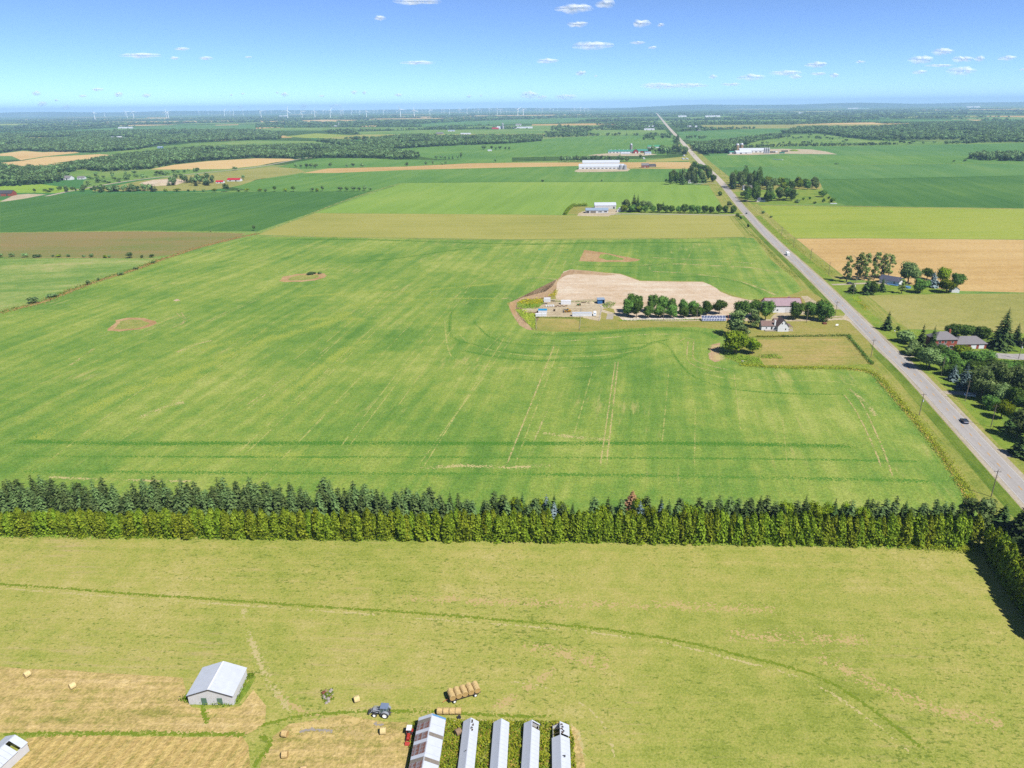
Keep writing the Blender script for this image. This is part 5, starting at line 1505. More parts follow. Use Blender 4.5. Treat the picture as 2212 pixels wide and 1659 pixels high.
# ------------------------------------------------------------------ middle distance trees, one by one
LANE = 'round trees lining the pale lane'
for i, (x, y, h, w) in enumerate([(1392.6, 459, 15, 14), (1411, 459, 15, 13), (1425, 459, 19, 16), (1438, 460, 16, 12), (1451, 460, 16, 12), (1465, 460.6, 16, 11), (1479, 461, 20, 15), (1494, 461, 18.5, 13),
                                  (1507.5, 461, 17, 13), (1522, 460.6, 17, 13), (1536.6, 461, 15, 12), (1552, 461.5, 19, 14), (1567, 460, 16.5, 13), (1583, 460, 16, 14)]):
    dtree('maple_tree', x, y, h, w * 1.05, '%s round tree from the left in the row along the pale lane' % ORD[i], LANE)
for x, y, h, w, kd, lab in [
    (1369, 457, 37, 22, 'dark_spruce', 'tallest dark spruce behind the lane by the grey sheds'), (1377, 456, 35, 18, 'dark_spruce', 'second tall spruce behind the lane'), (1354, 456, 25, 20, 'willow_tree', 'greyish tree left of the tall spruces'),
    (1347, 458, 15, 16, 'bright_tree', 'small bright tree beside the little white garage'), (1365, 458.5, 16, 17, 'maple_tree', 'dark tree under the tall spruces'), (1381, 458, 13, 15, 'bright_tree', 'light green tree under the spruces'),
    (1389, 452, 18, 16, 'willow_tree', 'greyish tree behind the lane row'), (1402, 452, 17, 15, 'willow_tree', 'second greyish tree behind the lane row'), (1432, 452, 16, 13, 'dark_spruce', 'dark crown rising behind the lane row'),
    (1575, 447, 12, 12, 'willow_tree', 'pale tree behind the end of the lane row'), (1593, 469, 9, 9, 'shrub', 'bush at the lane mouth'), (1599.5, 474, 8, 8, 'shrub', 'bush on the verge below the lane mouth'),
    (1615, 492, 9, 7, 'shrub', 'small verge tree left of the road'), (1555.6, 423, 10, 11, 'shrub', 'dark bush on the verge by the light hay field'),
    (1499, 364, 15, 13, 'maple_tree', 'lone tree at the end of the wheat strip'), (1512, 367, 13, 17, 'maple_tree', 'wide tree by the road beyond the grove'), (1522, 373, 16, 17, 'maple_tree', 'round tree by the road beside the grove'),
    (1540, 393, 16, 15, 'maple_tree', 'round tree at the mouth of the grove lane')]:
    dtree(kd, x, y, h, w, lab)


def grove(label, poly, n, kinds, hp, wp, group, far=False, mind=0.0, cat='tree'):
    w = [P(*p) for p in poly]
    r = np.random.default_rng(len(label) * 7 + n)
    for p in fill_poly(w, n, r, mind):
        k = TRS.choice(kinds)
        s = mpp(p)
        hh = TRS.uniform(*hp)
        f = far_tree if far else tree
        f(k, p, hgt(p, hh), TRS.uniform(*wp) * s, label, group, cat=cat)


grove('tall spruce or leafy tree in the dense grove left of the road', [(1448, 399), (1506, 400), (1508, 388), (1450, 390)], 26, ['dark_spruce', 'dark_spruce', 'spruce_tree', 'maple_tree', 'willow_tree'], (22, 33), (11, 15), 'trees of the spruce grove left of the road', mind=14)
grove('leafy tree beside the lane of the spruce grove', [(1510, 396), (1530, 394), (1532, 383), (1510, 386)], 7, ['maple_tree', 'willow_tree', 'dark_spruce'], (17, 24), (13, 17), 'leafy trees right of the spruce grove', mind=16)
grove('tree of the dark wooded homestead right of the road', [(1580, 409), (1640, 410), (1638, 396), (1580, 396)], 22, ['dark_spruce', 'maple_tree', 'maple_tree', 'willow_tree'], (22, 36), (13, 20), 'trees around the wooded homestead right of the road', mind=14)
grove('leafy tree in the belt right of the wooded homestead', [(1645, 409.5), (1712, 410), (1700, 400), (1650, 398)], 16, ['maple_tree', 'willow_tree', 'bright_tree'], (15, 22), (14, 20), 'leafy trees right of the wooded homestead', mind=14)
grove('leafy tree in the clump by the deep green field', [(1722, 409), (1764, 410), (1760, 402), (1724, 401)], 9, ['maple_tree', 'bright_tree', 'willow_tree'], (14, 22), (13, 19), 'leafy trees in the clump by the deep green field', mind=14)
grove('tall grey green tree in front of the wooded homestead', [(1606, 436), (1634, 437), (1632, 428), (1608, 427)], 6, ['willow_tree', 'willow_tree', 'maple_tree'], (26, 36), (15, 22), 'tall trees left of the small white house', mind=12)
grove('large leafy tree right of the small white house', [(1658, 436.5), (1714, 436), (1712, 430), (1660, 429)], 10, ['willow_tree', 'maple_tree'], (20, 32), (16, 24), 'leafy trees right of the small white house', mind=12)
for x, y, h, w, kd, lab in [(1703.6, 401, 16, 13, 'dark_spruce', 'lone dark spruce behind the wooded homestead'), (1733, 402, 13, 10, 'dark_spruce', 'dark spruce top in the clump by the deep green field'), (1777.5, 425.5, 15, 19, 'maple_tree', 'dark rounded tree at the corner of the deep green field'),
                            (1749, 431, 6, 6, 'shrub', 'small round bush on the green grounds'), (1735, 432, 5, 6, 'shrub', 'little bush left of the small round one'), (1779, 437, 9, 7, 'shrub', 'young tree on the green grounds'), (1790, 430, 6, 8, 'shrub', 'bush at the edge of the deep green field'),
                            (1799, 437, 10, 14, 'shrub', 'dark bushes at the lower right corner of the grounds'), (1761, 440, 5, 9, 'grey_shrub', 'low bush by the boundary of the grounds'), (1722, 438, 8, 13, 'grey_shrub', 'pale bush right of the tall trees'), (1602, 426, 11, 9, 'willow_tree', 'thin pale tree by the road')]:
    dtree(kd, x, y, h, w, lab, cat='shrub' if 'shrub' in kd else 'tree')
FT = ['broadleaf_tree', 'broadleaf_tree', 'conifer_tree']
# windbreak and groves farther off
for i in range(34):
    x = 1211 + i * 4.4 + TRS.uniform(-1.5, 1.5)
    dfar(TRS.choice(FT), x, 350 + TRS.uniform(-1.5, 1.0), TRS.uniform(9, 15), TRS.uniform(8, 12), 'tree in the windbreak behind the long white barn', 'trees of the windbreak behind the long white barn')
dfar('broadleaf_tree', 1178.5, 346.5, 10, 9, 'lone tree in the green field left of the windbreak')
grove('tree in the grove round the teal roofed farm', [(1400, 333), (1492, 334), (1480, 327), (1420, 326)], 42, ['broadleaf_tree', 'broadleaf_tree', 'conifer_tree'], (11, 17), (8, 12), 'trees of the grove at the teal roofed farm', True)
grove('roadside tree beyond the teal roofed farm', [(1454, 325), (1474, 326), (1464, 305), (1456, 298)], 18, FT, (9, 14), (7, 10), 'roadside trees beyond the teal roofed farm', True)
grove('tree in the dark clump beyond the teal roofed farm', [(1389, 302), (1416, 302), (1416, 298), (1390, 297)], 14, ['conifer_tree', 'broadleaf_tree'], (8, 13), (6, 9), 'trees of the clump left of the road', True)
grove('tree in the belt by the road in the distance', [(1422, 299), (1450, 299), (1450, 295), (1424, 295)], 16, ['broadleaf_tree', 'conifer_tree'], (6, 9), (6, 9), 'trees of the belt by the distant road', True)
grove('tree in the row right of the distant road', [(1478, 301), (1524, 300.5), (1524, 298.5), (1480, 298)], 16, ['broadleaf_tree'], (6, 8), (6, 9), 'trees of the row right of the distant road', True)
grove('tree in the dark belt behind the green slope', [(1190, 286), (1280, 285), (1278, 279), (1192, 276)], 44, ['broadleaf_tree'], (6, 10), (6, 10), 'trees of the dark belt behind the green slope', True)
grove('tree in the short row on the green slope', [(1246, 294), (1330, 293.5), (1330, 291.5), (1248, 291)], 26, FT, (4, 7), (5, 7), 'trees of the short rows on the green slope', True)
grove('tree at the left grove by the red roofed farm', [(363, 402), (462, 402), (460, 393), (372, 391)], 34, FT, (11, 20), (9, 14), 'trees of the grove left of the red roofed farm', True)
grove('tree in the hedgerow above the dark green field', [(206, 416), (336, 414), (336, 410), (206, 411)], 40, FT, (8, 16), (10, 15), 'trees of the hedgerow at the left', True)
grove('bush or tree in the scrub left of the hedgerow', [(60, 417), (200, 416), (200, 405), (110, 410)], 24, ['broadleaf_tree', 'field_bush'], (5, 9), (7, 12), 'bushes left of the hedgerow', True, cat='bush')
for x, y, h, w, kd in [(358, 414, 7, 10, 'bright_bush'), (382, 414, 7, 18, 'bright_bush'), (408, 414, 5, 7, 'field_bush'), (420, 414, 5, 7, 'field_bush'), (440, 414, 5, 8, 'field_bush'), (463, 415, 8, 13, 'bright_bush'), (489, 414, 18, 15, 'broadleaf_tree'), (515, 414, 6, 12, 'field_bush'), (533, 414, 7, 12, 'bright_bush'),
                       (561, 414.5, 7, 12, 'bright_bush'), (573, 414.5, 6, 8, 'field_bush'), (594, 414, 12, 10, 'bright_broadleaf'), (617, 414, 8, 9, 'bright_bush'), (634, 414, 12, 12, 'bright_broadleaf'), (675, 414, 9, 12, 'broadleaf_tree'), (686, 414, 8, 10, 'bright_bush'), (697, 413, 12, 8, 'broadleaf_tree'),
                       (735, 413, 10, 14, 'broadleaf_tree'), (750, 413, 10, 12, 'bright_broadleaf'), (764, 413, 10, 13, 'broadleaf_tree'), (776, 413, 9, 10, 'broadleaf_tree'), (788, 412.5, 11, 11, 'broadleaf_tree'), (800, 413, 8, 10, 'broadleaf_tree'),
                       (526, 388, 10, 10, 'broadleaf_tree'), (508, 368, 8, 12, 'broadleaf_tree'), (640, 363, 11, 12, 'broadleaf_tree'), (650, 363, 9, 10, 'broadleaf_tree'), (662, 363, 10, 12, 'broadleaf_tree'), (672, 363, 10, 12, 'broadleaf_tree'), (682, 363, 9, 12, 'broadleaf_tree'), (714, 361, 10, 9, 'broadleaf_tree'),
                       (750, 361.5, 8, 9, 'broadleaf_tree'), (763, 361.5, 9, 9, 'broadleaf_tree'), (783, 361.5, 9, 9, 'broadleaf_tree'), (879, 359.5, 9, 10, 'broadleaf_tree'), (920, 357, 8, 8, 'broadleaf_tree'), (935, 357, 11, 6, 'broadleaf_tree'), (955, 356, 6, 9, 'broadleaf_tree'), (963, 355, 7, 8, 'broadleaf_tree'), (1070, 351, 8, 6, 'broadleaf_tree'),
                       (943, 345, 10, 10, 'broadleaf_tree'), (953, 345, 10, 10, 'broadleaf_tree'), (962, 345, 9, 10, 'broadleaf_tree'), (970, 344, 10, 5, 'conifer_tree'), (978, 344, 11, 7, 'conifer_tree'), (996, 344, 14, 9, 'broadleaf_tree'), (989, 344, 9, 8, 'broadleaf_tree'),
                       (1045, 324, 10, 14, 'broadleaf_tree'), (1062, 324, 9, 9, 'broadleaf_tree'), (1071, 324, 8, 9, 'broadleaf_tree'), (1080, 324, 8, 8, 'broadleaf_tree'), (1092, 324, 7, 7, 'broadleaf_tree'), (1100, 324, 7, 7, 'broadleaf_tree'),
                       (281, 557.5, 13, 18, 'broadleaf_tree'), (328, 556, 7, 12, 'field_bush'), (307, 557, 6, 8, 'field_bush'), (228, 557, 7, 11, 'bright_bush'), (237, 557, 6, 8, 'field_bush'), (197, 556, 8, 12, 'field_bush'), (181, 556, 5, 9, 'field_bush'), (147, 555, 6, 9, 'field_bush'), (127, 555, 5, 14, 'bright_bush'), (115, 555, 5, 8, 'field_bush'),
                       (82, 556, 7, 20, 'field_bush'), (55, 556, 9, 14, 'broadleaf_tree'), (26, 555, 8, 13, 'broadleaf_tree'), (2, 556, 8, 14, 'broadleaf_tree'), (191, 615, 10, 13, 'broadleaf_tree'), (72, 655, 14, 27, 'broadleaf_tree'), (260, 594, 6, 16, 'field_bush'), (295, 582, 5, 14, 'field_bush'), (117, 641, 7, 26, 'field_bush'),
                       (213, 606, 6, 7, 'field_bush'), (549, 499, 13, 9, 'broadleaf_tree'), (455, 501, 4, 5, 'field_bush'), (330, 569, 5, 12, 'field_bush'), (1173, 393, 5, 8, 'field_bush'), (1300, 392, 4, 5, 'field_bush'), (1438, 392, 6, 8, 'field_bush'), (1612, 361, 4, 8, 'field_bush'), (2085, 349, 5, 8, 'field_bush'), (2060, 350, 4, 6, 'field_bush'),
                       (674, 592, 5, 26, 'field_bush'), (690, 592, 5, 12, 'field_bush'), (1806, 355, 3, 10, 'field_bush'), (1666, 470, 4, 9, 'field_bush'), (1648, 461, 6, 12, 'field_bush')]:
    place = ('on the bank above the dark green field' if 410 < y < 416 else 'along the wheat strip in the left distance' if 350 < y < 370 else 'on the boundary below the brown field' if 553 < y < 560 else 'on the left boundary of the big crop field' if y > 560 and x < 340
             else 'in the middle distance' if 320 < y < 349 else 'on a field boundary')
    look = {'broadleaf_tree': 'dark leafy tree', 'bright_broadleaf': 'bright leafy tree', 'field_bush': 'low dark bush', 'bright_bush': 'yellow green bush', 'conifer_tree': 'slim dark conifer'}[kd]
    dfar(kd, x, y, h, w, look + ' ' + place, look + 's ' + place, cat='bush' if 'bush' in kd else 'tree')
for i in range(46):
    p = fill_poly([P(180, 406), P(200, 378), P(470, 366), P(300, 387)], 1, np.random.default_rng(i))[0]
    far_tree(TRS.choice(['field_bush', 'broadleaf_tree', 'field_bush']), p, TRS.uniform(3, 9), TRS.uniform(6, 14), 'scattered bush on the rough meadow left of the farm track', 'bushes on the rough meadow', cat='bush')
for i in range(60):
    p = fill_poly([P(1600, 317), P(1650, 296), P(1764, 291), P(1835, 300), P(2060, 311), P(1900, 315)], 1, np.random.default_rng(i + 99))[0]
    far_tree(TRS.choice(['field_bush', 'broadleaf_tree', 'broadleaf_tree']), p, TRS.uniform(5, 12), TRS.uniform(8, 20), 'scattered bush on the reedy marsh meadow', 'bushes on the marsh meadow', cat='bush')

# ------------------------------------------------------------------ woods (uncountable): trees set out by geometry nodes
src = bpy.data.collections.new('woodland_kinds')
for nm in ('broadleaf_tree', 'broadleaf_tree', 'conifer_tree'):
    pass
for nm, vs in (('broadleaf_tree', FAR['broadleaf_tree'][2]), ('conifer_tree', FAR['conifer_tree'][2][:2])):
    for me in vs:
        src.objects.link(bpy.data.objects.new('woodland_' + nm, me))
ng = bpy.data.node_groups.new('set_out_trees', 'GeometryNodeTree')
ng.interface.new_socket('Geometry', in_out='INPUT', socket_type='NodeSocketGeometry')
ng.interface.new_socket('Geometry', in_out='OUTPUT', socket_type='NodeSocketGeometry')
gi, go = ng.nodes.new('NodeGroupInput'), ng.nodes.new('NodeGroupOutput')
mp_ = ng.nodes.new('GeometryNodeMeshToPoints')
iop = ng.nodes.new('GeometryNodeInstanceOnPoints')
ci = ng.nodes.new('GeometryNodeCollectionInfo')
ci.inputs['Collection'].default_value = src
ci.inputs['Separate Children'].default_value = True
ci.inputs['Reset Children'].default_value = True
iop.inputs['Pick Instance'].default_value = True
na = ng.nodes.new('GeometryNodeInputNamedAttribute'); na.data_type = 'FLOAT_VECTOR'; na.inputs['Name'].default_value = 'tree_scale'
rv = ng.nodes.new('FunctionNodeRandomValue'); rv.data_type = 'FLOAT_VECTOR'
rv.inputs[0].default_value = (0, 0, 0); rv.inputs[1].default_value = (0, 0, 6.283)
er = ng.nodes.new('FunctionNodeEulerToRotation')
L_ = ng.links
L_.new(gi.outputs[0], mp_.inputs[0])
L_.new(mp_.outputs[0], iop.inputs['Points'])
L_.new(ci.outputs[0], iop.inputs['Instance'])
L_.new(na.outputs[0], iop.inputs['Scale'])
L_.new(rv.outputs[0], er.inputs[0])
L_.new(er.outputs[0], iop.inputs['Rotation'])
L_.new(iop.outputs[0], go.inputs[0])
WOODN = 0


def woods_points(label, pts, hmin, hmax, wide=1.0, seed=1):
    global WOODN
    r = np.random.default_rng(seed)
    n = len(pts)
    WOODN += n
    me = bpy.data.meshes.new('woods')
    me.vertices.add(n)
    co = np.zeros((n, 3), np.float32)
    co[:, :2] = pts[:, :2]
    me.vertices.foreach_set('co', co.ravel())
    at = me.attributes.new('tree_scale', 'FLOAT_VECTOR', 'POINT')
    h = r.uniform(hmin, hmax, n) / 12.0
    w = h * r.uniform(1.0, 1.6, n) * wide
    at.data.foreach_set('vector', np.stack([w, w, h], 1).astype(np.float32).ravel())
    me.update()
    o = bpy.data.objects.new('woods', me)
    link(o)
    tag(o, label, kind='stuff')
    md = o.modifiers.new('trees', 'NODES')
    md.node_group = ng
    return o


CLEAR = [[(45, 297), (155, 296.5), (150, 301), (60, 302)], [(235, 296), (300, 297), (290, 302), (230, 302)], [(110, 381), (180, 366), (226, 372), (170, 384)], [(1000, 301), (1064, 300.5), (1060, 304), (1000, 305)],
         [(330, 290), (420, 288), (410, 292), (340, 294)], [(640, 326), (700, 324), (720, 328), (650, 331)], [(10, 312), (60, 311), (50, 316), (10, 317)], [(2030, 284), (2110, 282), (2100, 287), (2040, 288)], [(860, 309), (930, 306), (920, 310), (870, 313)], [(430, 326), (500, 323), (490, 328), (440, 331)]]
CLEAR = [[P(*p) for p in c] for c in CLEAR]
for i, c in enumerate(CLEAR):
    sheet('meadow', c, M[['meadow', 'lime2', 'meadow', 'olive2'][i % 4]], 'small clearing inside the woods', 2.1 + .02 * i)


def woods(label, dpoly, spacing, hmin=9, hmax=16, seed=1):
    poly = [P(*p) for p in dpoly]
    a = np.array([(p.x, p.y) for p in poly])
    area = 0.5 * abs(np.dot(a[:, 0], np.roll(a[:, 1], 1)) - np.dot(a[:, 1], np.roll(a[:, 0], 1)))
    r = np.random.default_rng(seed)
    pts = fill_poly(poly, int(min(9000, area / spacing ** 2)), r)
    g = np.sin(pts[:, 0] * .021 + seed) * np.sin(pts[:, 1] * .013 + seed * 2) + .7 * np.sin(pts[:, 0] * .047 + 1) * np.sin(pts[:, 1] * .029)
    pts = pts[g < r.uniform(.5, 1.5, len(pts))]
    for c in CLEAR:
        pts = pts[~in_poly(pts, [(p.x, p.y) for p in c])]
    return woods_points(label, pts, hmin, hmax, max(1.0, spacing / 8.5), seed)


WOODS = [
    ('mixed wood in front of the left wheat field', [(0, 362), (30, 365), (80, 368), (140, 362), (200, 350), (262, 340), (325, 332), (380, 326), (440, 322), (553, 318), (560, 340), (450, 347), (375, 355), (325, 365), (250, 370), (190, 374), (150, 384), (120, 395), (80, 401), (30, 402), (0, 404)], 8.5, 8, 15),
    ('dark wood behind the left wheat fields', [(0, 303), (95, 303), (180, 300), (270, 303), (340, 314), (300, 323), (250, 327), (190, 331), (172, 329), (92, 328), (50, 325), (0, 331)], 9.5, 9, 16),
    ('wood across the left distance', [(0, 291), (120, 290), (250, 285), (400, 283), (553, 282), (610, 291), (605, 302), (553, 302), (420, 308), (330, 314), (260, 308), (150, 300), (0, 300)], 11, 9, 16),
    ('wood in the middle of the left distance', [(553, 321), (620, 317), (700, 316), (790, 323), (860, 331), (902, 334), (903, 342), (860, 345), (800, 342), (740, 341), (690, 342), (640, 344), (600, 342), (553, 341)], 8.5, 9, 15),
    ('long woodland belt across the centre distance', [(778, 309), (830, 299), (890, 294), (980, 297), (1106, 296), (1170, 296), (1170, 305), (1106, 310), (953, 316), (830, 324), (778, 322), (730, 313), (680, 305)], 9.5, 9, 16),
    ('large mixed wood across the right distance', [(1682, 289), (1725, 278), (1765, 276), (1860, 278), (1950, 272), (2010, 267), (2260, 263), (2260, 307), (2090, 309), (2070, 302), (1880, 303), (1830, 297), (1770, 288)], 10.5, 10, 16),
    ('scrubby wood between road and marsh', [(1492, 317), (1540, 308), (1600, 300), (1680, 291), (1700, 296), (1640, 305), (1600, 316), (1570, 320), (1510, 322)], 10, 7, 12),
    ('hedgerow along the far side of the silo farm field', [(1600, 319.5), (1700, 316.5), (1800, 316), (1940, 313), (1940, 311.5), (1700, 314.5), (1600, 317)], 9, 5, 9),
    ('dense grove left of the twin silos', [(1514, 333), (1588, 331), (1586, 322), (1500, 318), (1496, 322)], 8, 13, 19),
    ('small dark wood at the right edge', [(2088, 343), (2130, 347.5), (2212, 348.5), (2260, 347), (2260, 337), (2120, 338)], 9, 11, 16),
    ('trees dotting the belt below the marsh', [(2040, 311.5), (2110, 310), (2110, 307.5), (2040, 309)], 10, 6, 10),
]
for i, (lab, poly, sp, h0, h1) in enumerate(WOODS):
    woods(lab, poly, sp, h0, h1, i + 20)
# far country: woods thinning to the horizon, left open over the fields
r = np.random.default_rng(77)
N_ = 42000
rr = 2400 * (13500 / 2400) ** r.uniform(0, 1, N_)
th = r.uniform(-0.68, 0.68, N_)
pts = np.stack([np.sin(th) * rr / np.cos(th) * 0.98, rr], 1)
ok = np.ones(N_, bool)
dpx = np.stack([pts[:, 0], pts[:, 1]], 1)
for poly in FPOLY + [[P(*p) for p in w[1]] for w in WOODS]:
    ok &= ~in_poly(dpx, [(p.x, p.y) for p in poly])
# nothing nearer than the belt behind the fields, none on the road
horizon_ok = pts[:, 1] > 3300
ok &= horizon_ok
rx = np.interp(pts[:, 1], [p.y for p in ROADL], [p.x for p in ROADL])
ok &= np.abs(pts[:, 0] - rx) > 42
# clearings
cl = np.sin(pts[:, 0] * 0.0021 + 1.3) * np.sin(pts[:, 1] * 0.0013 + pts[:, 0] * 0.0004) + 0.5 * np.sin(pts[:, 0] * 0.0052) * np.sin(pts[:, 1] * 0.0037 + 1)
ok &= cl < 0.38
pts = pts[ok]
near_ = pts[pts[:, 1] < 6500]
far_ = pts[pts[:, 1] >= 6500]
woods_points('far woods and scrub beyond the fields', near_, 9, 16, 1.5, 5)
woods_points('most distant woods below the horizon', far_, 11, 19, 3.0, 6)

# ------------------------------------------------------------------ buildings
def opening(par, L, W, side, u, z0, w, h, kd, trim='white_steel', glass='glass'):
    """window (frame > pane) or door standing a little proud of the wall"""
    if side == 'front': c, rz = Vector((u, -W / 2, z0 + h / 2)), 0
    elif side == 'back': c, rz = Vector((u, W / 2, z0 + h / 2)), math.pi
    elif side == 'left': c, rz = Vector((-L / 2, u, z0 + h / 2)), -math.pi / 2
    else: c, rz = Vector((L / 2, u, z0 + h / 2)), math.pi / 2
    mb = MB()
    t = 0.1
    if kd == 'window':
        for a, b in (((0, 0, h / 2 - t / 2), (w, .12, t)), ((0, 0, -h / 2 + t / 2), (w, .16, t)), ((-w / 2 + t / 2, 0, 0), (t, .12, h - 2 * t)), ((w / 2 - t / 2, 0, 0), (t, .12, h - 2 * t))):
            mb.box(a, b)
        f = mb.build('window', M[trim], par, c, rz)
        MB().box((0, -.015, 0), (w - 2 * t - .002, .05, h - 2 * t - .002)).build('pane', M[glass], f)
    else:
        f = mb.box((0, 0, 0), (w, .14, h)).build('door', M[trim], par, c, rz)
        MB().box((w * .35, -.1, -.05 * h), (.12, .06, .12)).build('handle', M['dark_steel'], f)
    return f


def wing(par, L, W, ev, rd, wall, roof, c=(0, 0), rz=0.0, over=0.35, ops=(), th=0.14, wname='wall', hip=0.0, z0=0.0):
    """one gabled (or hipped) volume under a thing; ridge along local x"""
    piv = par
    ca, sa = math.cos(rz), math.sin(rz)

    def tr(v):
        return Vector((c[0] + v[0] * ca - v[1] * sa, c[1] + v[0] * sa + v[1] * ca, v[2]))
    mb = MB()
    if hip:
        mb.box((0, 0, z0 + (ev - z0) / 2), (L, W, ev - z0))
    else:
        mb.prism([(-W / 2, z0), (W / 2, z0), (W / 2, ev), (0, rd), (-W / 2, ev)], -L / 2, L / 2, axis='x')
    mb.v = [tr(v) for v in mb.v]
    mb.build(wname, M[wall], piv)
    slope = (rd - ev) / (W / 2)
    if hip:
        mr = MB()
        a, b = L / 2 + over, W / 2 + over
        e = ev - 0.05
        top = [(-L / 2 + hip, 0, rd), (L / 2 - hip, 0, rd)]
        base = [(-a, -b, e), (a, -b, e), (a, b, e), (-a, b, e)]
        vs = base + top + [(-a, -b, e - .2), (a, -b, e - .2), (a, b, e - .2), (-a, b, e - .2)]
        fs = [(0, 1, 5, 4), (2, 3, 4, 5), (1, 2, 5), (3, 0, 4), (6, 7, 1, 0), (7, 8, 2, 1), (8, 9, 3, 2), (9, 6, 0, 3), (9, 8, 7, 6)]
        mr.add([tr(v) for v in vs], fs)
        mr.build('roof', M[roof], piv)
    else:
        for s in (-1, 1):
            mr = MB()
            e = ev - over * slope
            y1 = s * (W / 2 + over)
            o = 0.012
            pr = [(y1, e + o), (0, rd + o), (0, rd + th + o), (y1, e + th + o)]
            mr.prism(pr, -L / 2 - over, L / 2 + over, axis='x')
            mr.v = [tr(v) for v in mr.v]
            mr.build('roof_slope', M[roof], piv)
    for op in ops:
        f = opening(piv, L, W, *op)
        f.location = tr(f.location)
        f.rotation_euler.z += rz


def house(name, label, cat, loc, rz, *a, group=None, **k):
    o = thing(name, label, cat, (loc[0], loc[1], 0), rz, group)
    wing(o, *a, **k)
    return o


# white shed in the foreground
sh = thing('farm_shed', 'white metal farm shed with two green doors on the mown straw ground', 'shed', (-71.3, 131.0, 0), R(-1.5))
wing(sh, 8.6, 10.6, 2.8, 4.75, 'cream_wall', 'white_roof', rz=R(90), over=0.22, ops=[], th=0.1)
for u in (-1.6, 2.15):
    MB().box((0, 0, 0), (1.25, .12, 2.0)).build('door', M['door_green'], sh, (u, -4.33, 1.05))
mb = MB()
for i in range(36):
    mb.box((-5.15 + i * .294, -4.32, 1.45), (.05, .05, 2.7))
for i in range(30):
    mb.box((5.32, -4.2 + i * .29, 1.4), (.05, .05, 2.6))
mb.build('wall_rib', M['cream_wall'], sh)
for s in (-1, 1):
    mb = MB()
    for i in range(10):
        y = -4.2 + i * .93
        a = math.atan2(1.95, 5.3)
        mb.box((s * 2.7, y, 2.8 + 1.95 * .5 + .1), (5.75, .05, .05), ry=s * a)
    mb.build('roof_rib', M['white_roof'], sh)
MB().box((0, -.05, 4.84), (.36, 9.0, .06)).build('ridge_cap', M['white_steel'], sh)
for s in (-1, 1):
    MB().box((s * 2.75, -4.56, 3.74), (5.85, .06, .2), ry=s * math.atan2(1.95, 5.3)).build('barge_board', M['dark_steel'], sh)


def long_shed(label, p_far, p_near, hwl, hwr, ev, rd, panel, left, right, wall='cream_wall', group=None, roofm='white_roof', length=34):
    """low shed roofed with single sheets; left/right give the material of each sheet from the far end (None = sheet missing)"""
    d = (Vector(p_near) - Vector(p_far)).normalized()
    rz = math.atan2(d.y, d.x)
    o = thing('long_shed', label, 'shed', (p_far[0], p_far[1], 0), rz, group)
    # local x runs toward the camera along the ridge, +y is the right-hand side seen from the far end (= left in the picture is -y... see wl)
    wl, wr = hwl, hwr
    MB().prism([(-wr + .12, 0), (-wr + .12, ev - .06), (-wr + .2, ev - .06), (-wr + .2, 0)], .1, length, axis='x').build('wall', M[wall], o)
    MB().prism([(wl - .2, 0), (wl - .2, ev - .06), (wl - .12, ev - .06), (wl - .12, 0)], .1, length, axis='x').build('wall', M[wall], o)
    g = MB()
    g.prism([(-wr + .21, 0), (wl - .21, 0), (wl - .21, ev - .08), (0, rd - .1), (-wr + .21, ev - .08)], .12, .2, axis='x')
    g.build('end_wall', M[wall], o)
    g = MB()
    g.prism([(-wr + .21, 0), (wl - .21, 0), (wl - .21, ev - .08), (0, rd - .1), (-wr + .21, ev - .08)], length - .3, length - .22, axis='x')
    g.build('end_wall', M[wall], o)
    rb = MB()
    nr = int(length / 1.2)
    for i in range(nr):
        x = .3 + i * 1.2
        for y1 in (wl, -wr):
            ln = math.hypot(y1, rd - ev)
            a = math.atan2(rd - ev, abs(y1))
            rb.box((x, y1 / 2, (ev + rd) / 2 - .07), (.07, ln - .05, .1), rx=(-a if y1 > 0 else a))
    rb.box((length / 2, 0, rd - .12), (length - .5, .08, .12))
    rb.build('rafters', M['timber'], o)
    for sgn, w, seq in ((1, wl, right), (-1, wr, left)):
        x = 0.0
        i = 0
        a = math.atan2(rd - ev, w)
        ln = math.hypot(w + .12, (rd - ev) * (w + .12) / w)
        while x < length:
            mm = seq[i] if i < len(seq) else seq[-1]
            pw = panel
            if isinstance(mm, tuple): mm, pw = mm
            if mm:
                jx = TRS.uniform(-.006, .006)
                MB().box((0, 0, 0), (pw - .03, ln, .035), mi=0).build('roof_sheet', M[mm], o, (x + pw / 2, sgn * (w + .12) / 2, (rd + ev - .0) / 2 + .02 + jx), 0).rotation_euler = (-sgn * a + TRS.uniform(-.004, .004), 0, 0)
            x += pw
            i += 1
    MB().box((length / 2, 0, rd + .03), (length, .22, .04)).build('ridge_cap', M[roofm], o)
    return o


FB = 'fibreglass'
WR = 'white_roof'
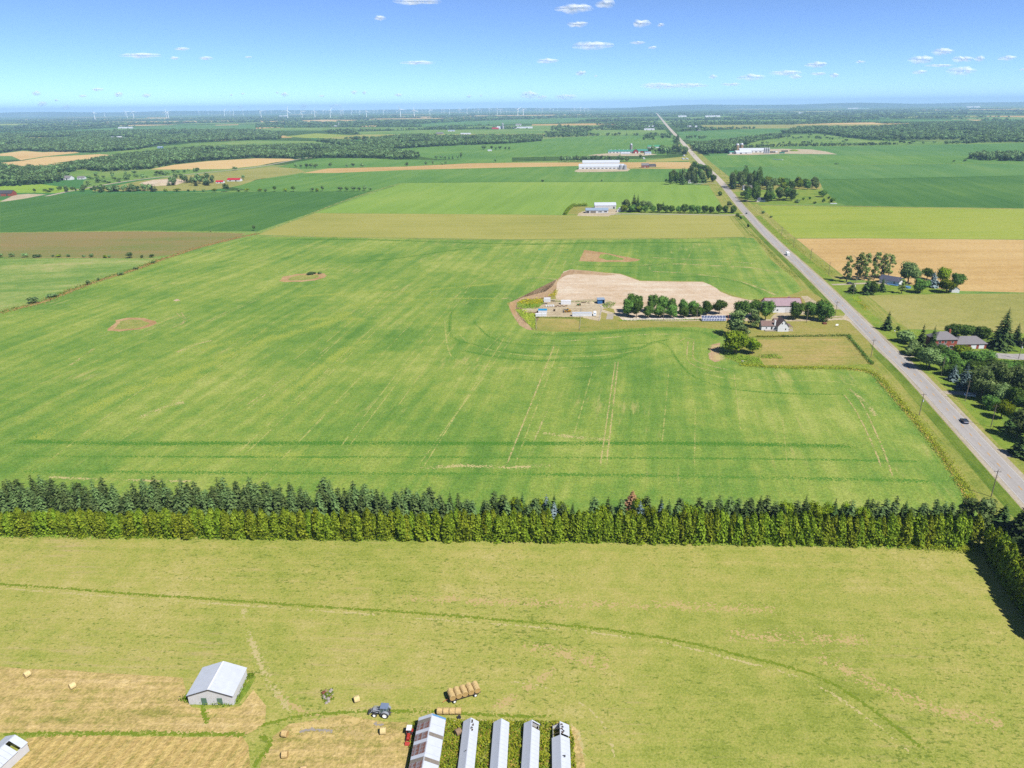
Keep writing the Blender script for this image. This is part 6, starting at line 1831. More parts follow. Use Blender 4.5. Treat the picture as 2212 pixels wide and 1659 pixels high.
# in these sheds the picture's left slope is local -y (sun side darker), its right slope local +y
LS = 'low long sheds side by side at the bottom'
long_shed('widest low shed with rust striped left roof slope and grey skylight bands', (-18.75, 119.9), (-19.35, 106), 2.95, 2.95, 2.4, 3.7, .93,
          [WR, 'fibreglass', 'rust_panel', 'rust_panel', WR, 'rust_panel', 'rust_panel', WR, 'rust_panel', 'rust_panel', 'rust_panel', WR, FB, 'rust_panel', 'rust_panel', WR, 'rust_panel', 'rust_panel', FB, 'rust_panel', WR] * 2,
          [('lt_blue', .5), (WR, 2.2), (WR, 2.2), (FB, .95), (WR, 2.2), (WR, 2.2), (WR, 1.0), (FB, .95), (WR, 2.2), (WR, 2.2), (FB, .95), (WR, 3)], group=LS)
long_shed('narrow white roofed shed with broken ridge, second from the left of the row', (-10.08, 119.82), (-10.6, 106.88), 1.62, 1.62, 1.3, 2.4, 1.1, [WR, WR, WR, WR, WR, WR], [(WR, 1.1)] * 3, group=LS)
long_shed('narrow white roofed shed with intact ridge, middle of the row', (-3.25, 119.48), (-3.85, 106.79), 1.65, 1.65, 1.3, 2.4, 1.1, [WR], [WR], group=LS)
long_shed('narrow white roofed shed with a hole showing rafters, right of the middle of the row', (3.6, 119.02), (2.72, 106.71), 1.68, 1.68, 1.3, 2.4, 1.1, [WR], [(WR, .35), (None, 1.5), (WR, 1.1)], group=LS)
e5 = long_shed('half collapsed narrow shed with bare rafters, right end of the row', (9.85, 118.6), (9.28, 106.62), 1.9, 1.75, 1.3, 2.3, 1.1, [(None, 1.2), (None, 1.2), (None, 1.2), (WR, 1.1)], [(WR, 1.1), (WR, 1.1), (WR, .9), (None, .5), (WR, 1.1)], group=LS)
# torn pieces by the broken ridges
for pf, pts in (((-10.08, 119.82), [(.7, .35), (1.2, .25), (1.9, .5), (2.6, .3), (3.2, .45), (8.6, -.5)]), ((9.85, 118.6), [(.8, .3), (1.4, .5), (2.0, .25), (2.6, .6), (3.1, .3), (9, .4)])):
    for i, (a, b) in enumerate(pts):
        mb = MB().box((0, 0, 0), (.5, .28, .05)).box((.1, .2, .06), (.12, .5, .08))
        o = mb.build('roof_debris', M['dark_steel'] if i % 2 else M['timber'], None, (pf[0] + b, pf[1] - a, 2.36 - abs(b) * .42 + .12), TRS.uniform(0, 3))
        tag(o, 'dark torn roof scrap lying along the broken ridge of a low shed', 'scrap', 'torn scraps on the broken shed roofs')
# corner shed at the lower left
cs = long_shed('white roofed shed with a torn roof opening in the lower left corner', (-109.2, 115.4), (-111.5, 107.4), 3.0, 3.0, 2.4, 3.7, 1.0, [WR], [(WR, 1.6), (None, .9), (WR, 1.1)], length=20)

# ------------------------------------------------------------------ hay bales, trailer, tractors
def bale_mesh(mat_side, mat_end, r=.76, w=1.3, seed=0):
    rr = random.Random(seed)
    n = 22
    V, Fc, mi = [], [], []
    xs = [-w / 2, -w / 2 + .06, -w / 4, 0, w / 4, w / 2 - .06, w / 2]
    for k, x in enumerate(xs):
        for i in range(n):
            t = 2 * math.pi * i / n
            q = r * (0.93 if k in (0, 6) else 1.0) * (1 + rr.uniform(-.025, .025))
            V.append((x + rr.uniform(-.012, .012), q * math.cos(t), q * math.sin(t) * .97))
    for k in range(6):
        for i in range(n):
            j = (i + 1) % n
            Fc.append((k * n + i, k * n + j, (k + 1) * n + j, (k + 1) * n + i)); mi.append(0)
    for k, s in ((0, -1), (6, 1)):
        V.append((xs[k] - s * .04, 0, 0))
        c = len(V) - 1
        for i in range(n):
            j = (i + 1) % n
            Fc.append((k * n + i, k * n + j, c)); mi.append(1)
    me = bpy.data.meshes.new('hay_bale')
    me.from_pydata(V, [], Fc)
    me.materials.append(M[mat_side]); me.materials.append(M[mat_end])
    me.polygons.foreach_set('material_index', mi)
    bm = bmesh.new(); bm.from_mesh(me); bmesh.ops.recalc_face_normals(bm, faces=bm.faces); bm.to_mesh(me); bm.free()
    return me


BALES = [bale_mesh('hay', 'hay_end', seed=i) for i in range(4)]
PALE = [bale_mesh('hay_pale', 'hay', seed=i + 9) for i in range(2)]
OLD = bale_mesh('hay_old', 'hay_old', seed=20)


def bale(loc, rz, label, me, group=None, z=.73):
    o = bpy.data.objects.new('hay_bale', me)
    link(o)
    o.location = (loc[0], loc[1], z)
    o.rotation_euler = (TRS.uniform(0, 6.28), 0, rz)
    return tag(o, label, 'hay bale', group)


GB = 'single round bales lying on the ground'
for x, y, rz, lab, me in [(60, 1461, R(60), 'pale round bale farthest left on the straw ground', PALE[0]), (158, 1486, R(50), 'pale round bale between the field edge and the white shed', PALE[1]),
                          (771, 1515, R(25), 'golden round bale standing alone between stone heap and tractor', PALE[0]), (828, 1584, R(5), 'golden round bale below the grey tractor', PALE[1]),
                          (616, 1590, R(-12), 'golden round bale left of the ash patch', BALES[0]), (616, 1635, R(5), 'golden round bale under the one left of the ash patch', BALES[1]), (657, 1668, R(15), 'round bale cut by the bottom edge', BALES[2]),
                          (990, 1553 + 33, R(35), 'old greyish bale leaning between the two left sheds', OLD)]:
    bale(P(x, y), rz, lab, me, GB)
pa, pb = P(944, 1541), P(997, 1541)
for i in range(4):
    p = pa.lerp(pb, (i + .5) / 4)
    bale(p, math.atan2((pb - pa).y, (pb - pa).x) + R(TRS.uniform(-3, 3)), '%s bale from the left in the end to end line behind the sheds' % ORD[i], BALES[i % 4], 'bales lying end to end in a line')
p = P(991, 1547)
tp = MB()
tp.prism([(-.42, 0), (.42, 0), (.5, .5), (.25, .95), (-.1, 1.05), (-.45, .6)], -.09, .09)
tag(tp.build('plastic_sheet', M['tarp'], None, (p.x + .1, p.y - .72, 0.0), R(10)), 'dark torn plastic sheet hanging on the last bale of the line', 'sheet')
# trailer
wa, wb = Vector((-14.25, 126.42, 0)), Vector((-9.44, 128.26, 0))
tz = math.atan2((wb - wa).y, (wb - wa).x)
tdir = Vector((math.cos(tz), math.sin(tz), 0)); tn = Vector((-tdir.y, tdir.x, 0))
tc = (wa + wb) / 2 + tn * 1.1
tr_ = thing('hay_wagon', 'flat hay wagon loaded with round bales', 'wagon', tc, tz)
MB().box((0, 0, .98), (7.6, 2.5, .12)).build('deck', M['timber'], tr_)
mb = MB()
mb.box((0, .45, .82), (7.4, .14, .2)).box((0, -.45, .82), (7.4, .14, .2))
mb.build('chassis', M['rust'], tr_)
for sx in (-2.65, 2.5):
    MB().cyl((sx, -1.0, .46), (sx, 1.0, .46), .07).build('axle', M['dark_steel'], tr_)
    for sy in (-1, 1):
        w = MB().cyl((0, -.13, 0), (0, .13, 0), .46, n=20).build('wheel', M['black'], tr_, (sx, sy * 1.12, .46))
        MB().cyl((0, -.16, 0), (0, .16, 0), .27, n=14).build('rim', M['rim'], w)
MB().cyl((-3.7, 0, .75), (-5.3, -.2, .4), .06).build('drawbar', M['orange'], tr_)
for i in range(5):
    for j in (-1, 1):
        q = tc + tdir * (-3.05 + i * 1.52) + tn * (j * .66)
        bale(q, tz + R(90) + R(TRS.uniform(-3, 3)), '%s bale from the drawbar end in the %s row on the hay wagon' % (ORD[i], 'near' if j < 0 else 'far'), BALES[(i + j) % 4], 'round bales loaded on the hay wagon', z=1.78)


def wheel(par, loc, r, w, rim=.55, n=24, rimmat='rim', lugs=True):
    mb = MB()
    mb.lathe([(r * .6, -w / 2), (r * .93, -w / 2), (r, -w * .32), (r, w * .32), (r * .93, w / 2), (r * .6, w / 2)], n=n, cap=False)
    mb.v = [(v[0], v[2], v[1]) for v in mb.v]
    if lugs:
        for i in range(16):
            t = i * math.pi / 8
            for s in (-1, 1):
                mb.box((r * math.sin(t + s * .08), s * w * .24, r * math.cos(t + s * .08)), (.07, w * .45, .08), ry=t)
    o = mb.build('wheel', M['black'], par, loc)
    mb = MB()
    mb.lathe([(0.02, -w * .2), (r * .2, -w * .42), (r * .5, -w * .36), (r * .63, -w * .52), (r * .63, w * .52), (r * .5, w * .36), (r * .2, w * .42), (.02, w * .2)], n=18, cap=False)
    mb.v = [(v[0], v[2], v[1]) for v in mb.v]
    mb.build('rim', M[rimmat], o)
    return o


# grey tractor with front loader, heading left
tp_ = P(824, 1551)
tt = thing('tractor', 'grey farm tractor with blue grey cab roof and front loader', 'tractor', (tp_.x + .2, tp_.y + 1.0, 0), R(180 - 6))
TG = M['tractor_grey']
mb = MB()
mb.prism([(.35, .75), (2.35, .75), (2.4, 1.15), (2.25, 1.5), (.35, 1.62)], -.38, .38)
mb.build('hood', TG, tt)
MB().box((2.42, 0, 1.1), (.06, .6, .6)).build('grille', M['dark_steel'], tt)
for s in (-1, 1):
    MB().box((2.44, s * .22, 1.3), (.06, .14, .1)).build('headlight', M['lamp_clear'], tt)
MB().box((.3, 0, .72), (4.0, .5, .35)).build('chassis', M['dark_steel'], tt)
mb = MB()
mb.prism([(-1.3, 1.1), (.3, 1.1), (.45, 1.7), (.25, 2.5), (-1.15, 2.5)], -.68, .68)
mb.build('cab', M['tractor_glass'], tt)
mb = MB()
for s in (-1, 1):
    for a, b in (((-1.3, 1.1), (-1.15, 2.5)), ((.45, 1.7), (.25, 2.5)), ((-.45, 1.1), (-.45, 2.5)), ((.3, 1.1), (.45, 1.7))):
        mb.cyl((a[0], s * .7, a[1]), (b[0], s * .7, b[1]), .06, n=6)
mb.build('cab_frame', TG, tt)
MB().prism([(-1.4, 2.5), (.5, 2.5), (.4, 2.66), (-1.3, 2.68)], -.85, .85).build('cab_roof', M['cab_roof'], tt)
for s in (-1, 1):
    wheel(tt, (-.75, s * .95, .82), .82, .5)
    wheel(tt, (1.75, s * .85, .55), .55, .36)
    mb = MB()
    for i in range(7):
        t = R(20 + i * 22)
        mb.box((-.75 + .92 * math.cos(t), s * .95, .82 + .92 * math.sin(t)), (.06, .56, .4), ry=-t)
    mb.build('fender', TG, tt)
    mb = MB()
    mb.cyl((.55, s * .62, 1.75), (2.0, s * .62, 1.75), .09, n=6).cyl((2.0, s * .62, 1.75), (3.1, s * .62, .55), .09, n=6).cyl((.6, s * .6, .9), (.55, s * .62, 1.8), .1, n=6).cyl((1.0, s * .62, 1.1), (2.1, s * .62, 1.45), .06, n=6)
    mb.build('loader_arm', TG, tt)
MB().cyl((2.6, -.62, 1.1), (2.6, .62, 1.1), .07, n=6).build('loader_crossbar', TG, tt)
mb = MB()
mb.box((3.15, 0, .55), (.1, 1.5, .5)).box((3.15, 0, .95), (.08, 1.4, .08))
for s in (-.5, 0, .5):
    mb.cyl((3.2, s, .35), (3.9, s, .3), .035, .015, n=5)
mb.build('bale_fork', M['dark_steel'], tt)
MB().cyl((1.1, .3, 1.5), (1.1, .3, 2.35), .045, n=8).build('exhaust', M['dark_steel'], tt)
mb = MB().box((-1.6, 0, .6), (.5, .7, .1)).cyl((-1.3, .3, .5), (-2.1, .35, .45), .05, n=5).cyl((-1.3, -.3, .5), (-2.1, -.35, .45), .05, n=5)
mb.build('hitch', M['dark_steel'], tt)
# small red tractor beside the widest shed
rp = P(885, 1592)
rt = thing('small_tractor', 'small red tractor with white sun roof beside the widest shed', 'tractor', (rp.x - .1, rp.y + .2, 0), R(-92))
MB().prism([(.2, .5), (1.6, .5), (1.6, 1.0), (1.4, 1.1), (.2, 1.15)], -.3, .3).build('hood', M['red_paint'], rt)
MB().box((-.2, 0, .5), (2.6, .45, .3)).build('chassis', M['dark_steel'], rt)
mb = MB()
for a in (-.95, .15):
    for s in (-1, 1):
        mb.cyl((a, s * .5, .7), (a, s * .5, 2.0), .035, n=6)
mb.build('roof_post', M['red_paint'], rt)
MB().box((-.45, 0, 2.04), (1.45, 1.15, .08)).build('sun_roof', M['white_steel'], rt)
MB().box((-.6, 0, .95), (.5, .5, .12)).box((-.85, 0, 1.2), (.1, .5, .45)).build('seat', M['black'], rt)
MB().cyl((.0, 0, 1.0), (-.12, 0, 1.3), .17, n=12).build('steering_wheel', M['dark_steel'], rt)
for s in (-1, 1):
    wheel(rt, (-.7, s * .62, .5), .5, .32, n=18, rimmat='red_paint')
    wheel(rt, (1.25, s * .5, .32), .32, .2, n=14, rimmat='red_paint', lugs=False)
    MB().box((-.7, s * .62, 1.04), (.8, .36, .06)).build('fender', M['red_paint'], rt)
    MB().cyl((.4, s * .42, .9), (2.1, s * .42, .35), .06, n=6).build('loader_arm', M['red_paint'], rt)
MB().prism([(2.0, .1), (2.6, .1), (2.55, .2), (2.15, .6), (2.0, .6)], -.6, .6).build('bucket', M['red_paint'], rt)
# stones
SG = 'stones of the little rubble heap'
for i, (x, y, s, mm) in enumerate([(700, 1506, .5, 'stone'), (707, 1502, .45, 'stone'), (713, 1495, .4, 'stone'), (703, 1510, .4, 'stone'), (709, 1510, .55, 'stone'), (699, 1497, .5, 'orange'), (704, 1493, .4, 'hay_old'), (716, 1491, .5, 'stone'), (710, 1515, .45, 'stone'), (714, 1506, .35, 'hay_old'), (705, 1519, .4, 'stone'), (718, 1500, .3, 'stone')]):
    bm = bmesh.new()
    bmesh.ops.create_icosphere(bm, subdivisions=2, radius=s)
    rr = random.Random(i)
    f = [rr.uniform(.7, 1.2) for _ in range(3)]
    for v in bm.verts:
        k = 1 + .18 * math.sin(v.co.x * 7 / s + i) * math.sin(v.co.y * 6 / s + i * 2) + rr.uniform(-.05, .05)
        v.co = Vector((v.co.x * f[0] * k, v.co.y * f[1] * k, v.co.z * .6 * k))
    me = bpy.data.meshes.new('field_stone'); bm.to_mesh(me); bm.free()
    me.materials.append(M[mm if mm != 'orange' else 'rust'])
    p = P(x, y)
    o = bpy.data.objects.new('field_stone', me); link(o); o.location = (p.x, p.y, s * .25)
    tag(o, 'rough field stone in the little rubble heap on the hay field', 'stone', SG)
weeds('dark weeds growing through the rubble heap', [P(690, 1492), P(720, 1488), P(722, 1512), P(700, 1520)], 260, .6, 'weed_dark', s=.45)

# ------------------------------------------------------------------ farmstead buildings
fh = thing('farmhouse', 'white farmhouse with brown shingle roof and front gable below the barn', 'house', (166.2, 416.2, 0), R(-2))
wing(fh, 8.4, 6.6, 3.4, 7.4, 'white_steel', 'brown_roof', rz=R(90), over=.35, ops=[('left', -1.0, 4.6, .8, 1.1, 'window'), ('left', .9, 4.6, .8, 1.1, 'window'), ('left', -1.4, 1.0, .9, 1.2, 'window')])
wing(fh, 8.0, 5.6, 2.9, 5.2, 'white_steel', 'brown_roof', c=(-8.2, 1.6), over=.3, ops=[('front', -1.0, 1.0, .9, 1.1, 'window'), ('front', 2.2, .2, .95, 2.0, 'door', 'glass'), ('left', 0, 1.0, .9, 1.1, 'window')])
wing(fh, 4.5, 6.0, 3.0, 6.2, 'white_steel', 'brown_roof', c=(-1.5, 3.9), over=.3)
mb = MB().prism([(3.5, 3.2), (6.2, 2.5), (6.2, 2.62), (3.5, 3.34)], -3.2, 4.2)
mb.build('porch_roof', M['brown_roof'], fh)
mb = MB()
for y in (-3.0, -.6, 1.8, 4.0): mb.box((6.0, y, 1.25), (.14, .14, 2.5))
mb.build('porch_post', M['white_steel'], fh)
MB().box((4.9, .5, .15), (3.0, 8.2, .3)).build('porch_floor', M['concrete'], fh)
MB().box((-4.3, -.9, 3.2), (.9, .7, 6.4)).build('chimney', M['white_steel'], fh)
MB().box((-6.0, -2.4, .25), (9.0, 2.6, .3)).build('deck', M['concrete'], fh)
mb = MB()
for i in range(10): mb.box((-10.3 + i, -3.65, .75), (.06, .06, .8))
mb.box((-5.8, -3.65, 1.15), (9.1, .07, .06))
mb.build('deck_railing', M['white_steel'], fh)
bn = thing('barn', 'white barn with faded red metal roof behind the farmhouse', 'barn', (181.6, 459.5, 0), R(-2))
wing(bn, 23, 11, 5.0, 8.6, 'white_steel', 'red_roof', over=.5, ops=[('front', -8.5, 0.2, 3.4, 3.2, 'door', 'cream_wall'), ('front', -4.0, 1.2, 1.2, 1.2, 'window'), ('front', 3.0, .2, 3.4, 3.2, 'door', 'cream_wall'), ('front', 8.0, 1.2, 1.2, 1.2, 'window'), ('right', 0, 5.4, 1.0, 1.2, 'window')])
wing(bn, 9, 9, 4.6, 7.4, 'white_steel', 'red_roof', c=(7.5, 3.5), rz=R(90), over=.4)
MB().box((0, 0, 8.82), (24, .5, .1)).build('ridge_cap', M['red_paint'], bn)
for sx in (-1, 1):
    for sy in (-1, 1):
        MB().box((sx * 12.02, sy * 3.0, 6.8 - .0), (.12, 7.2, .3), rx=-sy * math.atan2(3.6, 5.5)).build('barge_board', M['red_paint'], bn)
# solar array
sp = thing('solar_array', 'ground mounted solar array of three panel rows beside the maples', 'solar panels', (130.2, 436.2, 0), R(-2))
tilt = R(38)
for row, (zc, hh, cnt) in enumerate(((0.62, 1.75, 15), (2.41, 1.75, 15), (3.86, 1.05, 8))):
    pw = 15.3 / cnt
    for i in range(cnt):
        x = -7.65 + pw * (i + .5)
        o = MB().box((0, 0, 0), (pw - .06, hh - .06, .05)).build('panel_frame', M['pv_frame'], sp, (x, (zc + hh / 2) * math.cos(tilt) - 1.6, .5 + (zc + hh / 2 - .6) * math.sin(tilt)), 0)
        o.rotation_euler = (tilt, 0, 0)
        MB().box((0, 0, .028), (pw - .2, hh - .2, .012)).build('solar_cell', M['pv'], o)
mb = MB()
for i in range(6):
    x = -7.0 + i * 2.8
    mb.cyl((x, -.9, 0), (x, -.9, .62), .06, n=6).cyl((x, 2.0, 0), (x, 2.0, 2.85), .06, n=6).cyl((x, -1.2, .42), (x, 2.3, 3.0), .05, n=6)
mb.build('support', M['dark_steel'], sp)
ol = MB().cyl((0, 0, 0), (0, 0, 3.4), .1, n=6).cyl((0, 0, 3.3), (-.9, 0, 3.5), .07, n=5).box((-.2, 0, .4), (1.2, .5, .5))
tag(ol.build('yard_post', M['orange'], None, P(1572.5, 692)), 'orange post with a short arm right of the solar panels', 'post')

# rail fence along the lane
rf = thing('rail_fence', 'grey rail fence on posts along the maple lane', 'fence', P(1348, 691.5), 0)
fa, fb_ = P(1348, 691.5), P(1514, 690.5)
nF = 26
for i in range(nF):
    p = fa.lerp(fb_, i / (nF - 1)) - fa
    MB().box((p.x, p.y, .6), (.1, .1, 1.2)).build('post', M['timber'], rf)
for z in (.55, 1.1):
    MB().cyl((0, 0, z), ((fb_ - fa).x, (fb_ - fa).y, z), .06, n=6).build('rail', M['pv_frame'], rf)
for a, b, lab in [((1157, 686), (1159, 714), 'wire fence with pale posts at the left end of the paddock'), ((1254, 690), (1252, 714), 'wire fence with pale posts at the right end of the paddock'), ((1300, 668), (1294, 694), 'heavy post fence at the right end of the equipment yard'), ((1256, 668), (1253, 688), 'short post fence inside the equipment yard')]:
    A_, B_ = P(*a), P(*b)
    f_ = thing('wire_fence', lab, 'fence', A_)
    n = max(4, int((B_ - A_).length / 3.2))
    for i in range(n):
        p = (B_ - A_) * (i / (n - 1))
        MB().box((p.x, p.y, .65), (.14, .14, 1.3)).build('post', M['pole'], f_)
    for z in (.5, 1.1):
        MB().cyl((0, 0, z), ((B_ - A_).x, (B_ - A_).y, z), .03, n=5).build('wire', M['pv_frame'], f_)

# yard equipment
def YD(cx, cy): return P(1094.4 + cx * .1198, 610.6 + cy * .1198)


def container(label, p, rz, L, W, H, body, roof, cat='container', name='container', open_end=False):
    o = thing(name, label, cat, p, rz)
    MB().box((0, 0, H / 2 + .1), (L, W, H)).build('body', M[body], o)
    mb = MB()
    n = int(L / .6)
    for i in range(n):
        mb.box((-L / 2 + (i + .5) * L / n, -W / 2 - .03, H / 2 + .1), (.12, .06, H - .2))
    mb.build('side_rib', M[body], o)
    mb = MB().box((0, 0, H + .14), (L + .1, W + .1, .1))
    for i in range(n):
        mb.box((-L / 2 + (i + .5) * L / n, 0, H + .21), (.14, W, .05))
    mb.build('roof', M[roof], o)
    MB().box((L / 2 + .03, 0, H / 2 + .1), (.06, W - .2, H - .2)).build('door', M['dark_steel'] if open_end else M[body], o)  # with open_end no real door: dark sheet painted for the shade inside
    return o


container('container with bright blue ribbed roof at the left of the equipment yard', YD(648, 530), R(-2), 6.0, 4.6, 1.6, 'white_steel', 'sky_blue')
container('white box trailer with a dark open end in the equipment yard', YD(1068, 388), R(178), 7.0, 2.6, 2.6, 'white_steel', 'white_steel', 'trailer', 'box_trailer', True)
container('long flat roofed white semi trailer at the front of the equipment yard', YD(1358, 600), R(-1), 13.0, 2.6, 2.2, 'white_steel', 'white_roof', 'trailer', 'semi_trailer')
container('white trailer at the back left corner of the equipment yard', YD(730, 345), R(-3), 4.6, 2.6, 2.6, 'white_steel', 'white_steel', 'trailer', 'box_trailer')
container('white cube tank left of its twin in front of the blue roofed container', YD(575, 604), R(0), 4.0, 2.2, 1.6, 'white_steel', 'white_steel', 'tank', 'water_tank')
container('white cube tank right of its twin in front of the blue roofed container', YD(676, 600), R(0), 3.0, 2.2, 1.6, 'white_steel', 'white_steel', 'tank', 'water_tank')
hut = thing('blue_hut', 'blue open fronted hut at the back right of the equipment yard', 'hut', YD(1695, 372), R(4))
MB().box((0, 1.6, 1.7), (4.8, .15, 3.4)).build('back_wall', M['blue_paint'], hut)
for s in (-1, 1): MB().box((s * 2.4, 0, 1.6), (.15, 3.3, 3.2)).build('side_wall', M['blue_paint'], hut)
MB().box((-.7, -1.55, 1.3), (3.2, .12, 2.6)).build('door', M['blue_paint'], hut)
MB().prism([(-2.0, 3.0), (2.0, 3.6), (2.0, 3.72), (-2.0, 3.12)], -2.7, 2.7, axis='x').build('roof', M['blue_roof'], hut)
# van-like horse trailer at the yard's right front
hv = thing('horse_trailer', 'white rounded trailer standing end on at the right front of the equipment yard', 'trailer', YD(1588, 592), R(84))
MB().prism([(-1.0, .5), (1.0, .5), (1.05, 2.0), (.8, 2.5), (-.8, 2.5), (-1.05, 2.0)], -2.2, 2.2, axis='x').build('body', M['car_white'], hv)
MB().box((-2.22, 0, 1.9), (.06, 1.2, .5)).build('window', M['lt_blue'], hv)
for sx in (-.5, .6):
    for s in (-1, 1): wheel(hv, (sx, s * 1.0, .36), .36, .2, n=14, lugs=False)
MB().cyl((2.2, 0, .5), (3.3, 0, .45), .06, n=6).build('drawbar', M['dark_steel'], hv)
# yellow loader
yl = thing('loader', 'yellow wheel loader in the middle of the equipment yard', 'loader', YD(1105, 532), R(185))
MB().box((-.9, 0, 1.2), (2.2, 1.5, .9)).build('engine_cover', M['yellow'], yl)
MB().box((.4, 0, .8), (3.4, 1.0, .5)).build('chassis', M['yellow'], yl)
MB().box((.2, 0, 1.9), (1.0, 1.2, 1.4)).build('cab', M['tractor_glass'], yl)
MB().box((.2, 0, 2.66), (1.25, 1.4, .1)).build('cab_roof', M['yellow'], yl)
for sx in (-1.1, 1.3):
    for s in (-1, 1): wheel(yl, (sx, s * .9, .6), .6, .4, n=16, rimmat='yellow')
for s in (-1, 1): MB().cyl((.9, s * .4, 1.5), (2.8, s * .4, .6), .1, n=6).build('loader_arm', M['yellow'], yl)
MB().prism([(2.7, .1), (3.5, .1), (3.4, .3), (2.9, .95), (2.7, .95)], -1.1, 1.1).build('bucket', M['dark_steel'], yl)
gt = thing('green_tractor', 'small green tractor near the back of the equipment yard', 'tractor', YD(1305, 412), R(170))
MB().prism([(0, .5), (1.5, .5), (1.5, 1.05), (0, 1.2)], -.35, .35).build('hood', M['green_paint'], gt)
MB().box((-.5, 0, 1.0), (.5, .55, .5)).build('seat', M['yellow'], gt)
for s in (-1, 1):
    wheel(gt, (-.6, s * .7, .65), .65, .35, n=16, rimmat='yellow')
    wheel(gt, (1.2, s * .6, .4), .4, .25, n=14, rimmat='yellow', lugs=False)
    MB().box((-.6, s * .7, 1.35), (.9, .4, .06)).build('fender', M['green_paint'], gt)
RI = 'rusty implements in a row in the equipment yard'
for i in range(6):
    p = YD(885 + i * 38, 438 - (i % 2) * 12)
    o = thing('farm_implement', 'rusty farm implement in the row behind the yellow loader', 'implement', p, TRS.uniform(-.4, .4), RI)
    mb = MB().box((0, 0, .5), (1.5, .12, .12)).box((0, .6, .5), (1.5, .12, .12)).box((-.6, .3, .55), (.12, 1.4, .12)).box((.6, .3, .55), (.12, 1.4, .12)).cyl((0, .3, .5), (0, 1.3, .9), .06, n=6)
    mb.build('frame', M['rust'], o)
    for k in range(5):
        MB().cyl((-.6 + k * .3, -.1, .02), (-.6 + k * .3, .1, .5), .05, n=5).build('tine', M['dark_steel'], o)
for i, (cx_, cy_) in enumerate([(715, 432), (760, 432), (800, 430), (842, 430)]):
    p = YD(cx_, cy_)
    o = thing('cage_tank', '%s white caged liquid tank from the left by the rusty implements' % ORD[i], 'tank', p, TRS.uniform(-.1, .1), 'white caged tanks in the equipment yard')
    MB().box((0, 0, .75), (1.1, 1.1, 1.1)).build('tank', M['white_steel'], o)
    MB().box((0, 0, .1), (1.2, 1.2, .16)).build('pallet', M['timber'], o)
    MB().cyl((0, 0, 1.3), (0, 0, 1.38), .2, n=10).build('lid', M['dark_steel'], o)
jk = [('pipe_stack', 'black pipe bundle left of the yellow loader', 'pipes', 1055, 498, 'dark_steel'), ('scrap_pile', 'dark scrap pile under the back left trailer', 'scrap', 690, 385, 'dark_steel'), ('pallet_stack', 'grey pallet stack in the middle of the equipment yard', 'pallets', 860, 515, 'timber'),
      ('timber_pile', 'loose grey timber pile at the back of the equipment yard', 'timber', 1390, 362, 'timber'), ('scrap_pile', 'dark frame scrap right of the back left trailer', 'scrap', 825, 335, 'dark_steel'), ('drum_pile', 'faded purple drums right of the blue hut', 'drums', 1790, 402, 'purple'), ('white_drum', 'white drum at the right fence of the yard', 'drum', 1700, 432, 'white_steel')]
for nm, lab, cat, cx_, cy_, mm in jk:
    p = YD(cx_, cy_)
    mb = MB()
    rr = random.Random(cx_)
    for k in range(9 if nm != 'white_drum' else 2):
        x, y, z = rr.uniform(-1.4, 1.4), rr.uniform(-.6, .6), .12 + .16 * (k // 3)
        if 'drum' in nm:
            mb.cyl((x, y, 0), (x, y, .9), .3, n=10)
        elif nm == 'pallet_stack':
            mb.box((0, 0, .1 + k * .16), (1.2 + rr.uniform(-.05, .05), 1.0, .1))
        else:
            l = rr.uniform(1.2, 2.6)
            t = rr.uniform(-.5, .5)
            mb.cyl((x - l / 2 * math.cos(t), y - l / 2 * math.sin(t), z), (x + l / 2 * math.cos(t), y + l / 2 * math.sin(t), z + .1), .1, n=6)
    tag(mb.build(nm, M[mm], None, p), lab, cat)
mb = MB().lathe([(2.6, 0), (2.2, .5), (1.4, 1.0), (.5, 1.3), (.05, 1.35)], n=18)
o = mb.build('gravel_heap', M['gravel'], None, YD(1520, 368)); tag(o, 'rounded gravel heap at the back of the equipment yard', 'heap')
sg = thing('yard_sign', 'small white sign box on the lawn by the road', 'sign', P(1807.5, 705))
MB().box((0, 0, 1.0), (1.7, .25, 1.0)).build('board', M['sign'], sg)
for s in (-1, 1): MB().box((s * .7, 0, .25), (.1, .1, .5)).build('post', M['timber'], sg)
wl_ = thing('timber_well', 'brown timber planter frame with a post on the lawn right of the maples', 'planter', P(1781, 700))
MB().box((0, 0, .45), (2.2, 2.0, .9)).build('box', M['rust'], wl_)
MB().cyl((0, 0, .9), (0, 0, 4.2), .09, n=6).build('post', M['timber'], wl_)
o = MB().lathe([(.9, 0), (.8, .4), (.4, .6), (.05, .62)], n=12).build('pale_boulder', M['stone'], None, P(1604, 781)); tag(o, 'pale boulder in the weeds below the bright bush', 'boulder')

# ------------------------------------------------------------------ houses on the right
dh = thing('bungalow', 'dark roofed bungalow half hidden by trees before the wheat', 'house', P(1928, 613) + Vector((0, 2, 0)), R(-52))
wing(dh, 15, 8.5, 2.9, 5.4, 'white_steel', 'navy_roof', over=.5, ops=[('front', -4.5, 1.0, 1.6, 1.2, 'window'), ('front', 0, .2, 1.0, 2.1, 'door'), ('front', 4, 1.0, 1.6, 1.2, 'window'), ('left', 0, 1.0, 1.4, 1.2, 'window')])
MB().box((3.5, -5.6, .4), (8, 2.6, .2)).build('deck', M['lt_blue'], dh)
pp = MB().lathe([(2.4, 0), (2.4, 1.1), (2.2, 1.1), (2.2, .95), (.05, .95)], n=20).build('garden_pool', M['lt_blue'], None, P(1960, 622)); tag(pp, 'small round blue garden pool right of the dark roofed bungalow', 'pool')
ws = thing('garden_shed', 'small white garden shed under the spreading bright tree by the wheat', 'shed', P(2064, 632) + Vector((0, 2, 0)), R(80))
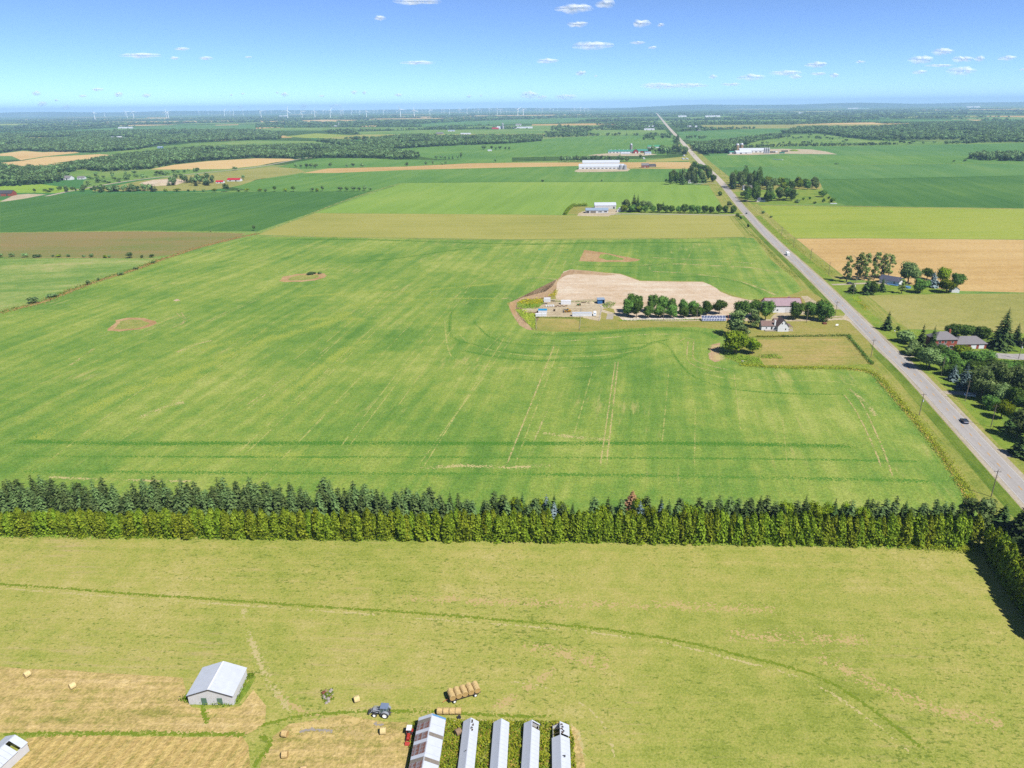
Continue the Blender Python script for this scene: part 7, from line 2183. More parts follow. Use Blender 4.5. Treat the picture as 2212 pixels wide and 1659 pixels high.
wing(ws, 5.0, 5.2, 2.6, 4.2, 'white_steel', 'blue_roof', over=.25, ops=[('left', 0, 2.6, .8, .6, 'window')])
bh = thing('brick_house', 'red brick two storey house with grey hipped roof', 'house', P(2040, 756) + Vector((0, 4.5, 0)), R(1))
wing(bh, 12.5, 9, 6.2, 9.6, 'brick', 'grey_roof', hip=4.2, over=.5, ops=[('front', -3.6, 4.0, 1.3, 1.6, 'window'), ('front', -.3, 4.0, 1.2, 1.6, 'window'), ('front', 3.6, 4.0, 1.2, 1.6, 'window'), ('front', 3.4, .7, 2.2, 1.9, 'window'), ('right', 1, 4, 1.2, 1.5, 'window')])
wing(bh, 5.0, 3.0, 3.0, 4.4, 'brick', 'grey_roof', c=(-3.0, -5.9), hip=1.4, over=.35, ops=[('front', 0, .9, 1.9, 1.5, 'window')])
wing(bh, 17.5, 8.5, 3.1, 6.4, 'brick', 'grey_roof', c=(15.2, .6), hip=4.2, over=.5, ops=[('front', 1.5, .15, 3.0, 2.4, 'door', 'white_steel'), ('front', 6.0, .15, 3.0, 2.4, 'door', 'white_steel'), ('front', -4, 1.0, 1.4, 1.2, 'window')])
MB().box((5.0, 2.0, 8.6), (.9, .9, 2.8)).build('chimney', M['brick'], bh)
mbx = thing('mailbox', 'white mailbox on a post by the road verge', 'mailbox', P(1932, 719))
MB().box((0, 0, .55), (.12, .12, 1.1)).build('post', M['pole'], mbx)
MB().box((0, 0, 1.25), (.4, .7, .4)).build('box', M['sign'], mbx)

# ------------------------------------------------------------------ farms in the middle distance
def P2(x, y, dy=0.0): return P(x, y) + Vector((0, dy, 0))


house('grey_shed', 'grey shed with white roof and big doors, rear one of two', 'shed', P2(1308, 451.5, 7), R(-2), 28.5, 13, 4.6, 7.8, 'cream_wall', 'white_roof', ops=[('front', -8, .3, 5, 3.6, 'door', 'cream_wall'), ('front', -1, .3, 5, 3.6, 'door', 'cream_wall'), ('front', 6, .3, 5, 3.6, 'door', 'cream_wall'), ('front', 11.5, .3, 2.2, 2.6, 'door', 'dark_steel')])
house('grey_shed', 'low shed with pale blue roof and open left bay, front one of two', 'shed', P2(1290, 460.5, 5.5), R(-2), 29.0, 10, 3.6, 6.0, 'cream_wall', 'blue_roof', ops=[('front', -12, .2, 4, 2.8, 'door', 'dark_steel'), ('front', -5, .2, 7, 2.6, 'door', 'fibreglass'), ('front', 4, 1, 5, 1.4, 'window'), ('front', 11, 1, 4, 1.6, 'window')])  # left bay: dark panel in place of a door, its colour standing for inner shade
house('garage', 'little white garage beside the lane trees', 'garage', P2(1338, 458, 3), R(75), 6.5, 5, 3, 5.2, 'white_steel', 'white_roof', ops=[('left', 0, .2, 1.6, 2.2, 'door')])
house('cottage', 'small white house among tall trees right of the road', 'house', P2(1646, 436, 4), R(-20), 11, 7.5, 3, 5.6, 'white_steel', 'navy_roof', ops=[('front', -3, 1, 1.4, 1.3, 'window'), ('front', 0, .2, 1, 2.1, 'door'), ('front', 3, 1, 1.4, 1.3, 'window')])
o = container('parked white trailer at the edge of the green grounds', P2(1800, 440.5), R(-3), 9, 2.5, .8, 'white_steel', 'white_steel', 'trailer', 'flat_trailer')
lb = house('long_barn', 'very long white barn, front one of the pair by the wheat strip', 'barn', P2(1300, 365.7, 10), R(-6), 98, 18, 5.5, 10.5, 'white_steel', 'white_roof', ops=[('front', -40 + i * 8.5, 1.2, 5.0, 1.8, 'window') for i in range(10)] + [('front', 46, .3, 3, 3, 'door', 'dark_steel')])
house('long_barn', 'long white barn, rear one of the pair, half hidden', 'barn', P2(1300, 357.5, 20), R(-4), 86, 18, 5.5, 10.5, 'white_steel', 'white_roof', ops=[('front', -30 + i * 15, 1, 4, 2, 'window') for i in range(4)])


def bin_(name, label, p, r, h, mat, dome, group=None, band=True):
    o = thing(name, label, 'silo' if 'silo' in name else 'grain bin', p, 0, group)
    MB().lathe([(r, 0), (r, h), (r * .98, h)], n=20).build('shell', M[mat], o)
    if dome == 'dome': prof = [(r * 1.02, h), (r * .94, h + r * .4), (r * .7, h + r * .72), (r * .35, h + r * .92), (.05, h + r)]
    else: prof = [(r * 1.05, h), (r * .2, h + r * .55), (.1, h + r * .6)]
    MB().lathe(prof, n=20).build('roof', M['bin'], o)
    mb = MB()
    for k in range(int(h / 2.2)):
        mb.lathe([(r + .06, 1 + k * 2.2), (r + .06, 1.2 + k * 2.2)], n=20)
    mb.build('hoop', M[mat], o)
    MB().box((r * .7, -r * .8, h / 2), (.5, .3, h)).build('ladder_chute', M['cream_wall'], o)
    return o


bin_('grain_bin', 'left shiny grain bin at the end of the long white barn', P2(1340, 366, -4), 4, 8.5, 'bin', 'cone')
bin_('grain_bin', 'right shiny grain bin at the end of the long white barn', P2(1349, 366, -4), 4, 8.5, 'bin', 'cone')
house('farmhouse', 'brick farmhouse with steep gable beside the wheat strip', 'house', P2(1394, 362.5, 5), R(-8), 16, 9, 5.5, 9.5, 'brick', 'grey_roof', ops=[('front', -5, 1, 1.6, 1.6, 'window'), ('front', 0, .3, 1.6, 2.2, 'door'), ('front', 5, 1, 1.6, 1.6, 'window'), ('front', -5, 3.6, 1.4, 1.4, 'window'), ('front', 5, 3.6, 1.4, 1.4, 'window')])
house('machine_shed', 'open machine shed with dark sloping roof right of the brick farmhouse', 'shed', P2(1408, 361, 6), R(12), 18, 11, 3.4, 6.5, 'timber', 'dark_roof', ops=[('front', 0, .3, 14, 2.6, 'door', 'fibreglass')])
# teal roofed farm
house('cow_barn', 'long low barn with teal roof and row of white vents', 'barn', P2(1349, 331, 10), R(-4), 92, 14, 4.5, 9, 'white_steel', 'teal_roof', ops=[('front', -40 + i * 10, 1, 6, 2, 'window') for i in range(8)])
vb = P2(1349, 331, 10)
for i in range(7):
    p = vb + Vector((-38 + i * 12, .2, 0))
    o = MB().cyl((0, 0, 0), (0, 0, 1.6), 1.1, n=10).cyl((0, 0, 1.6), (0, 0, 2.1), 1.4, .5, n=10).build('roof_vent', M['white_steel'], None, (p.x, p.y + 2.5, 8.7 - .4))
    tag(o, 'white roof vent on the ridge of the teal roofed barn', 'vent', 'vents on the teal barn roof')
bin_('silo', 'grey concrete silo behind the teal roofed barn', P2(1365.4, 331, 22), 4, 22, 'grey_silo', 'dome')
house('red_barn', 'red gabled barn at the end of the teal roofed barn', 'barn', P2(1374, 331.5, 8), R(84), 16, 14, 6.5, 12, 'red_wall', 'teal_roof', ops=[('left', 0, .3, 4, 4, 'door', 'white_steel')])
house('cow_barn', 'second teal roofed barn right of the red gable', 'barn', P2(1388, 330, 14), R(-4), 38, 14, 4.5, 9.5, 'red_wall', 'teal_roof', ops=[('front', -10, 1, 4, 2, 'window'), ('front', 6, .3, 5, 3.4, 'door', 'dark_steel')])
house('white_shed', 'low white roofed shed in front of the teal barn', 'shed', P2(1351, 333.2, 4), R(-4), 26, 9, 3, 5, 'white_steel', 'white_roof', ops=[('front', 0, .3, 18, 2, 'door', 'cream_wall')])
house('green_barn', 'green roofed house behind the grove of the teal farm', 'house', P2(1412, 320, 0), R(-4), 40, 13, 5, 9.5, 'white_steel', 'green_roof', ops=[('front', 0, 1, 6, 2, 'window')])
house('farmhouse', 'grey roofed house at the edge of the grove of the teal farm', 'house', P2(1400, 334, 6), R(5), 18, 10, 4, 7.5, 'white_steel', 'blue_roof', ops=[('front', -4, 1, 2, 1.6, 'window'), ('front', 3, 1, 2, 1.6, 'window')])
for i, (x, y, l, lab) in enumerate([(1391, 343, 36, 'white silage bag beside a tree in front of the teal farm'), (1476, 344, 34, 'left white silage bag by the road'), (1484, 344, 30, 'right white silage bag by the road'), (1478, 337, 20, 'short white silage bag behind the two by the road')]):
    p = P(x, y)
    mb = MB()
    mb.prism([(-2.2, 0), (2.2, 0), (2.4, 1.2), (1.4, 2.4), (-1.4, 2.4), (-2.4, 1.2)], -l / 2, l / 2)
    for k in range(int(l / 4)): mb.prism([(-2.3, .02), (2.3, .02), (2.5, 1.25), (1.45, 2.46), (-1.45, 2.46), (-2.5, 1.25)], -l / 2 + k * 4, -l / 2 + k * 4 + .3)
    tag(mb.build('silage_bag', M['white_steel'], None, p, R(-6)), lab, 'silage bag', 'white silage bags')
dfar('broadleaf_tree', 1383, 344, 10, 9, 'tree left of the first silage bag')
# twin silo farm
bin_('silo', 'left of the tall twin concrete silos with white domes', P2(1591.4, 329.5), 5.2, 20, 'silo', 'dome', 'twin concrete silos')
bin_('silo', 'right of the tall twin concrete silos with white domes', P2(1600.5, 328.5), 5.2, 20, 'silo', 'dome', 'twin concrete silos')
house('long_barn', 'long white roofed barn right of the twin silos', 'barn', P2(1630, 330, 14), R(-3), 80, 18, 6, 12, 'white_steel', 'white_roof', ops=[('front', -30 + i * 12, 1, 6, 2.5, 'window') for i in range(5)])
house('low_barn', 'low grey roofed wing in front of the twin silos', 'barn', P2(1606, 332.5, 8), R(14), 48, 15, 4, 9, 'cream_wall', 'white_roof', ops=[('front', -10, .3, 6, 3, 'door', 'dark_steel'), ('front', 6, 1, 6, 2, 'window')])
house('green_shed', 'small teal shed at the left end of the twin silo farm', 'shed', P2(1582, 332, 4), R(10), 18, 9, 4, 6.5, 'cream_wall', 'teal_roof', ops=[('front', 0, .3, 4, 3, 'door', 'dark_steel')])
for i, x in enumerate((1651, 1655.5, 1660)):
    bin_('silo', '%s of the three slim white silos by the long barn' % ['leftmost', 'middle', 'rightmost'][i], P2(x, 331.5), 2.5, 13, 'bin', 'dome', 'three slim white silos')
for i, (x, y, l, mm, lab) in enumerate([(1668, 330, 16, 'dark_steel', 'dark machine parked right of the slim silos'), (1674, 329, 14, 'white_steel', 'white truck parked on the silo farm yard'), (1689, 331.5, 14, 'teal_roof', 'teal container on the silo farm yard'), (1695, 328, 18, 'dark_steel', 'dark machinery at the back of the silo farm yard')]):
    container(lab, P(x, y), R(-3 + i * 4), l, 4, 3.5, 'white_steel' if mm == 'white_steel' else mm, mm, 'vehicle' if i != 2 else 'container', 'farm_machine')
o = MB().lathe([(14, 0), (10, 2.4), (5, 3.8), (.1, 4.2)], n=20).build('silage_heap', M['weed_dark'], None, P(1715, 326)); tag(o, 'dark green silage heap on the silo farm yard', 'heap')
o = MB().box((0, 0, .6), (2.4, 34, 1.2)).build('silage_bag', M['white_steel'], None, P(1680, 345), R(24)); tag(o, 'white silage roll lying in the field before the silo farm', 'silage bag', 'white silage bags')
# far farms: small pale buildings
FF = [('white_barn', 'upper white barn of the twin barns left of the distant road', 1404, 275, 60, 20, 9, 'white_roof', 'white_steel'), ('white_barn', 'lower white barn of the twin barns left of the distant road', 1403, 281.5, 56, 20, 9, 'white_roof', 'white_steel'),
      ('red_roof_barn', 'long bright red roofed building at the left farm', 505, 392, 26, 11, 6, 'bright_red_roof', 'white_steel'), ('red_roof_barn', 'small red roofed building at the left farm', 474, 396, 14, 10, 5, 'bright_red_roof', 'white_steel'),
      ('country_house', 'dark roofed brick house cut by the left edge', 8, 424, 24, 16, 9, 'dark_roof', 'brick'), ('country_house', 'grey roofed house in the scrub on the left', 141, 389, 22, 14, 8, 'grey_roof', 'white_steel'), ('country_house', 'pale house between trees right of the grey roofed one', 174, 387.5, 14, 10, 6, 'grey_roof', 'white_steel'),
      ('white_barn', 'far white barn in the teal field on the left', 270, 277.5, 110, 24, 11, 'white_roof', 'white_steel'), ('country_house', 'left of two white houses in the left woods', 243, 299.5, 26, 14, 9, 'white_roof', 'white_steel'), ('country_house', 'right of two white houses in the left woods', 257, 298.5, 26, 14, 9, 'white_roof', 'white_steel'), ('country_house', 'tan roofed house in the left woods', 192, 301, 30, 14, 9, 'brown_roof', 'white_steel'),
      ('country_house', 'pale house on the meadow edge at the left', 98, 302, 28, 14, 9, 'grey_roof', 'white_steel'), ('country_house', 'blue roofed house on the long pale meadow', 345, 320.5, 18, 12, 7, 'blue_roof', 'lt_blue'), ('country_house', 'tan house between the woods at the left', 288, 321.5, 20, 12, 7, 'brown_roof', 'concrete'),
      ('white_barn', 'white barn with silo on the far left farm', 723, 274, 50, 18, 9, 'white_roof', 'white_steel'), ('white_barn', 'pale long barn on the broad meadow', 880, 295.5, 64, 18, 9, 'blue_roof', 'white_steel'), ('country_house', 'dark house on the broad meadow', 950, 290, 36, 16, 9, 'grey_roof', 'concrete'), ('white_barn', 'bright white tunnel shed on the broad meadow', 1006, 290.5, 52, 16, 7, 'white_roof', 'white_steel'), ('white_barn', 'small pale barn right of the dark house on the meadow', 975, 284, 40, 16, 8, 'blue_roof', 'white_steel'),
      ('red_roof_barn', 'far red barn beside white silos', 1070, 279.5, 40, 18, 10, 'bright_red_roof', 'red_wall'), ('white_barn', 'far white barn beside the far red barn', 1081, 279, 44, 18, 16, 'white_roof', 'white_steel'), ('white_barn', 'long white barn at the right end of the broad meadow', 1130, 277.5, 120, 24, 10, 'white_roof', 'white_steel'), ('country_house', 'house above the long white barn of the broad meadow', 1120, 271.5, 40, 20, 14, 'grey_roof', 'white_steel'),
      ('white_barn', 'grey barn left of the distant road bend', 1496, 275, 60, 20, 9, 'white_roof', 'cream_wall'), ('country_house', 'white house beside the grey barn far right', 1508, 282, 24, 14, 9, 'white_roof', 'white_steel'), ('white_barn', 'far white barn on the right plain', 1474, 253, 90, 30, 16, 'white_roof', 'white_steel'), ('white_barn', 'second far white barn on the right plain', 1540, 253, 160, 30, 16, 'white_roof', 'white_steel'),
      ('white_barn', 'very far pale barn near the right horizon', 1850, 235.5, 330, 60, 22, 'white_roof', 'white_steel'), ('white_barn', 'smaller very far pale barn near the right horizon', 1867, 235.5, 200, 60, 22, 'teal_roof', 'white_steel'), ('white_barn', 'left of two tiny white barns near the right edge', 2096, 232.5, 150, 60, 26, 'white_roof', 'white_steel'), ('white_barn', 'right of two tiny white barns near the right edge', 2111, 232.5, 130, 60, 26, 'white_roof', 'white_steel'),
      ('white_barn', 'faint white farm left of the far wheat field', 612, 252, 160, 40, 20, 'white_roof', 'white_steel'), ('white_barn', 'white farm below the left turbines', 400, 265, 60, 24, 12, 'brown_roof', 'brick'), ('country_house', 'small white house in the far right woods', 1731, 246, 60, 30, 16, 'white_roof', 'white_steel'),
      ('white_barn', 'pale shed among trees left of the twin silos', 1542, 319, 30, 12, 6, 'white_roof', 'white_steel'), ('country_house', 'pale house in the spruce grove left of the road', 1493, 396, 9, 7, 6, 'grey_roof', 'white_steel'), ('country_house', 'grey roofed house inside the wooded homestead', 1615, 411, 14, 10, 7, 'grey_roof', 'white_steel'), ('white_barn', 'white farm building at the lower edge of the teal farm grove', 1058, 326.5, 12, 8, 4, 'white_roof', 'white_steel')]
for nm, lab, x, y, L_0, W_0, H_0, rf_, wl0 in FF:
    house(nm, lab, 'barn' if 'barn' in nm else 'house', P2(x, y, W_0 / 2), R(TRS.uniform(-12, 6)), L_0, W_0, H_0 * .5, H_0, wl0, rf_, ops=[('front', -L_0 * .25, .8, L_0 * .12, H_0 * .25, 'window'), ('front', L_0 * .2, .2, L_0 * .1, H_0 * .38, 'door', 'dark_steel')])
bin_('silo', 'thin white silo of the far left farm', P2(732, 273), 4, 24, 'bin', 'dome')
bin_('silo', 'far white silo right of the far red barn', P2(1086, 279), 5, 32, 'bin', 'dome')
sp_ = P(344, 399)
o = MB().lathe([(13, 0), (9, 2.2), (4, 3.4), (.1, 3.8)], n=18).build('sand_heap', M['gravel'], None, sp_); tag(o, 'pale sand heap left of the tree grove', 'heap')

# ------------------------------------------------------------------ poles and wires
def utility_pole(label, dp, h, transformer=False, rz=0.2, guy=False, lamp=False, group='utility poles along the road'):
    p = P(*dp) if not isinstance(dp, Vector) else dp
    o = thing('utility_pole', label, 'utility pole', p, rz, group)
    MB().cyl((0, 0, 0), (0, 0, h), .17, .12, n=8).build('mast', M['pole'], o)
    MB().box((0, .14, h - .7), (2.2, .12, .12)).build('crossarm', M['timber'], o)
    for x in (-1.0, 0, 1.0):
        MB().cyl((x, .14, h - .62 if x else h), (x, .14 if x else 0, h - .35 if x else h + .25), .06, n=6).build('insulator', M['dark_steel'], o)
    if transformer:
        MB().cyl((.35, 0, h * .62), (.35, 0, h * .62 + 1.0), .28, n=12).build('transformer', M['pv_frame'], o)
    MB().box((0, -.05, h * .72), (1.2, .1, .1)).build('lower_arm', M['pole'], o)
    return o


lefts = [((2140.8, 1073), 10.6, 0), ((1985.6, 897), 10.6, 1), ((1881, 772), 10.4, 0), ((1804, 682), 9.6, 0)]
rights = [((1843, 636), 9.6, 1), ((1789.8, 593), 10, 0), ((1750.6, 561), 10, 0), ((1713.6, 535.3), 10, 0), ((1687.6, 511), 10, 0), ((1612.9, 443.8), 10, 0), ((1584, 409), 10, 0), ((1566, 386), 11, 0), ((1554, 372), 11, 0), ((1544, 360), 11, 0)]
locs = ['at the corner by the dark spruce', 'opposite the dark car, carrying a transformer', 'beside the slanting hedge of the mown lot', 'on the verge at the drive mouth', 'in front of the poplars, with a transformer', 'at the wheat edge left of the poplars', 'at the wheat edge, middle of three', 'at the near corner of the wheat field', 'at the field entrance above the wheat', 'by the lane of the small white house', 'by the wooded homestead', 'at the deep green field, nearest of the far ones', 'at the deep green field, second of the far ones', 'farthest one beside the green strips']
PP = []
for i, (dp, h, t) in enumerate(lefts + rights):
    rzz = -R(11.5)
    utility_pole('grey wooden utility pole ' + locs[i], dp, h, bool(t), rzz)
    PP.append((P(*dp), h))
for i, (dp, h, lab) in enumerate([((2033, 812), 10.5, 'pale utility pole beside the blue spruces'), ((2084.5, 866.6), 10.5, 'pale utility pole at the shaded drive mouth'), ((2140, 923), 10.5, 'pale utility pole left of the bright yellow green tree'), ((2200, 775), 9.5, 'yard pole with transformer by the paved court'), ((1432.5, 694), 8, 'thin pole in the maple row, left'), ((1505, 692), 8, 'thin pole in the maple row beside the solar panels'), ((1742, 697), 9, 'pale pole between the round maples'), ((1343, 463.5), 11, 'pale pole by the lane near the grey sheds'), ((1425, 463.5), 10, 'pale pole in the lane row')]):
    utility_pole(lab, dp, h, 'transformer' in lab, -R(11.5), group='single poles')
gy = MB().cyl((0, 0, 0), (0, 0, 2.2), .1, n=8).build('guy_marker', M['yellow'], None, P(2144, 929)); tag(gy, 'yellow guy wire marker beside the roadside pole', 'marker')
for i in range(len(PP) - 1):
    a, ha = PP[i]; b, hb = PP[i + 1]
    for k, sx in enumerate((-1.0, 1.0)):
        mb = MB()
        off = Vector((math.cos(-R(11.5)) * sx, math.sin(-R(11.5)) * sx, 0))
        prev = None
        for j in range(9):
            t = j / 8
            q = a.lerp(b, t) + off
            q.z = (ha - .35) * (1 - t) + (hb - .35) * t - 1.2 * 4 * t * (1 - t) * min(1, (b - a).length / 60)
            if prev is not None: mb.cyl(prev, q, .02, n=4, caps=False)
            prev = q
        tag(mb.build('power_line', M['wire'], None), 'thin dark power line sagging between two roadside poles', 'power line', 'power lines along the road')

# ------------------------------------------------------------------ road vehicles
def car(name, label, p, rz, L, W, H, paint, cat='car', box=False, van=False):
    o = thing(name, label, cat, p, rz)
    hl = L / 2
    if box:
        MB().prism([(-hl, .5), (hl * .45, .5), (hl * .45, H), (-hl, H)], -W / 2, W / 2).build('cargo_box', M[paint], o)
        MB().prism([(hl * .48, .4), (hl, .4), (hl, 1.2), (hl * .85, 1.35), (hl * .68, 2.1), (hl * .48, 2.15)], -W * .46, W * .46).build('cab', M[paint], o)
        MB().prism([(hl * .86, 1.36), (hl * .89, 1.38), (hl * .71, 2.06), (hl * .67, 2.06)], -W * .42, W * .42).build('windscreen', M['glass'], o)
    else:
        pr = [(-hl, .35), (hl, .35), (hl, .7), (hl * .93, .85), (hl * .45, 1.0), (-hl * .93, 1.05), (-hl, .85)]
        MB().prism(pr, -W / 2, W / 2).build('body', M[paint], o)
        cb = [(hl * .42, .99), (hl * .12, H - .06), (-hl * .72, H - .06), (-hl * .95, 1.03)]
        mb = MB()
        n = len(cb)
        vs = [(x, s * (W / 2 - .06 - (.16 if z > 1.2 else 0)), z) for s in (-1, 1) for x, z in cb]
        mb.add(vs, [(0, 1, 2, 3), (7, 6, 5, 4), (0, 4, 5, 1), (1, 5, 6, 2), (2, 6, 7, 3)])
        mb.build('windows', M['glass'], o)
        MB().box((-hl * .3, 0, H - .03), (hl * .86, W - .42, .07)).build('roof', M[paint], o)
        mb = MB()
        for s in (-1, 1):
            for a, b in (((hl * .42, .99), (hl * .12, H - .05)), ((-hl * .25, 1.0), (-hl * .25, H - .05)), ((-hl * .95, 1.03), (-hl * .72, H - .05))):
                mb.cyl((a[0], s * (W / 2 - .06), a[1]), (b[0], s * (W / 2 - .21), b[1]), .05, n=5)
        mb.build('pillar', M[paint], o)
    for s in (-1, 1):
        MB().box((hl + .005, s * W * .36, .72), (.05, W * .18, .14)).build('headlight', M['lamp_clear'], o)
        MB().box((-hl - .005, s * W * .38, .8), (.05, W * .14, .2)).build('tail_light', M['lamp_red'], o)
        for x in (-hl * .62, hl * .62):
            wheel(o, (x, s * (W / 2 - .1), .34), .34, .22, n=16, lugs=False)
    return o


rdz = math.atan2(.98, .2)
car('car', 'dark blue car driving on the near stretch of road', P(2082.5, 912), rdz, 4.8, 1.95, 1.65, 'car_blue')
car('box_truck', 'white box truck on the road beside the wheat field', P(1701.5, 551.5), rdz + math.pi + .05, 6.4, 2.3, 2.9, 'car_white', 'truck', box=True)
car('car', 'small dark car on the road by the lane of round trees', P(1612.5, 462), rdz - .1, 4.8, 1.9, 1.6, 'car_dark')
car('car', 'tiny dark car far along the road near the teal roofed farm', P(1499, 335), rdz - .2, 4.8, 1.9, 1.7, 'car_dark')
car('car', 'dark parked car in the drive before the poplars', P(1836, 613.5), R(10), 4.6, 1.85, 1.55, 'car_dark')
car('car', 'blue grey parked car in the shaded drive at the right', P(2095, 856), R(-10), 4.6, 1.85, 1.55, 'car_white')

# ------------------------------------------------------------------ wind turbines
def turbine_mesh():
    tower = MB().cyl((0, 0, 0), (0, 0, 78), 2.2, 1.3, n=10).mesh('tower', M['turbine'])
    nac = MB().box((0, 1.5, 79.5), (3.4, 9, 3.6)).mesh('nacelle', M['turbine'])
    hub = MB().cyl((0, -3, 79.5), (0, -5, 79.5), 1.6, .8, n=10).mesh('hub', M['turbine'])
    bl = MB()
    bl.add([(-.8, -4, 0), (1.6, -4, 0), (2.0, -4.3, 8), (.3, -4, 41), (-.3, -4, 41), (-1.0, -3.6, 8)], [(0, 1, 2, 5), (5, 2, 3, 4)])
    bl.add([(-.8, -3.4, 0), (1.6, -3.4, 0), (2.0, -3.6, 8), (.3, -3.8, 41), (-.3, -3.8, 41), (-1.0, -3.0, 8)], [(5, 2, 1, 0), (4, 3, 2, 5)])
    return tower, nac, hub, bl.mesh('blade', M['turbine'])


TW, NAC, HUB, BLD = turbine_mesh()
TB = [(206, 260, 17), (227, 253, 9), (275, 254.5, 13), (271, 250, 9), (289.5, 256, 16), (297, 247, 6), (360, 255, 13), (364.5, 255, 14), (402, 246, 6), (430, 248, 8), (440, 245, 6), (450, 247, 8), (458, 246, 6), (476, 247, 6), (485.5, 251, 13), (490, 247, 6), (497, 248, 7), (505, 250.5, 13), (525.5, 249, 13),
      (565, 256, 16), (573, 247, 5), (586, 247, 7), (597, 246, 4), (622, 257, 18), (637, 247, 7), (653, 255, 14.5), (673, 247, 6), (680.5, 255, 15), (698, 248, 9), (714, 254, 15), (704, 246, 5), (737, 250, 11), (741, 248, 10), (759, 248, 12), (770, 245, 5), (777.5, 249, 9), (792, 255, 15), (807, 244, 7), (815, 244, 6), (829, 249, 10), (836, 245, 7),
      (857, 244, 5), (865.5, 255, 19), (876, 243, 4), (895, 253, 15), (902, 244, 6), (912, 244, 6), (920, 243, 5), (929, 250, 12), (954, 244, 8), (959, 245, 8), (971, 247, 11), (991, 245, 9), (993.5, 245, 9), (1009, 247, 12), (1025, 243, 6), (1033, 246, 10), (1040, 243, 5), (1057, 244, 9), (1074, 248, 13), (1082, 246, 10), (1086, 243, 6), (1094, 242, 5),
      (1118.5, 250, 14), (1125, 242, 6), (1130.5, 249, 13), (1158, 243, 8), (1165, 242, 6), (1171, 244, 9), (1188, 242, 8), (1195, 241, 5), (1204, 240, 4), (1240, 242, 8), (1253, 241.5, 9), (1262.5, 241, 8), (1270, 240.5, 8)]
TGp = 'white wind turbines along the horizon'
for i, (x, y, hp) in enumerate(TB):
    yy = max(y, 247.0 - (x / 2212) * 12 + 2.0)
    p = P(x, yy)
    big = hp >= 12
    s = min(1.5, max(.6, hgt(p, hp) / 80 * .95))
    near_word = 'large' if big else 'small distant'
    third = 'left' if x < 560 else 'centre left' if x < 900 else 'centre'
    o = thing('wind_turbine', '%s white wind turbine, %s part of the row on the horizon' % (near_word, third), 'wind turbine', p, R(TRS.uniform(-25, 25)), TGp)
    o.scale = (s * 1.5, s * 1.5, s)
    for nm, me in (('tower', TW), ('nacelle', NAC), ('hub', HUB)):
        link(bpy.data.objects.new(nm, me), o)
    a0 = TRS.uniform(0, 2.1)
    for k in range(3):
        b = bpy.data.objects.new('blade', BLD)
        link(b, o)
        b.location = (0, 0, 79.5)
        b.rotation_euler = (0, a0 + k * 2.0944, 0)

# ------------------------------------------------------------------ haze and clouds
hz = bpy.data.materials.new('haze')
hz.use_nodes = True
hz.node_tree.nodes.clear()
ho = hz.node_tree.nodes.new('ShaderNodeOutputMaterial')
pv = hz.node_tree.nodes.new('ShaderNodeVolumePrincipled')
pv.inputs['Color'].default_value = (0.44, 0.68, 1.0, 1)
pv.inputs['Density'].default_value = 5.4e-5
hz.node_tree.links.new(pv.outputs[0], ho.inputs['Volume'])
HZ = 330.0
hb = MB().box((0, 0, (HZ - 2) / 2), (RG * 2.2, RG * 2.2, HZ + 2)).build('haze', hz)
tag(hb, 'pale blue summer haze over the plain', kind='stuff')


def cloud_mat():
    mt, nt, out = nmat('cloud')
    L = nt.links
    tc = N(nt, 'ShaderNodeTexCoord')
    a = math_(nt, 'MULTIPLY', smooth(nt, noise(nt, tc.outputs['Object'], 0.006, 6, 0.62), 0.36, 0.64), 0.16)
    d = N(nt, 'ShaderNodeBsdfDiffuse'); d.inputs[0].default_value = (.92, .92, .93, 1)
    t = N(nt, 'ShaderNodeBsdfTranslucent'); t.inputs[0].default_value = (.92, .92, .93, 1)
    m1 = N(nt, 'ShaderNodeMixShader'); m1.inputs[0].default_value = .5
    L.new(d.outputs[0], m1.inputs[1]); L.new(t.outputs[0], m1.inputs[2])
    tr = N(nt, 'ShaderNodeBsdfTransparent')
    m2 = N(nt, 'ShaderNodeMixShader')
    L.new(a, m2.inputs[0]); L.new(tr.outputs[0], m2.inputs[1]); L.new(m1.outputs[0], m2.inputs[2])
    L.new(m2.outputs[0], out.inputs[0])
    return mt


M['cloud'] = cloud_mat()
bm = bmesh.new(); bmesh.ops.create_icosphere(bm, subdivisions=4, radius=1)
bm.verts.ensure_lookup_table()
SV = np.array([v.co[:] for v in bm.verts]); SF = [tuple(v.index for v in f.verts) for f in bm.faces]
bm.free()


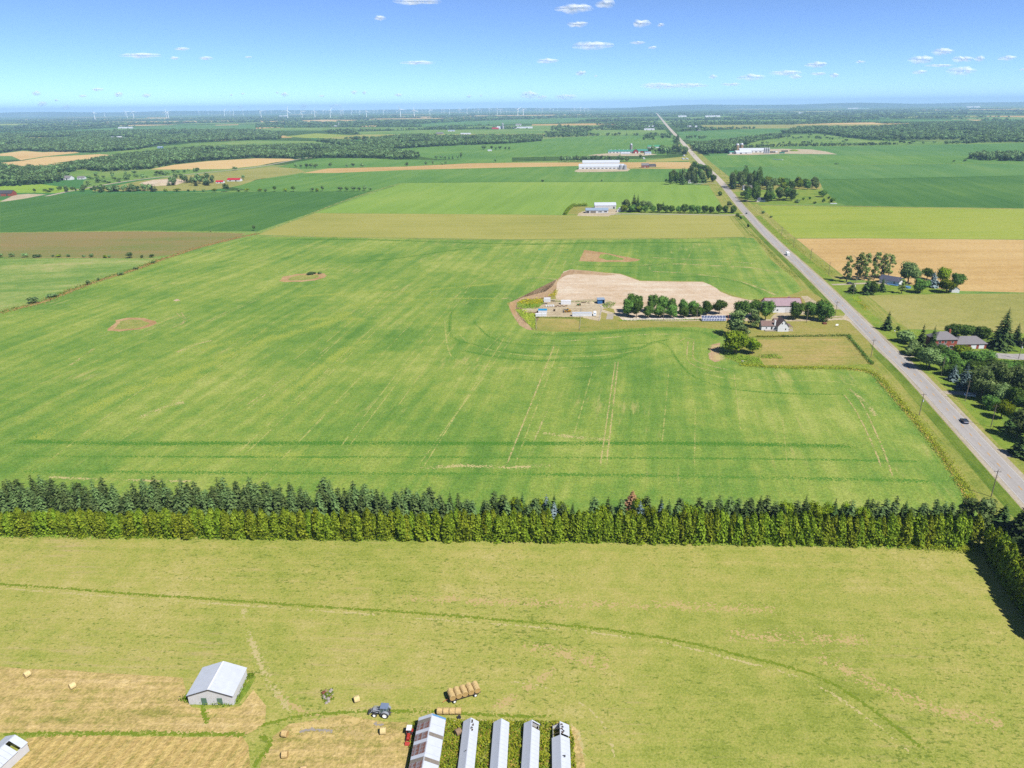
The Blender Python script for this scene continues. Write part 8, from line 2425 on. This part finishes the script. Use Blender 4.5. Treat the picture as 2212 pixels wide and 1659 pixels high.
def cloud(x, y, w, h, label, dens=1.0, alt=1500.0, group='small fair weather clouds'):
    """nested soft shells of vapour, lumpy above and flat below"""
    px = x * 1024 / 2212 - 512; py = 384 - y * 1024 / 2212
    d = _fw * F_PX + _cx * px + _cy * py
    d = d / np.linalg.norm(d)
    a = max(alt, 480.0)
    dist = min(a / max(d[2], 0.012), 46000)
    c = d * dist + np.array([0, 0, HCAM])
    s = dist * float(d @ _fw) / (F_PX * 2212 / 1024)
    W, H = w * s, h * s
    r = np.random.default_rng(int(x * 7 + y * 3))
    # union of lobes seen from the centre
    nl = int(6 + 8 * min(1.5, w / max(h, 1) / 2))
    lob = []
    for i in range(nl):
        lx = r.uniform(-.42, .42) * W
        hh = H * r.uniform(.3, .5) * (1 - abs(lx) / W * 1.2)
        lob.append((np.array([lx, r.uniform(-.2, .2) * min(W, H * 2), -.12 * H + r.uniform(0, .15) * H]), np.array([r.uniform(.12, .24) * W, min(W, H * 2) * .3, hh])))
    dirs = SV * np.array([W / H, 1.2, 1]); dirs /= np.linalg.norm(dirs, axis=1, keepdims=True)
    R_ = np.full(len(SV), .02 * W)
    for lc, lr in lob:
        o_ = -lc / lr; v_ = dirs / lr
        A_ = (v_ * v_).sum(1); B_ = (v_ @ o_); C_ = (o_ @ o_) - 1
        disc = B_ * B_ - A_ * C_
        t = np.where(disc > 0, (-B_ + np.sqrt(np.maximum(disc, 0))) / A_, 0)
        R_ = np.maximum(R_, t)
    base = dirs * R_[:, None]
    V, Fc = [], []
    nsh = 5
    for k in range(nsh):
        sc = 1.0 - .13 * k
        q = base * sc
        q += r.normal(0, .012, q.shape) * H
        o_ = len(V) * 0 + k * len(SV)
        V.append(q)
        Fc += [tuple(i + o_ for i in f) for f in SF]
    V = np.concatenate(V)
    me = bpy.data.meshes.new('cloud')
    me.from_pydata([tuple(v) for v in V], [], Fc)
    me.polygons.foreach_set('use_smooth', [True] * len(me.polygons))
    me.materials.append(M['cloud'])
    o = bpy.data.objects.new('cloud', me)
    link(o)
    o.location = c
    az = math.atan2(d[0], d[1])
    # keep the noise at the cloud's own scale
    return tag(o, label, 'cloud', group)


CL = [(900, 2, 90, 15, 'g'), (821, 38, 22, 10, 'g'), (302, 119, 85, 11, 'g'), (394, 105, 30, 7, 'g'), (378, 125, 20, 7, 'g'), (446, 125, 27, 8, 'g'), (902, 135, 65, 9, 'g'), (537, 123, 15, 4, 'g'),
      (78, 201, 18, 12, 'w'), (91, 224, 18, 14, 'w'), (209, 193, 27, 7, 'w'), (179, 207, 18, 6, 'w'), (256, 203, 18, 13, 'w'), (316, 206, 17, 9, 'w'), (122, 216, 8, 6, 'w'), (614, 203, 16, 11, 'w'), (599, 200, 6, 6, 'w'), (695, 207, 13, 5, 'w'), (765, 199, 14, 9, 'w'), (787, 200, 10, 9, 'w'), (860, 205, 17, 7, 'w'),
      (1013, 208, 10, 8, 'w'), (1039, 206, 6, 5, 'w'), (525, 202, 8, 5, 'w'), (500, 205, 6, 6, 'w'), (520, 231, 13, 8, 'w'), (655, 230, 16, 14, 'w'), (725, 230, 30, 14, 'w'), (145, 231, 20, 10, 'w'),
      (1238, 17, 75, 20, 'g'), (1308, 7, 40, 18, 'g'), (1248, 52, 40, 13, 'g'), (1379, 50, 42, 18, 'g'), (1427, 53, 14, 8, 'g'), (1278, 97, 82, 18, 'w'), (1378, 92, 32, 6, 'g'), (1410, 102, 17, 6, 'g'), (1181, 131, 45, 11, 'g'), (1255, 157, 21, 13, 'w'), (1287, 164, 7, 4, 'w'), (1143, 204, 40, 18, 'w'), (1170, 210, 25, 10, 'w'),
      (1221, 209, 45, 12, 'w'), (1426, 185, 70, 16, 'w'), (1486, 184, 80, 10, 'w'), (1540, 165, 17, 9, 'w'), (1580, 182, 41, 7, 'w'), (1623, 166, 48, 15, 'w'), (1698, 157, 60, 11, 'w'), (1763, 139, 41, 13, 'w'), (1718, 165, 25, 9, 'w'), (1768, 159, 30, 7, 'w'), (1803, 162, 19, 10, 'w'), (1858, 133, 17, 7, 'w'),
      (1988, 128, 45, 18, 'w'), (2035, 110, 45, 14, 'w'), (2078, 127, 35, 15, 'w'), (2116, 126, 20, 13, 'w'), (2175, 125, 27, 11, 'w'), (2078, 152, 57, 18, 'w'), (1986, 155, 24, 9, 'w'), (2030, 141, 60, 6, 'w'), (2208, 150, 10, 5, 'w')]
for x, y, w, h, kd in CL:
    side = 'left' if x < 700 else 'centre' if x < 1400 else 'right'
    hi = 'high in the sky' if y < 70 else 'in mid sky' if y < 150 else 'low over the horizon'
    look = 'greyish' if kd == 'g' else 'white'
    sz = 'long flat' if w > 4.5 * h else 'broad' if w > 40 else 'small puffy' if w > 12 else 'tiny'
    cloud(x, y, w, h * 1.15, '%s %s cloud %s, %s part' % (sz, look, hi, side), alt=1500 if y < 120 else 1000)
print('trees in woods', WOODN, 'objects', len(bpy.data.objects))
